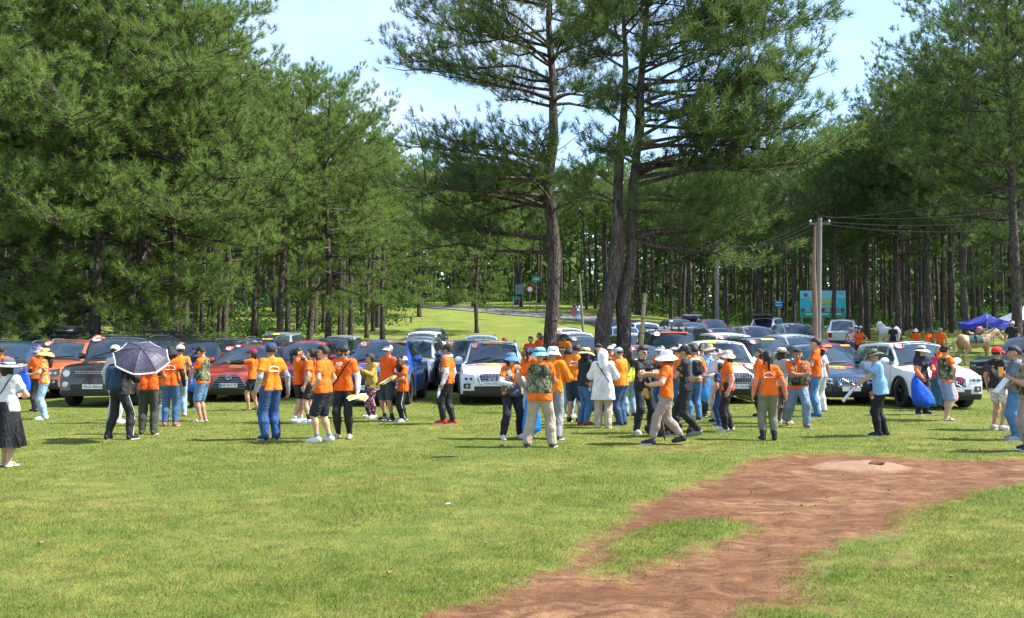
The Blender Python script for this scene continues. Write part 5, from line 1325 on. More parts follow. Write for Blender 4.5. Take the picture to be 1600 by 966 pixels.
    def hcut(P, d):
        L_ = (P - nk) @ RH / hs_; face = np.minimum(L_[:, 1] - (.014 if hair in ('long', 'bob', 'brown') else .002), (.098 if hair != 'fringe' else .086) - L_[:, 2]) * hs_
        d = np.maximum(d, np.where(face > 0, face, -1)); 
        if hair in ('short', 'fringe', 'pony'): d = np.maximum(d, np.where((L_[:, 2] < .045) & (L_[:, 1] > -.075) & (np.abs(L_[:, 0]) < .3) & (hair != 'pony'), .01, -1)); 
        return d
    if hat and hat[0] in ('hoodup',):
        V, Fq = build_sdf([(Hd(0, -.02, .07), Hd(0, .0, .088), .060 * hs_, .056 * hs_), (Hd(0, -.03, .06), U(0, -.03, .80), .058 * hs_, .06 * s)], .014, .03, .006, cut=lambda P, d: np.maximum(d, np.where(((P - nk) @ RH)[:, 1] > .035 * hs_, .01, -1))); m2 = MB(); m2.add(V, Fq); m2.build('hood', cloth(hat[1]), root, smooth=True)
    else:
        V, Fq = build_sdf(hr, .0125 if lod else .018, .02, .007, cut=hcut, wr=.009, seed=seed); m2 = MB(); m2.add(V, Fq)
        if len(V): m2.build('hair', hm, root, smooth=True)
    if mask:
        V, Fq = build_sdf([(Hd(0, .034, .030), Hd(0, .036, .045), .032 * hs_, .036 * hs_)], .011, .02, .004, cut=lambda P, d: np.maximum(d, .018 * hs_ - ((P - nk) @ RH)[:, 1])); m2 = MB(); m2.add(V, Fq); m2.build('face_mask', cloth(mask), root, smooth=True)
    # ---- hats
    MH = M4(RH * hs_, nk)
    def place(V): return xf(np.asarray(V, float), MH)
    if hat and hat[0] != 'hoodup':
        kind, hc = hat[0], hat[1]; hcm = hat[2] if len(hat) > 2 and isinstance(hat[2], bpy.types.Material) else cloth(hc)
        m2 = MB(); cz = .086; R0 = .0570
        if kind in ('cap', 'visor'):
            pf = [(R0, cz - .006), (R0 * 1.01, cz + .012), (R0 * .90, cz + .034), (R0 * .6, cz + .050), (R0 * .2, cz + .056), (.001, cz + .057)]
            if kind == 'visor': pf = [(R0, cz - .004), (R0 * 1.02, cz + .008), (R0 * .99, cz + .022)]
            n0 = m2.n; m2.lathe(pf, 18); V = m2.V[-1]; V[:, 1] = V[:, 1] * 1.10 - .006; m2.V[-1] = place(V)
            ho = m2.build('cap' if kind == 'cap' else 'sun_visor', hcm, root, smooth=True, sharp=60)
            q_ = np.linspace(-1.15, 1.15, 9); A_ = []; B_ = []
            sgn = -1 if len(hat) > 3 and hat[3] == 'back' else 1
            for r_, zz in ((.98, 0), (1.35, .002), (1.78, -.008)):
                A_.append([((R0 * (1 if r_ < 1 else (.98 if r_ < 1.5 else .90))) * math.sin(x_), sgn * (R0 * 1.08 * math.cos(x_) * r_ * (1 if r_ < 1 else .62 + .38 * math.cos(x_)) + (R0 * .35 * (r_ - 1) if r_ > 1 else 0)) - .004, cz + .002 + zz - .010 * x_ * x_ * (r_ - .9)) for x_ in q_])
            A_ = np.array(A_); B_ = A_ - [0, 0, .005]; m2 = MB(); m2.slab(place(B_.reshape(-1, 3)).reshape(A_.shape), place(A_.reshape(-1, 3)).reshape(A_.shape)); m2.build('cap_brim', cloth(hat[2]) if len(hat) > 2 and isinstance(hat[2], tuple) else hcm, ho, smooth=True, sharp=60)
        else:
            br, dp, ht = {'bucket': (.088, -.038, .048), 'wide': (.142, -.018, .058), 'sun': (.114, -.028, .054), 'fedora': (.090, -.004, .056), 'floppy': (.112, -.048, .050), 'boonie': (.102, -.022, .050)}[kind]
            n_ = 28; a_ = np.linspace(0, 2 * np.pi, n_, endpoint=False); rows = []
            for (r_, z_) in ((.012, ht), (.032, ht - .001), (.047 if kind != 'fedora' else .044, ht - .006), (.055, ht - .022), (.0585, .006), (.0595, -.002)):
                rows.append((r_, cz + z_, 0))
            for u in (.25, .5, .75, 1): rows.append((.060 + (br - .060) * u, cz - .002 + dp * u ** 1.3, u))
            G_ = []
            for (r_, z_, u) in rows: G_.append(np.stack([r_ * np.cos(a_), r_ * 1.08 * np.sin(a_) - .004, z_ + u * (.010 if kind not in ('fedora', 'boonie') else .018) * np.sin(a_ * 2 + seed + (1.57 if kind in ('boonie', 'fedora') else 0)) + (.003 if u else 0) * np.sin(a_ * 5 + seed)], 1))
            G_ = np.array(G_); G_ = np.concatenate([G_, G_[:, :1]], 1); I_ = G_.copy(); I_[:6, :, :2] *= .95; I_[6:, :, 2] -= .004; I_[:6, :, 2] -= .003
            m2.slab(place(I_[:, ::-1].reshape(-1, 3)).reshape(I_.shape), place(G_[:, ::-1].reshape(-1, 3)).reshape(G_.shape))
            ho = m2.build({'fedora': 'fedora', 'wide': 'sun_hat', 'sun': 'sun_hat', 'floppy': 'sun_hat', 'boonie': 'boonie_hat'}.get(kind, 'bucket_hat'), hcm, root, smooth=True, sharp=60)
            if len(hat) > 3 or (len(hat) > 2 and isinstance(hat[2], tuple)):
                bc = hat[2] if isinstance(hat[2], tuple) else hat[3]
                m2 = MB(); m2.lathe([(.0605, cz - .0), (.0615, cz + .006), (.0600, cz + .016), (.058, cz + .016)], 24); V = m2.V[-1]; V[:, 1] = V[:, 1] * 1.08 - .004; m2.V[-1] = place(V); m2.build('hat_band', cloth(bc), ho)
            if kind == 'wide':
                for r_ in (.118, .149):
                    m2 = MB(); u = (r_ - .060) / .09; m2.tube(place([(r_ * math.cos(q_), r_ * 1.08 * math.sin(q_) - .004, cz + .003 + dp * u ** 1.3 + u * .010 * math.sin(q_ * 2 + seed)) for q_ in np.linspace(0, 2 * np.pi, 29)]), .004, 4, cap=False); m2.build('hat_trim', cloth(WH), ho)
    if glasses:
        m2 = MB()
        for sg in (-1, 1):
            Vb, Fb = blob((0, 0, 0), (.0175, .004, .0125), 10, 5); m2.V.append(place(Vb + [sg * .0215, .056, .064])); m2.F.append(Fb + m2.n); m2.I.append(0); m2.n += len(Vb)
            m2.tube(place([(sg * .038, .052, .068), (sg * .051, .0, .068)]), .0025, 4)
        m2.tube(place([(-.01, .058, .067), (.01, .058, .067)]), .0025, 4)
        m2.build('sunglasses' if glasses == 'sun' else 'glasses', SUNG, root)
    info = dict(root=root, s=s, U=U, Hd=Hd, arm=arm, leg=leg, loc=loc, yaw=-R(yaw), back_y=back_y, shirt=shirt)
    def world(p):
        v = rotz(-R(yaw)) @ np.asarray(p, float); return Vector((v[0] + loc.x, v[1] + loc.y, v[2] + loc.z))
    info['world'] = world
    info['hand'] = lambda i: arm[i][2] + unit(arm[i][2] - arm[i][1]) * .06 * s
    PEOPLE[key] = info
    return info
def hash_(k):
    h = 7
    for ch in str(k): h = (h * 131 + ord(ch)) % 1000003
    return h
# ---------------------------------------------------------------- the people, left to right
CAMO = camo(); FLOR = camo('floral_orange', [(0, (.75, .06, .02)), (.42, (.75, .06, .02)), (.43, (.88, .22, .02)), (.53, (.88, .22, .02)), (.54, (.9, .5, .08)), (.59, (.9, .5, .08)), (.60, (.10, .04, .22))], 10)
FLOB = camo('floral_dark', [(0, (.015, .014, .03)), (.50, (.015, .014, .03)), (.51, (.35, .05, .12)), (.57, (.35, .05, .12)), (.58, (.6, .5, .55)), (.63, (.6, .5, .55)), (.64, (.02, .02, .04))], 14)
FLOP = camo('floral_purple', [(0, (.08, .05, .16)), (.45, (.08, .05, .16)), (.46, (.30, .22, .45)), (.55, (.30, .22, .45)), (.56, (.6, .55, .65)), (.60, (.6, .55, .65)), (.61, (.12, .08, .2))], 25)
FLOS = camo('floral_white', [(0, (.6, .56, .55)), (.50, (.6, .56, .55)), (.51, (.30, .10, .16)), (.56, (.30, .10, .16)), (.57, (.25, .35, .22)), (.60, (.25, .35, .22)), (.61, (.62, .6, .6))], 22)
CAMG = camo('camouflage_grey', [(0, (.10, .09, .07)), (.45, (.10, .09, .07)), (.46, (.24, .22, .17)), (.55, (.24, .22, .17)), (.56, (.40, .37, .30)), (.62, (.40, .37, .30)), (.63, (.14, .13, .09))], 9)
STRP = camo('striped_red', [(0, (.5, .08, .1)), (.5, (.5, .08, .1)), (.51, (.7, .7, .7)), (1, (.7, .7, .7))], 8)
SHEER = cloth((.012, .012, .014), 'black_pleated')
NP = person
NP('a01', 13, 728, 1.50, 8, 'woman in white tee, pleated black skirt and wide grey brimmed hat at the left edge', top=WH, bk='skirt', pants_mat=SHEER, cuff=.28, hat=('wide', (.12, .115, .11), WH), hair='bob', woman=True, shoe=(.7, .6, .5), bootx='sandal', arms=('fwd', 'hold'), skin=0, strap=((.03, .10, .11), 'L'), collar=False, g=1.08, legs='stag')
NP('a02', 2, 640, 1.62, 140, 'man in dark cap and sunglasses behind the wide grey hat', d=24.5, hat=('cap', K_), glasses='sun', skin=1)
NP('a03', 62, 645, 1.62, 300, 'person in purple floral bucket hat behind the woman in the straw hat', d=24, hat=('bucket', (0, 0, 0), FLOP), arms=('fwd', 'bag'), top=O2, woman=True)
NP('a04', 71, 655, 1.60, 250, 'woman in floppy straw hat, floral orange shirt and light jeans', top=O_, top_mat=FLOR, bot=LJ, shoe=WH, hat=('floppy', (.72, .40, .13)), hair='long', glasses='sun', arms=('hold', 'hold'), woman=True, skin=0, collar=False)
NP('a05', 188, 686, 1.60, 15, 'person in black jacket under the open black umbrella', tk='hood', top=K_, bot=K_, stripe=WH, arms=('umb', 'umb'), legs='wide', shoe=K_, hem=.50, hair='bob')
NP('a06', 233, 679, 1.64, 350, 'man in orange tee and dark green trousers half under the umbrella', top=O2, bot=(.05, .055, .04), arms=('hold', 'hold'), shoe=(.06, .045, .035), legs='stand', skin=2)
NP('a07', 249, 665, 1.60, 20, 'man in grey camouflage trousers behind the man in dark green trousers', d=21.4, pants_mat=CAMG, bk='loose', top=O_, arms=('hold', 'down'), hat=('cap', K_), shoe=(.2, .12, .08))
NP('a08', 181, 655, 1.66, 20, 'person in pale grey jacket standing behind the umbrella holder', d=20.5, tk='long', top=(.45, .45, .44), bot=(.5, .48, .45), arms=('down', 'hold'), shoe=WH, hat=('cap', WH))
NP('a09', 268, 666, 1.64, 350, 'person in orange tee with white back print, blue jeans and black bucket hat', backprint=True, bot=JEAN, hat=('bucket', K_), sleeve=K_, arms=('hold', 'down'), shoe=(.45, .12, .08), hair='bob', g=1.05)
NP('a10', 282, 655, 1.66, 330, 'person in cream cap and light jeans beside the black bucket hat', d=22.5, top=YO, bot=LJ, hat=('cap', (.75, .70, .58)), arms=('fwd', 'down'), shoe=(.5, .5, .48))
NP('a11', 306, 635, 1.60, 200, 'person in dark cap with blue scarf behind the man reading', d=25.3, tk='long', top=K_, bot=K_, hat=('cap', (.03, .05, .12)), scarf=(.02, .10, .35), arms=('fwd', 'down'))
NP('a12', 318, 658, 1.66, 278, 'man in black cap, camouflage vest and denim shorts looking down at a paper', vest=CAMO, bot=(.12, .22, .36), bk='shorts', bootx='sandal', shoe=(.62, .58, .48), hat=('cap', K_), arms=('phone', 'phone'), head=(0, 25), skin=1)
NP('a13', 396, 641, 1.56, 282, 'woman in magenta cap, orange tee and black culottes before the copper red suv', bk='short', bot=K_, hat=('cap', (.45, .01, .05), K_), hair='bob', sleeve=K_, arms=('reach', 'down'), bootx='sandal', shoe=(.3, .15, .08), woman=True, legs='stag')
NP('a14', 424, 687, 1.70, 318, 'tall man in navy cap with grey sleeves under an orange tee with back print', backprint=True, sleeve=(.30, .30, .30), bot=(.03, .075, .19), bk='loose', hat=('cap', (.03, .06, .16)), head=(25, 0), shoe=(.03, .04, .06), stripe=(.10, .22, .45), arms=('down', 'down2'), top=YO, skin=2)
NP('a15', 466, 660, 1.62, 75, 'woman with long ponytail, black shorts and white socks raising a hand to her face', bk='short', bot=K_, hair='pony', arms=('face', 'face'), sock=(WH, 1), shoe=WH, woman=True, glasses='clear', skin=0, legs='stag')
NP('a16', 487, 661, 1.60, 285, 'woman with ponytail, pleated black shorts and black socks', bk='short', bot=(.03, .03, .035), hair='pony', sock=(K_, 2), shoe=WH, woman=True, arms=('down', 'down'), skin=0)
NP('a17', 506, 690, 1.68, 285, 'man in glasses and black shorts with white hem and white sneakers', bk='shorts', bot=(.022, .022, .03), sock=(GRYC, 1), shoe=WH, glasses='clear', arms=('pocket', 'pocket'), g=1.12, skin=0, legs='stag', hair='fringe')
NP('a18', 538, 685, 1.68, 188, 'man in black leggings with white sleeve and dark crossbody strap looking down', bk='tight', bot=K_, sleeve=((.68, .70, .74), None), bootx='sandal', shoe=(.55, .50, .42), arms=('down', 'strap'), strap=(K_, 'R'), head=(-15, 28), hair='fringe', skin=0, glasses='clear')
NP('a19', 581, 652, 1.50, 225, 'woman in white and mustard top with dark floral trousers looking at a phone', tk='long', top=(.42, .30, .06), pants_mat=FLOB, hair='bob', arms=('phone', 'phone'), head=(10, 25), shoe=WH, woman=True, skin=0, collar=False)
NP('a20', 607, 657, 1.66, 215, 'man in grey cap and dark shorts with an arm round a boy', bk='shorts', bot=(.045, .06, .075), hat=('cap', (.33, .35, .38), (.7, .7, .7)), sleeve=(K_, None), arms=('hug', 'down'), sock=(K_, 1), shoe=K_, glasses='sun', g=1.1, skin=1, head=(-10, 0), top=O2)
NP('a21', 630, 658, 1.42, 245, 'boy in cream cap and black trousers with white side stripe', bot=K_, stripe=WH, hat=('cap', (.68, .62, .52), K_), arms=('hold', 'hold'), shoe=(.4, .42, .45), skin=2, hem=.46)
NP('a22', 643, 604, 1.60, 40, 'woman with long dark hair beside the blue pickup door', d=37, woman=True, hair='long', lod=0, top=O2)
NP('a23', 658, 601, 1.64, 350, 'man in orange tee between the parked columns with a white bag', d=38.5, bot=NVY, lod=0, arms=('hold', 'down'), top=O2)
NP('a24', 700, 662, 1.68, 285, 'man in black cap, white scarf and red shoes standing alone', bot=K_, hat=('cap', K_), scarf=(.62, .62, .64), sleeve=(.72, .74, .78), arms=('down', 'down'), shoe=(.62, .03, .04), skin=2, top=O_, legs='stag')
NP('a25', 799, 685, 1.55, 155, 'woman in blue bucket hat and camouflage vest holding a phone', vest=camo('camouflage_beige', [(0, (.06, .06, .04)), (.45, (.06, .06, .04)), (.46, (.22, .21, .14)), (.55, (.22, .21, .14)), (.56, (.45, .42, .32)), (.60, (.45, .42, .32)), (.61, (.1, .1, .07))], 10), bot=(.02, .022, .03), shoe=WH, hat=('bucket', (.10, .23, .42)), hair='bob', sleeve=(.68, .70, .80), arms=('phone', 'hold'), glasses='sun', woman=True, legs='wide', skin=0, head=(-12, -5))
NP('a26', 843, 698, 1.66, 12, 'man in teal bucket hat seen from behind in camouflage vest and khaki trousers', vest=CAMO, bot=KH, bk='loose', hat=('bucket', (.20, .50, .56), (.05, .16, .2)), arms=('hip', 'fwd'), shoe=(.05, .045, .04), legs='wide', g=1.12, head=(0, 5), hem=.47)
NP('a27', 864, 690, 1.66, 20, 'person in yellow orange long sleeves and grey cargo trousers behind the teal hat', tk='long', top=YO, bot=(.26, .26, .25), bk='loose', hat=('bucket', (.55, .75, .78)), arms=('down', 'hold'), shoe=(.06, .10, .18), d=17.2, legs='stag')
NP('a28', 827, 641, 1.60, 20, 'woman in navy cap with ponytail and black straps facing the white suv', d=23.5, hat=('cap', (.02, .05, .14)), hair='pony', strap=(K_, 'R'), woman=True, bot=LJ, arms=('hold', 'hold'), top=O_)
NP('a29', 829, 600, 1.60, 185, 'man in orange in front of the weeds left of the lone pine', d=34, lod=0, top=O2, z=.35, arms=('hold', 'hold'))
NP('a30', 843, 600, 1.62, 240, 'woman in sunglasses and orange in front of the lone pine', d=34, lod=0, top=O2, z=.46, woman=True, hair='bob', glasses='sun', arms=('hold', 'hold'))
NP('a31', 864, 620, 1.62, 120, 'person in raspberry red cap in front of the lone pine trunk', d=30, hat=('cap', (.45, .02, .08)), lod=0, z=.1)
NP('a32', 882, 610, 1.66, 210, 'man in black brimmed hat and yellow orange shirt right of the lone pine', d=34, hat=('boonie', K_), top=YO, lod=0, z=.38)
NP('a33', 879, 610, 1.62, 200, 'woman in tan visor, sunglasses and purple lanyard standing in dark jeans', d=29.5, hat=('visor', (.6, .38, .15)), glasses='sun', woman=True, top=O_, bot=NVY, hair='bob', strap=((.2, .1, .3), 'R'), legs='walk')
NP('a34', 889, 640, 1.58, 170, 'person in black bucket hat behind the big man in orange', d=26, hat=('bucket', K_), mask=K_, top=O2)
NP('a35', 897, 655, 1.72, 25, 'big man in orange tee and navy shorts bending forward', d=21.0, bk='shorts', bot=NVY, lean=14, g=1.18, arms=('hold', 'fwd'), backprint=True, shoe=K_, skin=1, top=YO)
NP('a36', 886, 655, 1.60, 30, 'person in pale jeans half hidden by the big bending man', d=22.2, bot=LJ, lod=0, shoe=WH, lean=10)
NP('a37', 912, 664, 1.62, 60, 'woman in wide straw hat and black jacket with lettering on its sleeve', tk='hood', top=K_, bot=(.06, .15, .30), hat=('sun', (.62, .42, .18), K_), hair='bob', glasses='sun', arms=('phone', 'phone'), shoe=(.30, .04, .04), woman=True, lean=4, skin=0)
NP('a38', 935, 650, 1.70, 175, 'man in dark tee behind the straw hat holding out an arm', d=24.0, top=(.02, .03, .05), arms=('reach', 'down'), collar=False, head=(20, 0), bot=(.02, .02, .03), skin=1, hair='fringe')
NP('a39', 942, 668, 1.58, 10, 'woman in long white hooded tunic and beige trousers with a crossbody bag', tk='tunic', top=(.80, .77, .76), hat=('hoodup', (.80, .78, .80)), bot=(.45, .38, .29), bk='loose', arms=('hold', 'hold'), strap=((.06, .04, .04), 'R'), shoe=(.6, .55, .5), woman=True, g=1.08)
NP('a40', 954, 640, 1.66, 200, 'man in white cap and sunglasses behind the hooded woman', d=27.5, hat=('cap', (.72, .70, .62)), glasses='sun', lod=0, bot=K_)
NP('a41', 975, 600, 1.66, 2, 'man in orange shirt with back print before the white suv by the bamboo stake', d=35.5, backprint=True, top=(.72, .09, .015), lod=0, z=.48, g=1.1)
NP('a42', 970, 664, 1.62, 300, 'man in grey cap and orange polo with blue jeans looking down', hat=('cap', (.33, .36, .40)), bot=(.035, .075, .16), bk='loose', arms=('fwd', 'phone'), head=(10, 28), shoe=(.05, .05, .06), g=1.1, top=YO)
NP('a43', 984, 660, 1.58, 340, 'person in bright yellow green sleeves behind the grey cap', d=22.6, tk='long', top=(.62, .62, .05), bot=LJ, arms=('hold', 'hold'), hair='long')
NP('a44', 1004, 676, 1.68, 150, 'cameraman in black tee with folded arms and white boots', collar=False, top=(.018, .019, .022), bot=(.02, .026, .03), arms=('cross', 'cross'), legs='wide', shoe=(.62, .60, .56), bootx='boot', glasses='clear', hair='fringe', skin=0)
NP('a45', 1041, 693, 1.62, 278, 'woman in white bucket hat, orange tee and taupe trousers walking left', bot=TAU, bk='cropped', hat=('floppy', (.78, .80, .84)), hair='bob', legs='walk', arms=('hold', 'down'), sleeve=(.75, .38, .26), shoe=(.03, .035, .05), woman=True, g=1.1, skin=0, scarf=(.6, .06, .03))
NP('a46', 1070, 684, 1.68, 285, 'man in black tee, black cap and black trousers striding behind the white bucket hat', collar=False, top=(.018, .019, .022), bot=K_, hat=('cap', K_), legs='walk2', arms=('fwd', 'hold'), shoe=(.2, .2, .2), d=17.6, skin=1)
NP('a47', 1032, 640, 1.64, 230, 'person in pale grey cap and orange between the two men in black', d=24.5, hat=('cap', (.42, .48, .52)), arms=('hold', 'hold'), bot=JEAN)
NP('a48', 1060, 640, 1.68, 260, 'person in white printed cap behind the man in black', d=23.6, hat=('cap', (.75, .75, .75)), top=YO, bot=JEAN)
NP('a49', 1070, 640, 1.68, 250, 'person in pinkish white cap among the crowd before the black off roader', d=25.4, hat=('cap', (.75, .62, .64)), lod=0)
NP('a50', 1084, 654, 1.68, 345, 'man with black hair in orange and white vest and jeans seen from behind', bot=(.07, .17, .34), top=YO, vest=cloth((.5, .48, .46), 'pale_vest'), arms=('hold', 'down'), sleeve=(.75, .2, .1), d=21.6, shoe=(.05, .08, .2))
NP('a51', 1096, 650, 1.68, 30, 'man with black hair in light blue beside the tan hat', d=24.0, top=(.30, .42, .55), lod=0, bot=K_)
NP('a52', 1107, 650, 1.70, 175, 'man in tan bucket hat and light blue shirt holding a blue bag', d=22.6, top=(.33, .50, .68), hat=('boonie', (.40, .34, .24)), arms=('hold', 'down'), bot=(.04, .05, .07), tk='shirt', skin=1)
NP('a53', 1121, 660, 1.58, 250, 'woman in pink cap, white mask and pale trousers', top=(.70, .62, .64), tk='long', bot=(.48, .46, .43), bk='loose', hat=('cap', (.70, .45, .48)), mask=(.70, .72, .75), arms=('hold', 'hold'), shoe=K_, woman=True, skin=0)
NP('a54', 1126, 668, 1.30, 320, 'child in navy trousers and blue shoes behind the beige sun hat', d=19.8, top=(.03, .05, .11), bot=(.02, .05, .16), shoe=(.03, .10, .40), hair='bob')
NP('a55', 1136, 674, 1.58, 272, 'woman in beige sun hat, orange tee and black trousers with pink sleeves', bot=K_, hat=('bucket', (.62, .54, .40)), hair='bob', sleeve=(.75, .30, .22), arms=('down', 'down'), shoe=(.50, .40, .36), woman=True, g=1.1, skin=0, legs='stag')
NP('a56', 1186, 650, 1.58, 280, 'woman with long dark hair holding a pink phone', d=22.3, hair='long', arms=('phone', 'phone'), woman=True, top=O2)
NP('a57', 1199, 686, 1.58, 5, 'woman with auburn ponytail and back print in olive trousers', backprint=True, bot=OLV, bk='cropped', hair='pony', hat=('cap', K_), arms=('down', 'down2'), sleeve=(.72, .20, .10), shoe=K_, bootx='boot', woman=True, g=1.08, top=O_)
NP('a58', 1221, 661, 1.62, 60, 'man in cream fedora and grey shirt in profile', hat=('fedora', (.62, .54, .40), K_), top=(.36, .33, .30), bot=(.14, .11, .09), arms=('down', 'fwd'), tk='shirt', d=20.6, shoe=(.5, .48, .45), hair='bob')
NP('a59', 1246, 667, 1.64, 185, 'man with folded arms in camouflage vest and washed blue jeans', vest=CAMO, bot=(.17, .24, .32), bk='loose', arms=('cross', 'cross'), legs='stride', shoe=(.25, .13, .09), g=1.1, skin=2, head=(8, 8), top=O2)
NP('a60', 1275, 645, 1.84, 290, 'tallest man in orange polo with dark crossbody strap and blue jeans', d=22.4, bot=(.07, .18, .36), arms=('hold', 'hold'), strap=(K_, 'R'), shoe=(.04, .08, .2), hair='fringe', skin=0)
NP('a61', 1281, 645, 1.68, 330, 'woman in brick red hat half hidden by the tallest man', d=24.2, hat=('boonie', (.35, .06, .04)), woman=True, top=(.5, .45, .48), hair='bob', bot=(.6, .6, .6), shoe=WH)
NP('a62', 1375, 682, 1.60, 285, 'man in green hat with red badge and light blue polo pointing down left', top=LBS, bot=(.012, .013, .016), hat=('boonie', (.10, .15, .09), K_), arms=('point', 'down'), shoe=K_, g=1.14, lean=8, head=(8, 14), skin=1, tk='shirt', hem=.475, legs='stag')
NP('a63', 1439, 640, 1.64, 165, 'woman in white banded sun hat and sunglasses holding the large blue bag', d=23.0, top=(.025, .028, .045), hat=('sun', (.55, .50, .44), K_), glasses='sun', hair='long', woman=True, sleeve=(.80, .22, .10), glove=(.80, .22, .10), arms=('hold', 'bag'), bot=K_, bootx='boot', shoe=K_, skin=0, head=(-12, 0))
NP('a64', 1476, 657, 1.66, 75, 'man in black cap and camouflage vest resting a hand on his head', vest=CAMO, bot=SHB, bk='shorts', hat=('cap', K_), arms=('head', 'hip'), shoe=(.42, .40, .36), bootx='sandal', skin=0, legs='stag')
NP('a65', 1466, 645, 1.60, 200, 'woman in bright pink top and teal skirt looking at a phone', d=24.4, top=(.70, .03, .14), bk='skirt', bot=(.03, .10, .14), cuff=.15, arms=('phone', 'phone'), hair='bob', woman=True, skin=0)
NP('a66', 1557, 672, 1.62, 70, 'young man in red cap, black hooded jacket and floral shorts', tk='hood', top=K_, sleeve=(SKC := (.42, .225, .14)), pants_mat=FLOS, bk='short', hat=('cap', (.75, .04, .03)), arms=('down', 'down'), shoe=(.45, .40, .34), glasses='clear', hair='short')
NP('a67', 1585, 695, 1.66, 285, 'man in grey jacket and blue jeans holding a camera', tk='long', top=(.13, .15, .19), bot=(.08, .20, .38), arms=('phone', 'phone'), shoe=(.30, .33, .38), hair='fringe', skin=1, d=17.0)
NP('a68', 1606, 700, 1.62, 280, 'person in khaki trousers holding a drink at the right edge of the photo', bot=(.34, .28, .22), bk='loose', top=(.3, .25, .2), vest=CAMO, arms=('phone', 'hold'), shoe=(.02, .05, .10), d=15.4)
# far group
NP('b01', 1342, 530, 1.62, 200, 'woman in orange by the silver suv under the billboard', d=46, lod=0, woman=True, arms=('hip', 'hold'), top=O2, hair='bob')
NP('b02', 1329, 530, 1.58, 180, 'person in red and white striped shirt left of the billboard woman', d=49, lod=0, top_mat=STRP, bot=JEAN, hat=('cap', WH))
NP('b03', 1337, 530, 1.60, 20, 'person in grey top and white cap by the silver suv', d=51, lod=0, top=GRYC, hat=('cap', WH))
NP('b04', 1395, 530, 1.62, 200, 'person in black beside the white horse', d=52, lod=0, top=K_, hat=('boonie', K_))
NP('b05', 1430, 530, 1.56, 200, 'person in beige hat and orange left of the two men in orange', d=47, lod=0, hat=('bucket', (.55, .5, .4)), top=O2)
NP('b06', 1449, 530, 1.62, 160, 'man in dark green hat and orange in the row behind the white suv', d=45, lod=0, hat=('boonie', (.03, .05, .04)), arms=('hold', 'hold'), top=O2)
NP('b07', 1469, 530, 1.68, 200, 'man in grey cap and orange standing tall behind the white suv', d=45, lod=0, hat=('cap', (.4, .4, .42)), top=O2, arms=('down', 'hold'))
NP('b08', 1581, 520, 1.66, 200, 'person in pale cap behind the dark grey pickup', d=38, lod=0, hat=('cap', (.5, .5, .5)), z=.95, top=K_)
NP('b09', 897, 485, 1.60, 350, 'walker in pink on the far road', d=101, lod=0, top=(.7, .15, .2), bot=(.6, .2, .25), group='walkers on the far road', woman=True, hair='long')
NP('b10', 903, 485, 1.62, 350, 'walker in white and blue on the far road', d=101, lod=0, top=(.7, .7, .75), bot=(.15, .35, .55), group='walkers on the far road', hair='long')
NP('b11', 788, 530, 1.6, 180, 'person in dark red hat behind the white suv roof', d=44, lod=0, hat=('boonie', (.3, .02, .04)), z=.35, top=(.3, .05, .06))
NP('b12', 380, 560, 1.66, 30, 'person with black hair between the silver and the dark grey suv', d=31, lod=0, top=O2, z=.1)
# ---------------------------------------------------------------- things people hold, and things on the meadow
def prop(name, mb, mats, label, cat, loc, rz=0, smooth=False, sharp=35):
    o = mb.build(name, mats, None, smooth, sharp if smooth else None); o.location = loc; o.rotation_euler = (0, 0, rz); return tag(o, label, cat)
def hand_w(k, i, off=(0, 0, 0)):
    p = PEOPLE[k]; return p['world'](p['hand'](i) + np.array(off))
def phone(k, label, col=K_, i=1, cat='phone', off=(0, .02, .03), sz=(.075, .012, .15), rx=-.6):
    p = PEOPLE[k]; m = MB(); V = MB(); m.box((0, 0, 0), sz); m.V[-1] = m.V[-1] @ rotx(rx).T
    o = m.build('phone', plain('phone_%d' % (hash_(k) % 999), col, .2, coat=.5), None)
    m = MB(); m.box((0, -sz[1] * .55, 0), (sz[0] * .9, .003, sz[2] * .92)); m.V[-1] = m.V[-1] @ rotx(rx).T; m.build('screen', GLASS, o)
    o.location = hand_w(k, i, off); o.rotation_euler = (0, 0, p['yaw']); return tag(o, label, cat)
phone('a19', 'grey phone in the hands of the woman in floral trousers', (.3, .3, .32)); phone('a25', 'blue cased phone held by the woman in the blue bucket hat', (.05, .04, .35))
phone('a56', 'pink cased phone held by the long haired woman', (.7, .25, .3)); phone('a65', 'black phone held by the woman in pink'); phone('a37', 'phone held by the woman in the straw hat', (.3, .35, .4))
def paper(k, label, cols, i=0, cat='papers', sz=(.22, .30), off=(0, .04, .02), rx=-.9, n=3):
    p = PEOPLE[k]; m = MB(); g = np.random.default_rng(hash_(k) % 99)
    root = empty('papers', hand_w(k, i, off), p['yaw'], label, cat)
    for j in range(n):
        w, h = sz; us = np.linspace(-.5, .5, 5); G = np.array([[(u * w, v * h, .02 * math.sin(3 * u + j) + .006 * j) for u in us] for v in us]); a = g.normal(0, .22)
        G = (G.reshape(-1, 3) @ rotz(a).T @ rotx(rx).T).reshape(G.shape); m = MB(); m.slab(G - [0, .0, .003], G); m.build('sheet', plain('paper_%d' % (j + hash_(k) % 50), cols[j % len(cols)], .6), root)
    return root
PY = (.80, .55, .05)
paper('a12', 'white sheet held by the man in denim shorts', [(.8, .8, .78)], 0, n=1); paper('a18', 'white and yellow wrapped packets held by the man in leggings', [(.75, .76, .72), PY, (.7, .72, .7)], 0, off=(-.02, .08, -.02), rx=-.3, sz=(.34, .20))
paper('a21', 'yellow and white leaflets held by the boy', [PY, (.75, .74, .70), (.75, .65, .1)], 0, rx=-.5, sz=(.2, .36)); paper('a20', 'yellow leaflet in the fist of the man in the grey cap', [PY], 1, n=1, sz=(.16, .24), rx=-.3)
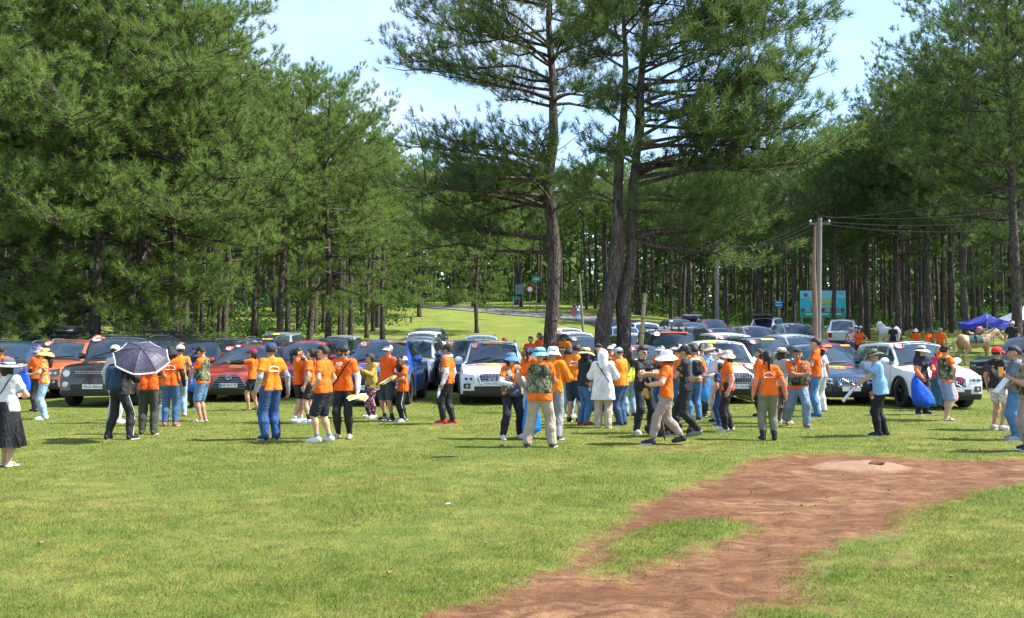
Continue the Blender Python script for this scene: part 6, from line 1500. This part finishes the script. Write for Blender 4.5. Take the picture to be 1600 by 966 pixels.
paper('a68', 'white sheets held at the right edge', [(.75, .74, .72)], 1, n=2); paper('a62', 'white clipboard sheets held by the pointing man', [(.72, .72, .74)], 0, n=2, sz=(.16, .34), off=(0, .06, -.10), rx=-.9)
# bottle, cup
def bottle(k, i, label, col, off=(0, .03, -.06)):
    m = MB(); m.lathe([(.001, -.11), (.030, -.108), (.032, -.09), (.030, -.02), (.032, .05), (.028, .08), (.013, .105), (.013, .125), (.001, .126)], 12); o = m.build('bottle', plain('bottle_plastic_%d' % (hash_(k) % 97), col, .12, coat=.6), None, smooth=True)
    m = MB(); m.lathe([(.001, .141), (.015, .140), (.015, .122)], 10); m.build('bottle_cap', DECB, o); o.location = hand_w(k, i, off); o.rotation_euler = (R(160), R(12), 0); return tag(o, label, 'bottle')
bottle('a24', 0, 'clear water bottle held by the man in red shoes', (.45, .55, .62)); bottle('a42', 1, 'clear water bottle held low by the man in the grey cap', (.5, .6, .66))
m = MB(); m.lathe([(.001, -.09), (.028, -.09), (.040, .06), (.041, .065), (.001, .066)], 14); o = m.build('plastic_cup', plain('orange_juice', (.80, .38, .05), .15, coat=.7), None, smooth=True, sharp=40); o.location = hand_w('a68', 0, (0, .04, .06)); tag(o, 'plastic cup of orange juice held at the right edge', 'cup')
# the open umbrella
def umbrella():
    p = at(203, 17.0); c = Vector(((222 - CX) / F * 16.6, 16.6, CAMZ + (HZ - 560) / F * 16.6 + .02))
    root = empty('umbrella', c, 0, 'open black umbrella with silver inner rim tilted towards the camera', 'umbrella')
    n = 8; Rr = .47; tilt = roty(R(16)) @ rotx(R(34)) @ rotz(.2)
    A = []; 
    for i, u in enumerate(np.linspace(0, 1, 7)):
        row = []
        for a in np.linspace(0, 2 * np.pi, n * 4 + 1):
            k = (a / (2 * np.pi) * n) % 1; sc_ = 1 - .10 * math.sin(math.pi * k) * u; z = .17 * (1 - u ** 2) - .02 * math.sin(math.pi * k) * u; row.append((Rr * u * sc_ * math.cos(a), Rr * u * sc_ * math.sin(a), z))
        A.append(row)
    A = np.array(A) + 1e-4; tf = lambda G: (np.asarray(G, float).reshape(-1, 3) @ tilt.T).reshape(np.asarray(G).shape)
    m = MB(); m.slab(tf(A - [0, 0, .006]), tf(A)); can = m.build('canopy', cloth((.05, .045, .075), 'umbrella_cloth', .45, .1), root)
    for j in range(n):
        a = 2 * np.pi * j / n; m = MB(); m.tube(tf([(Rr * u * math.cos(a), Rr * u * math.sin(a), .17 * (1 - u * u) + .004) for u in np.linspace(0, 1, 7)]), .004, 4); m.build('rib', plain('rib_metal', (.06, .06, .07), .4, .5), can)
    m = MB(); m.tube(tf([A[-1][k] * [1.0, 1.0, 1] - [0, 0, .012] for k in range(len(A[-1]))]), .016, 5, cap=False); m.build('rim_band', cloth((.62, .63, .68)), can)
    m = MB(); m.tube(tf([(0, 0, .22), (0, 0, .17)]), .007, 6); m.build('tip', CHROME, root)
    h = hand_w('a05', 1, (0, 0, 0)) - c; m = MB(); m.tube([tf([(0, 0, .16)])[0], np.array(h)], .008, 6); m.build('shaft', plain('rib_metal', (.06, .06, .07)), root)
umbrella()
# bags
def backpack(k, label, col, sc=1., lo=.60):
    p = PEOPLE[k]; root = empty('backpack', p['world'](p['U'](0, 0, .70) + np.array([0, -.17 * p['s'] / 1.6, 0])), p['yaw'], label, 'backpack')
    V, Fq = build_sdf([(np.array([x, 0, -.14]) * sc, np.array([x, .01, .12]) * sc, .085 * sc, .075 * sc) for x in (-.07, 0, .07)], .02, .05, wr=.006, seed=4); m = MB(); m.add(V, Fq); m.build('bag_body', cloth(col), root, smooth=True)
    V, Fq = build_sdf([(np.array([x, -.075, -.12]) * sc, np.array([x, -.07, -.02]) * sc, .045 * sc, .04 * sc) for x in (-.05, .05)], .02, .05); m = MB(); m.add(V, Fq); m.build('front_pocket', cloth(tuple(c * 1.4 for c in col)), root, smooth=True)
    for sg in (-1, 1):
        m = MB(); m.tube(np.array([(sg * .06, .05, .15), (sg * .09, .13, .20), (sg * .12, .24, .14), (sg * .13, .26, -.02), (sg * .12, .08, -.14)]) * sc, .013, 5, flat=2); m.build('strap', cloth(K_), root)
backpack('a05', 'navy backpack on the person under the umbrella', (.02, .05, .10), 1.0); backpack('a50', 'small black backpack worn over the pale vest', K_, .8)
def sack(loc, label, col, w, h, rz=0, cat='bag', tilt=0., top=.35, name='bag'):
    n = 26; rows = []
    for u in np.linspace(0, 1, 10):
        a = np.linspace(0, 2 * np.pi, n, endpoint=False); r = w / 2 * (top + (1 - top) * math.sin(math.pi * min(.5, (1 - u) * .75 + .06)) ** .6) if u < .98 else w * .02
        r = w / 2 * np.interp(u, [0, .04, .3, .7, 1], [.2, .92, 1, .72, top]); z = h * (u - .5)
        rr = r * (1 + .08 * np.sin(a * 3 + u * 4) + .05 * np.sin(a * 7 - u * 9)); rows.append(np.stack([rr * np.cos(a) + tilt * (u - .5), rr * .5 * np.sin(a), z + .02 * np.sin(a * 2)], 1))
    G = np.array(rows); G = np.concatenate([G, G[:, :1]], 1); m = MB(); m.grid(G[:, ::-1]); m.add(np.vstack([G[0, :-1], G[0, :-1].mean(0)]), np.stack([(np.arange(n) + 1) % n, np.arange(n), np.full(n, n)], 1)); m.add(np.vstack([G[-1, :-1], G[-1, :-1].mean(0)]), np.stack([np.arange(n), (np.arange(n) + 1) % n, np.full(n, n)], 1))
    root = empty(name, loc, rz, label, cat); m.build('bag_body', cloth(col, 'bagcloth_%02x%02x' % (int(col[0] * 255), int(col[2] * 255)), .5, .3), root, smooth=True, sharp=70)
    for sg in (-1, 1):
        m = MB(); m.tube([(tilt / 2 - w * .12, sg * .03, h * .47), (tilt / 2 - w * .05, sg * .03, h * .47 + .10), (tilt / 2 + w * .05, sg * .03, h * .47 + .10), (tilt / 2 + w * .12, sg * .03, h * .47)], .009, 5); m.build('handle', cloth(col), root)
    return root
def bag_at(px, py_top, py_bot, d, wpx, label, col, **k):
    z1 = CAMZ + (HZ - py_top) / F * d; z0 = CAMZ + (HZ - py_bot) / F * d; return sack(((px - CX) / F * d, d, (z0 + z1) / 2), label, col, wpx / F * d, z1 - z0, **k)
bag_at(1437, 592, 636, 21.6, 35, 'large bright blue bag held by the woman in the white banded sun hat', (.01, .10, .62), tilt=-.22, top=.3)
bag_at(38, 580, 616, 22.5, 24, 'bright blue bag at the left behind the wide grey hat', (.01, .16, .62), tilt=.08)
bag_at(303, 572, 612, 24.6, 20, 'blue bag carried beside the man in the camouflage vest', (.01, .12, .45))
bag_at(1103, 585, 628, 22.2, 20, 'sky blue bag held by the man in the tan bucket hat', (.05, .28, .75))
bag_at(830, 622, 678, 17.0, 30, 'tall blue bag hanging behind the man in the teal bucket hat', (.015, .20, .70), top=.5)
bag_at(653, 583, 605, 37.5, 8, 'white plastic bag held between the parked columns', (.7, .7, .72))
bag_at(1487, 600, 628, 22.5, 16, 'pinkish plastic bag hanging behind the man in light shorts', (.70, .42, .35))
bag_at(252, 640, 662, 21.2, 26, 'white plastic bag on the grass by the camouflage trousers', (.70, .72, .74))
for k, lb, col, off, sc in (('a25', 'black waist bag of the woman in the blue bucket hat', (.05, .06, .09), (.0, .15, -.01), 1.0), ('a55', 'black shoulder bag of the woman in the beige sun hat', K_, (-.14, .05, .02), 1.1), ('a39', 'small brown bag at the hip of the hooded woman', (.35, .20, .16), (-.20, 0, 0), .8), ('a59', 'black pouch slung over the camouflage vest', K_, (.08, .2, .06), .8), ('a63', 'dark red purse of the woman holding the blue bag', (.15, .02, .03), (.12, .15, .0), .8)):
    p = PEOPLE[k]; V, Fq = build_sdf([(np.array([-.07, 0, 0]) * sc, np.array([.07, 0, .01]) * sc, .055 * sc, .055 * sc), (np.array([-.06, 0, -.05]) * sc, np.array([.06, 0, -.05]) * sc, .05 * sc, .05 * sc)], .018, .03)
    m = MB(); m.add(V, Fq); o = m.build('shoulder_bag', cloth(col, rough=.5), None, smooth=True); o.location = p['world'](p['U'](0, 0, .56) + np.array(off)); o.rotation_euler = (0, 0, p['yaw']); tag(o, lb, 'bag')
    m = MB(); m.box((0, -.055 * sc, .03 * sc), (.2 * sc, .006, .05 * sc)); m.build('flap', cloth(tuple(c * 1.3 for c in col), rough=.4), o)
# video camera held by the cameraman and the grey jacket's camera
for k, lb, off in (('a44', 'black video camera at the chest of the cameraman', (.10, .10, .12)), ('a67', 'black camera held by the man in the grey jacket', (.04, .08, .02))):
    p = PEOPLE[k]; root = empty('camera', hand_w(k, 1, off), p['yaw'], lb, 'camera')
    m = MB(); m.box((0, 0, 0), (.15, .08, .11)); m.box((0, -.0, .065), (.06, .06, .03)); m.build('camera_body', BLACKP, root)
    m = MB(); m.lathe([(.001, .16), (.036, .16), (.040, .10), (.038, .0), (.001, .0)], 14, M4(rotx(-R(90)))); m.build('lens', BLACKP, root, smooth=True, sharp=40); m = MB(); m.tube([(-.07, -.03, .04), (-.09, -.15, .02), (.09, -.15, .02), (.07, -.03, .04)], .008, 4); m.build('strap', cloth(K_), root)
# heap of black gear on the grass
def heap(px, py, label, r, n, seed):
    d = CAMZ * F / (py - HZ); c = at(px, d); g = np.random.default_rng(seed); pr = [(np.array([g.uniform(-r, r), g.uniform(-.1, .1), .06]), np.array([g.uniform(-r, r), g.uniform(-.1, .1), g.uniform(.08, .22)]), .09, .07) for _ in range(n)]
    V, Fq = build_sdf(pr, .02, .03, cut=lambda P, dd: np.maximum(dd, .0 - P[:, 2]), wr=.008, seed=seed); m = MB(); m.add(V, Fq); root = empty('gear_bag', c, 0, label, 'bag'); m.build('bag_body', cloth((.02, .02, .024)), root, smooth=True)
    m = MB(); m.tube([(-r * .8, -.12, .05), (-r, -.2, .10), (-r * .5, -.2, .12), (-r * .3, -.1, .2)], .012, 5); m.build('strap', cloth(K_), root)
heap(1022, 681, 'black equipment bag lying on the grass behind the walking woman', .16, 5, 1); heap(1048, 676, 'second black bag beside the folded umbrella', .2, 5, 2); heap(1082, 680, 'small black pouch with cables on the grass by the striding man', .06, 3, 3)
p_ = at(1038, CAMZ * F / (693 - HZ) + .5); root = empty('folded_umbrella', p_, 0, 'folded dark brown umbrella standing beside the walking woman', 'umbrella'); m = MB(); m.tube([(0, 0, .0), (-.02, 0, .1), (-.08, 0, .42), (-.11, 0, .52)], [.004, .025, .045, .012], 8); m.build('canopy', cloth((.09, .06, .05)), root, smooth=True); m = MB(); m.tube([(-.11, 0, .52), (-.13, 0, .62), (-.17, 0, .64)], .010, 6); m.build('handle', BLACKP, root)
V, Fq = build_sdf([((0, 0, 0), (.03, 0, -.10), .045, .03), ((0, 0, .03), (-.05, 0, -.05), .03, .03)], .014, .02, wr=.006); m = MB(); m.add(V, Fq); prop('plush_toy', m, plain('toy_plush', (.45, .24, .05), .9), 'small brown plush toy hanging from the hand of the walking woman', 'toy', hand_w('a45', 0, (0, 0, -.10)), smooth=True)
# stick lying on the grass
d0 = CAMZ * F / (716 - HZ); c = at(695, d0); m = MB(); m.tube([(-.2, 0, .02), (0, .02, .025), (.2, -.01, .03)], [.012, .014, .008], 6); prop('stick', m, BARK, 'broken brown stick lying on the open grass', 'stick', c)
(cx_, cy_), = gpts([(1366, 729)]); V, Fq = blob((0, 0, 0), (.12, .08, .045), 14, 8); V[:, 2] += .03 * noise3(V, 9, 1); V[:, 0] += .05 * noise3(V, 6, 2); m = MB(); m.add(V, Fq); prop('clod', m, plain('dark_soil', (.10, .05, .03), .95, bmp=.6), 'dark clod of soil on the pale mound of the dirt patch', 'clod', (cx_, cy_, gz(cx_, cy_) + .07), smooth=True)
g_ = np.random.default_rng(21); pm_ = None; cnt = 0
while cnt < 34:
    px, py = g_.uniform(640, 1590), g_.uniform(715, 960); (x, y), = gpts([(px, py)])
    if dirt_sd(np.array([[x, y]]))[0] > -.15: continue
    V, Fq = blob((0, 0, 0), (g_.uniform(.008, .022), g_.uniform(.008, .02), .010), 7, 5); m = MB(); m.add(V, Fq)
    if pm_ is None or cnt < 4: pm_ = m.mesh('pebble', [plain('soil_crumb', (.16, .075, .045), .95)], smooth=True)
    o = link('soil_crumb', pm_); o.location = (x, y, gz(x, y) - .03); s_ = g_.uniform(.4, 1.3); o.scale = (s_, s_, s_); o.rotation_euler = (0, 0, g_.uniform(0, 6)); tag(o, 'small reddish crumb of soil on the bare dirt patch', 'soil crumb', 'crumbs of soil on the dirt'); cnt += 1

# ---------------------------------------------------------------- horses
def horse(px, d, yaw, label, col, mane, sc=1., lod=1, z=None, saddle=False, name='horse'):
    loc = at(px, d); loc.z = z if z is not None else loc.z; root = empty(name, loc, R(yaw), label, 'horse')
    A = lambda *v: np.array(v, float) * sc                       # facing +x
    pr = [(A(-.55, 0, 1.12), A(.0, 0, 1.08), .27, .285), (A(0, 0, 1.08), A(.48, 0, 1.10), .285, .27), (A(-.62, 0, 1.18), A(-.5, 0, 1.05), .24, .26), (A(.5, 0, 1.2), A(.62, 0, 1.05), .20, .20),
          (A(.52, 0, 1.20), A(.98, 0, 1.50), .24, .14), (A(.95, 0, 1.52), A(1.08, 0, 1.56), .13, .11), (A(1.08, 0, 1.52), A(1.40, 0, 1.18), .115, .07), (A(1.00, .05, 1.66), A(1.01, .07, 1.76), .028, .012), (A(1.00, -.05, 1.66), A(1.01, -.07, 1.76), .028, .012)]
    for sg, fo, ho in ((-1, 0, .10), (1, .16, -.06)):
        y = .16 * sg
        pr += [(A(.52, y, 1.0), A(.54 + fo, y, .62), .13, .07), (A(.54 + fo, y, .62), A(.52 + fo * .6, y, .30), .058, .042), (A(.52 + fo * .6, y, .30), A(.54 + fo, y, .08), .04, .045), (A(.54 + fo, y, .09), A(.57 + fo, y, .03), .05, .055)]
        pr += [(A(-.58, y, 1.05), A(-.46 + ho, y, .74), .19, .105), (A(-.46 + ho, y, .74), A(-.72 + ho, y, .46), .09, .05), (A(-.72 + ho, y, .46), A(-.66 + ho, y, .12), .048, .042), (A(-.66 + ho, y, .10), A(-.62 + ho, y, .03), .05, .056)]
    pr = [(a, b, ra * sc, rb * sc) for a, b, ra, rb in pr]
    V, Fq = build_sdf(pr, .035 if lod else .05, .09 * sc); m = MB(); m.add(V, Fq); m.build('body', plain('coat_' + name + str(int(col[0] * 99)), col, .6, vs=3, var=.25), root, smooth=True)
    hm = plain('mane_' + str(int(mane[0] * 99)), mane, .8, vs=20, var=.3)
    V, Fq = build_sdf([(a, b, ra * sc, rb * sc) for a, b, ra, rb in [(A(.50, -.0, 1.46), A(.94, 0, 1.68), .06, .045), (A(.62, -.12, 1.36), A(.92, -.10, 1.56), .05, .05), (A(1.02, 0, 1.66), A(1.12, 0, 1.54), .03, .02)]], .03, .05, wr=.02); m = MB(); m.add(V, Fq); m.build('mane', hm, root, smooth=True)
    V, Fq = build_sdf([(a, b, ra * sc, rb * sc) for a, b, ra, rb in [(A(-.82, 0, 1.26), A(-.98, 0, 1.05), .05, .08), (A(-.98, 0, 1.05), A(-.98, 0, .50), .08, .04)]], .03, .05, wr=.02); m = MB(); m.add(V, Fq); m.build('tail', hm, root, smooth=True)
    if saddle:
        m = MB(); G = [[(x * sc, (.315 * math.sin(a)) * sc, (1.09 + .30 * math.cos(a)) * sc) for a in np.linspace(-1.75, 1.75, 13)] for x in np.linspace(-.36, .26, 4)]; G = np.array(G); m.slab(G * [1, .96, 1] - [0, 0, .015], G); m.build('saddle_cloth', cloth((.02, .10, .09)), root)
        V, Fq = build_sdf([(A(-.22, 0, 1.42), A(.12, 0, 1.40), .10, .10), (A(.16, 0, 1.44), A(.2, 0, 1.54), .05, .035), (A(-.26, 0, 1.46), A(-.3, 0, 1.52), .08, .06), (A(-.05, .22, 1.30), A(-.05, .3, 1.05), .09, .06), (A(-.05, -.22, 1.30), A(-.05, -.3, 1.05), .09, .06)], .03, .06); m = MB(); m.add(V, Fq); m.build('saddle', plain('saddle_leather', (.09, .035, .03), .5), root, smooth=True)
        m = MB(); m.tube([A(1.00, .12, 1.58), A(1.22, .095, 1.40), A(1.20, .0, 1.24), A(1.22, -.095, 1.40), A(1.00, -.12, 1.58)], .012, 4); m.tube([A(1.2, -.10, 1.36), A(.8, -.26, 1.25), A(.25, -.16, 1.45)], .012, 4); m.tube([A(.78, -.17, 1.48), A(.64, -.24, 1.1)], .012, 4); m.build('bridle', plain('saddle_leather', (.09, .035, .03)), root)
    return root
hr_ = horse(1522, 44, 6, 'palomino horse with dark green saddle cloth standing before the tents', (.36, .23, .12), (.42, .30, .18), saddle=True, sc=1.0)
m = MB(); c0 = hr_.location; V, Fq = build_sdf([(np.array([0, 0, 0.]), np.array([.16, 0, .12]), .10, .09), (np.array([.05, 0, .15]), np.array([.14, 0, .2]), .11, .08)], .03, .05); m.add(V, Fq); prop('rolled_jacket', m, cloth((.42, .16, .17)), 'pinkish rolled jacket and hat lying on the palomino saddle', 'jacket', (c0.x + .15, c0.y, c0.z + 1.52), smooth=True)
horse(1389, 56, 100, 'white grey horse seen from behind in front of the right forest', (.55, .56, .58), (.6, .6, .6), lod=1)

# ---------------------------------------------------------------- poles, wires, signs, tents
def pole(px, py_top, d, r0, r1, label, mat, name='utility_pole', dx=0., arm=True):
    b = at(px, d); h = CAMZ + (HZ - py_top) / F * d - b.z; root = empty(name, b, 0, label, 'pole'); m = MB(); m.tube([(0, 0, -.3), (dx * .5, 0, h / 2), (dx, 0, h)], [r0, (r0 + r1) / 2, r1], 12); m.build('shaft', mat, root, smooth=True, sharp=50)
    if arm:
        m = MB(); m.box((dx, 0, h - .25), (.9, .08, .1)); m.build('cross_arm', plain('old_wood', (.16, .13, .10), .9), root)
        for q in (-.4, 0, .4): m = MB(); m.lathe([(.001, .12), (.03, .11), (.045, .05), (.03, 0), (.001, 0)], 8, M4(t=(dx + q, 0, h - .2))); m.build('insulator', plain('ceramic', (.6, .6, .58), .3), root, smooth=True)
    return b + Vector((dx, 0, h - .1))
CONC = plain('pole_concrete', (.19, .175, .165), .9, vs=5, var=.25, bmp=.3)
pa = pole(1277, 340, 41, .125, .095, 'tall concrete pole beside the light blue pickup', CONC, dx=.16)
pb = pole(1121, 376, 72, .16, .12, 'concrete pole at the forest edge left of the small blue sign', CONC)
pc = pole(913, 428, 66, .09, .06, 'thin leaning pale pole left of the twin pine', CONC, dx=-.35, arm=False)
b = at(1003, 32.2); m = MB(); m.tube([(-.16, 0, -.2), (-.08, 0, .9), (.0, .0, 2.0), (.11, 0, 3.35)], [.085, .08, .075, .06], 10); V = m.V[0]; st = prop('bamboo_stake', m, plain('bamboo', (.36, .30, .15), .7, vs=4, var=.4), 'thick weathered bamboo stake in front of the white suv', 'stake', b, smooth=True)
for k in range(6):
    z = .5 + .5 * k; m = MB(); x = np.interp(z, [-.2, .9, 2, 3.35], [-.16, -.08, 0, .11]); m.tube([(x, 0, z - .02), (x, 0, z + .02)], .088 - .004 * k, 10); m.build('node_ring', plain('bamboo_node', (.14, .10, .06), .8), st)
b = at(1273, 40); m = MB(); h_ = CAMZ + (HZ - 352) / F * 40 - b.z; m.tube([(0, 0, -.2), (.02, 0, h_ * .4), (-.02, 0, h_ * .7), (.06, 0, h_)], [.13, .11, .09, .05], 9); prop('dead_trunk', m, plain('peeled_trunk', (.17, .115, .075), .9, vs=3, var=.5, bmp=.4), 'slim peeled brown trunk standing against the concrete pole', 'trunk', b, smooth=True)
WIRE = plain('wire_black', (.03, .03, .03), .6)
def wire(a, b, sag, label, r=.012):
    P = [a + (b - a) * t + Vector((0, 0, -sag * 4 * t * (1 - t))) for t in np.linspace(0, 1, 24)]; m = MB(); m.tube(P, r, 4, cap=False); o = m.build('wire', WIRE, None); tag(o, label, 'wire', 'overhead wires between the poles')
edge = Vector(((1700 - CX) / F * 34, 34, CAMZ + (HZ - 330) / F * 34))
for i, (dz, tz) in enumerate(((0, 0), (.18, .5), (-.15, -.3), (.1, 1.6))): wire(pa + Vector((.3 * (i - 1.5) / 1.5, 0, dz)), edge + Vector((0, .4 * i, tz)), .35, ['wire running from the right concrete pole to the right edge', 'upper wire running to the right edge of the photo', 'lowest wire running to the right edge of the photo', 'steepest wire rising to the right edge of the photo'][i])
for i, q in enumerate((-.4, 0, .4)): wire(pa + Vector((q, 0, 0)), pb + Vector((q, 0, 0)), .7, ['left wire between the two concrete poles', 'middle wire between the two concrete poles', 'right wire between the two concrete poles'][i], .014)
far_ = Vector(((860 - CX) / F * 95, 95, CAMZ + (HZ - 450) / F * 95))
wire(pb, far_, .8, 'wire running left from the forest edge pole', .016); wire(pb + Vector((.2, 0, -.3)), far_ + Vector((0, 0, -.4)), .9, 'lower wire running left from the forest edge pole', .016)
# billboard
def billboard():
    d = 72; b = at(1286, d); k = d / F; zc = CAMZ + (HZ - 475) * k; w, h = 70 * k, 42 * k
    root = empty('billboard', b, R(-4), 'wide turquoise billboard with round emblem and yellow lines between the trunks', 'billboard')
    m = MB(); m.box((0, 0, zc - b.z), (w, .12, h)); m.build('panel', plain('board_turquoise', (.02, .42, .50), .5, vs=.5, var=.1), root)
    def strip(name, x0, x1, z0, z1, mat, o=.066): m = MB(); m.box(((x0 + x1) / 2, -o, zc - b.z + (z0 + z1) / 2), (x1 - x0, .012, z1 - z0)); return m.build(name, mat, root)
    strip('sky_band', -w / 2 + .03, w / 2 - .03, h * .22, h * .48, plain('board_sky', (.22, .50, .72), .5)); strip('base_band', -w / 2 + .03, w / 2 - .03, -h * .48, -h * .30, plain('board_green', (.01, .25, .20), .5))
    m = MB(); m.tube([(-w * .38, -.062, zc - b.z + h * .33), (-w * .38, -.085, zc - b.z + h * .33)], .16, 16); m.build('emblem', plain('board_emblem', (.03, .12, .22), .5), root)
    LY = plain('board_yellow', (.45, .48, .12), .5); LW = plain('board_white', (.7, .75, .75), .5); LB = plain('board_ink', (.05, .16, .30), .5)
    for (x0, x1, z, mt, hh) in ((-.30, .28, .12, LY, .07), (-.24, .30, .02, LY, .07), (-.20, .28, -.12, LY, .05), (-.22, -.02, .38, LB, .03), (.3, .46, .38, LB, .03), (-.38, -.2, -.40, LW, .035), (-.17, .12, -.40, LW, .035), (.16, .4, -.40, LW, .035)):
        strip('text_line', x0 * w, x1 * w, z * h, (z + hh) * h, mt, .074)
    for i, x in enumerate((-.44, -.33, -.22, -.12, 0, .1, .2, .33, .43)): strip('picture', (x - .04) * w, (x + .035) * w, -h * .29, -h * .17, plain('pic%d' % (i % 4), [(.03, .04, .10), (.25, .35, .30), (.06, .05, .04), (.35, .10, .12)][i % 4], .5), .074)
    for x in (-.45, 0, .45): m = MB(); m.tube([(x * w, .1, -.3), (x * w, .1, zc - b.z + h / 2)], .06, 8); m.build('post', plain('steel_post', (.25, .25, .25), .5, .5), root)
billboard()
def sign(px, py, w, h, d, label, col, n_text=2, tcol=(.7, .75, .8), name='sign', posts=1):
    b = at(px, d); k = d / F; zc = CAMZ + (HZ - py) * k - b.z; root = empty(name, b, 0, label, 'sign'); m = MB(); m.box((0, 0, zc), (w * k, .06, h * k)); m.build('panel', plain('sign_%02x%02x%02x' % tuple(int(c * 255) for c in col), col, .5), root)
    for i in range(n_text): m = MB(); m.box((0, -.036, zc + h * k * (.22 - .44 * i if n_text > 1 else 0)), (w * k * .75, .012, h * k * .14)); m.build('text_line', plain('sign_text', tcol, .5), root)
    for i in range(posts): m = MB(); x = 0 if posts == 1 else (-.35 + .7 * i) * w * k; m.tube([(x, .06, -.3), (x, .06, zc)], .05, 7); m.build('post', plain('steel_post', (.25, .25, .25), .5, .5), root)
sign(1217, 475, 12, 10, 74, 'small blue sign with white lines above the white hatchback', (.02, .20, .50)); sign(664, 467, 11, 10, 128, 'brown wooden notice board beside the far road', (.20, .06, .04), 0, posts=2)
sign(838, 436, 12, 8, 112, 'green sign hanging high left of the lone pine', (.02, .28, .22), 1); sign(806, 466, 14, 5, 116, 'low green sign at the road behind the lone meadow pine', (.02, .25, .18), 0, posts=2); sign(812, 452, 14, 15, 118, 'large pale blue board behind the lone meadow pine', (.14, .20, .22), 0, posts=2)
m = MB(); b = at(828, 110); zc = CAMZ + (HZ - 452) / F * 110 - b.z; root = empty('round_sign', b, 0, 'round red and white road sign left of the lone pine', 'sign'); m.tube([(0, -.02, zc), (0, .02, zc)], .36, 18); m.build('disc', INKR, root); m = MB(); m.tube([(0, -.03, zc), (0, -.021, zc)], .26, 18); m.build('disc_centre', WHITEP, root); m = MB(); m.tube([(0, .05, -.3), (0, .05, zc)], .04, 6); m.build('post', CONC, root)
# small post and stump on the meadow
m = MB(); m.tube([(0, 0, -.1), (.02, 0, .65)], [.10, .08], 8); prop('tree_stump', m, BARK, 'thin dark stump standing on the green slope', 'stump', at(642, 96), smooth=True)
def canopy(px, py, d, w, h, label, col, col2=None, yaw=0):
    b = at(px, d); k = d / F; zt = CAMZ + (HZ - py) * k - b.z; root = empty('canopy_tent', b, R(yaw), label, 'tent'); W2 = w * k / 2; hh = h * k
    for i in range(4):
        a0 = math.pi / 4 + i * math.pi / 2; c0 = np.array([math.cos(a0) * W2 * 1.41, math.sin(a0) * W2 * 1.41, zt - hh]); a1 = a0 + math.pi / 2; c1 = np.array([math.cos(a1) * W2 * 1.41, math.sin(a1) * W2 * 1.41, zt - hh]); ap = np.array([0, 0, zt])
        us = np.linspace(0, 1, 7); G = np.array([[(ap + ((c0 * (1 - v) + c1 * v) - ap) * u) + [0, 0, -.25 * u * (1 - u) * 1.2 - .12 * math.sin(math.pi * v) * u * u] for v in us] for u in us]); m = MB(); m.slab(G - [0, 0, .02], G); m.build('roof_panel', cloth(col, rough=.6), root, smooth=True, sharp=50)
        v_ = np.array([G[-1], G[-1] - [0, 0, .28]]); m = MB(); m.slab(v_, v_ * [1.004, 1.004, 1]); m.build('valance', cloth(col2 or col, rough=.6), root)
        m = MB(); m.tube([c0 - [0, 0, zt - hh + .2], c0], .03, 6); m.build('leg', plain('steel_post', (.25, .25, .25), .5, .5), root)
canopy(1541, 490, 54, 58, 14, 'royal blue pop up canopy behind the palomino horse', (.045, .06, .42), yaw=20)
canopy(1600, 478, 62, 62, 22, 'pale tent with dark red valance at the right edge', (.45, .50, .66), (.16, .02, .03), yaw=10)
# weeds in front of the lone pine
g_ = np.random.default_rng(8); n = 260; px = g_.uniform(770, 858, n); d = g_.uniform(46, 54, n); x = (px - CX) / F * d; K = 26
c = np.stack([x, d, ground_z(x, d)], 1)[:, None] + g_.normal(0, 1, (n, K, 3)) * [.14, .14, 0]; c[..., 2] += np.abs(g_.normal(0, .30, (n, K))); c = c.reshape(-1, 3); V = (c[:, None] + g_.normal(0, 1, (len(c), 3, 3)) * [.03, .03, .06]).reshape(-1, 3)
tag(link('weeds', mesh('weeds', V, [np.arange(len(V)).reshape(-1, 3)], [M_needles('weed_leaves', (.09, .07, .03), (.10, .13, .04), (.20, .14, .10))], [0])), 'brownish tall weeds in front of the lone pine', 'weeds', kind='stuff')
# litter and fallen leaves on the meadow
g_ = np.random.default_rng(77); lm = MB(); lm.tube([(-.012, 0, .03), (.012, .004, .034)], [.012, .008], 5); lme = lm.mesh('fallen_leaf', [plain('dry_leaf', (.24, .13, .06), .9)]); wl = MB(); wl.box((0, 0, .03), (.03, .022, .008)); wme = wl.mesh('litter', [plain('litter_white', (.6, .6, .58), .6)])
for i, (px, py) in enumerate([(1402 / 2, 790), (150, 705), (760, 850), (1360, 668), (520, 740), (1180, 700), (350, 880), (250, 760), (905, 720), (70, 850), (1480, 905), (610, 900)]):
    (x, y), = gpts([(px, py)])
    if i in (0, 3): o = link('litter', wme); tag(o, ['white scrap of litter on the open grass in the foreground', 'white scrap of litter on the grass near the pointing man'][i // 3], 'litter')
    else: o = link('fallen_leaf', lme); tag(o, 'small dry brown leaf fallen on the meadow', 'leaf', 'dry leaves on the meadow')
    o.location = (x, y, gz(x, y)); s_ = g_.uniform(.8, 1.8); o.scale = (s_, s_, 1); o.rotation_euler = (0, 0, g_.uniform(0, 6))
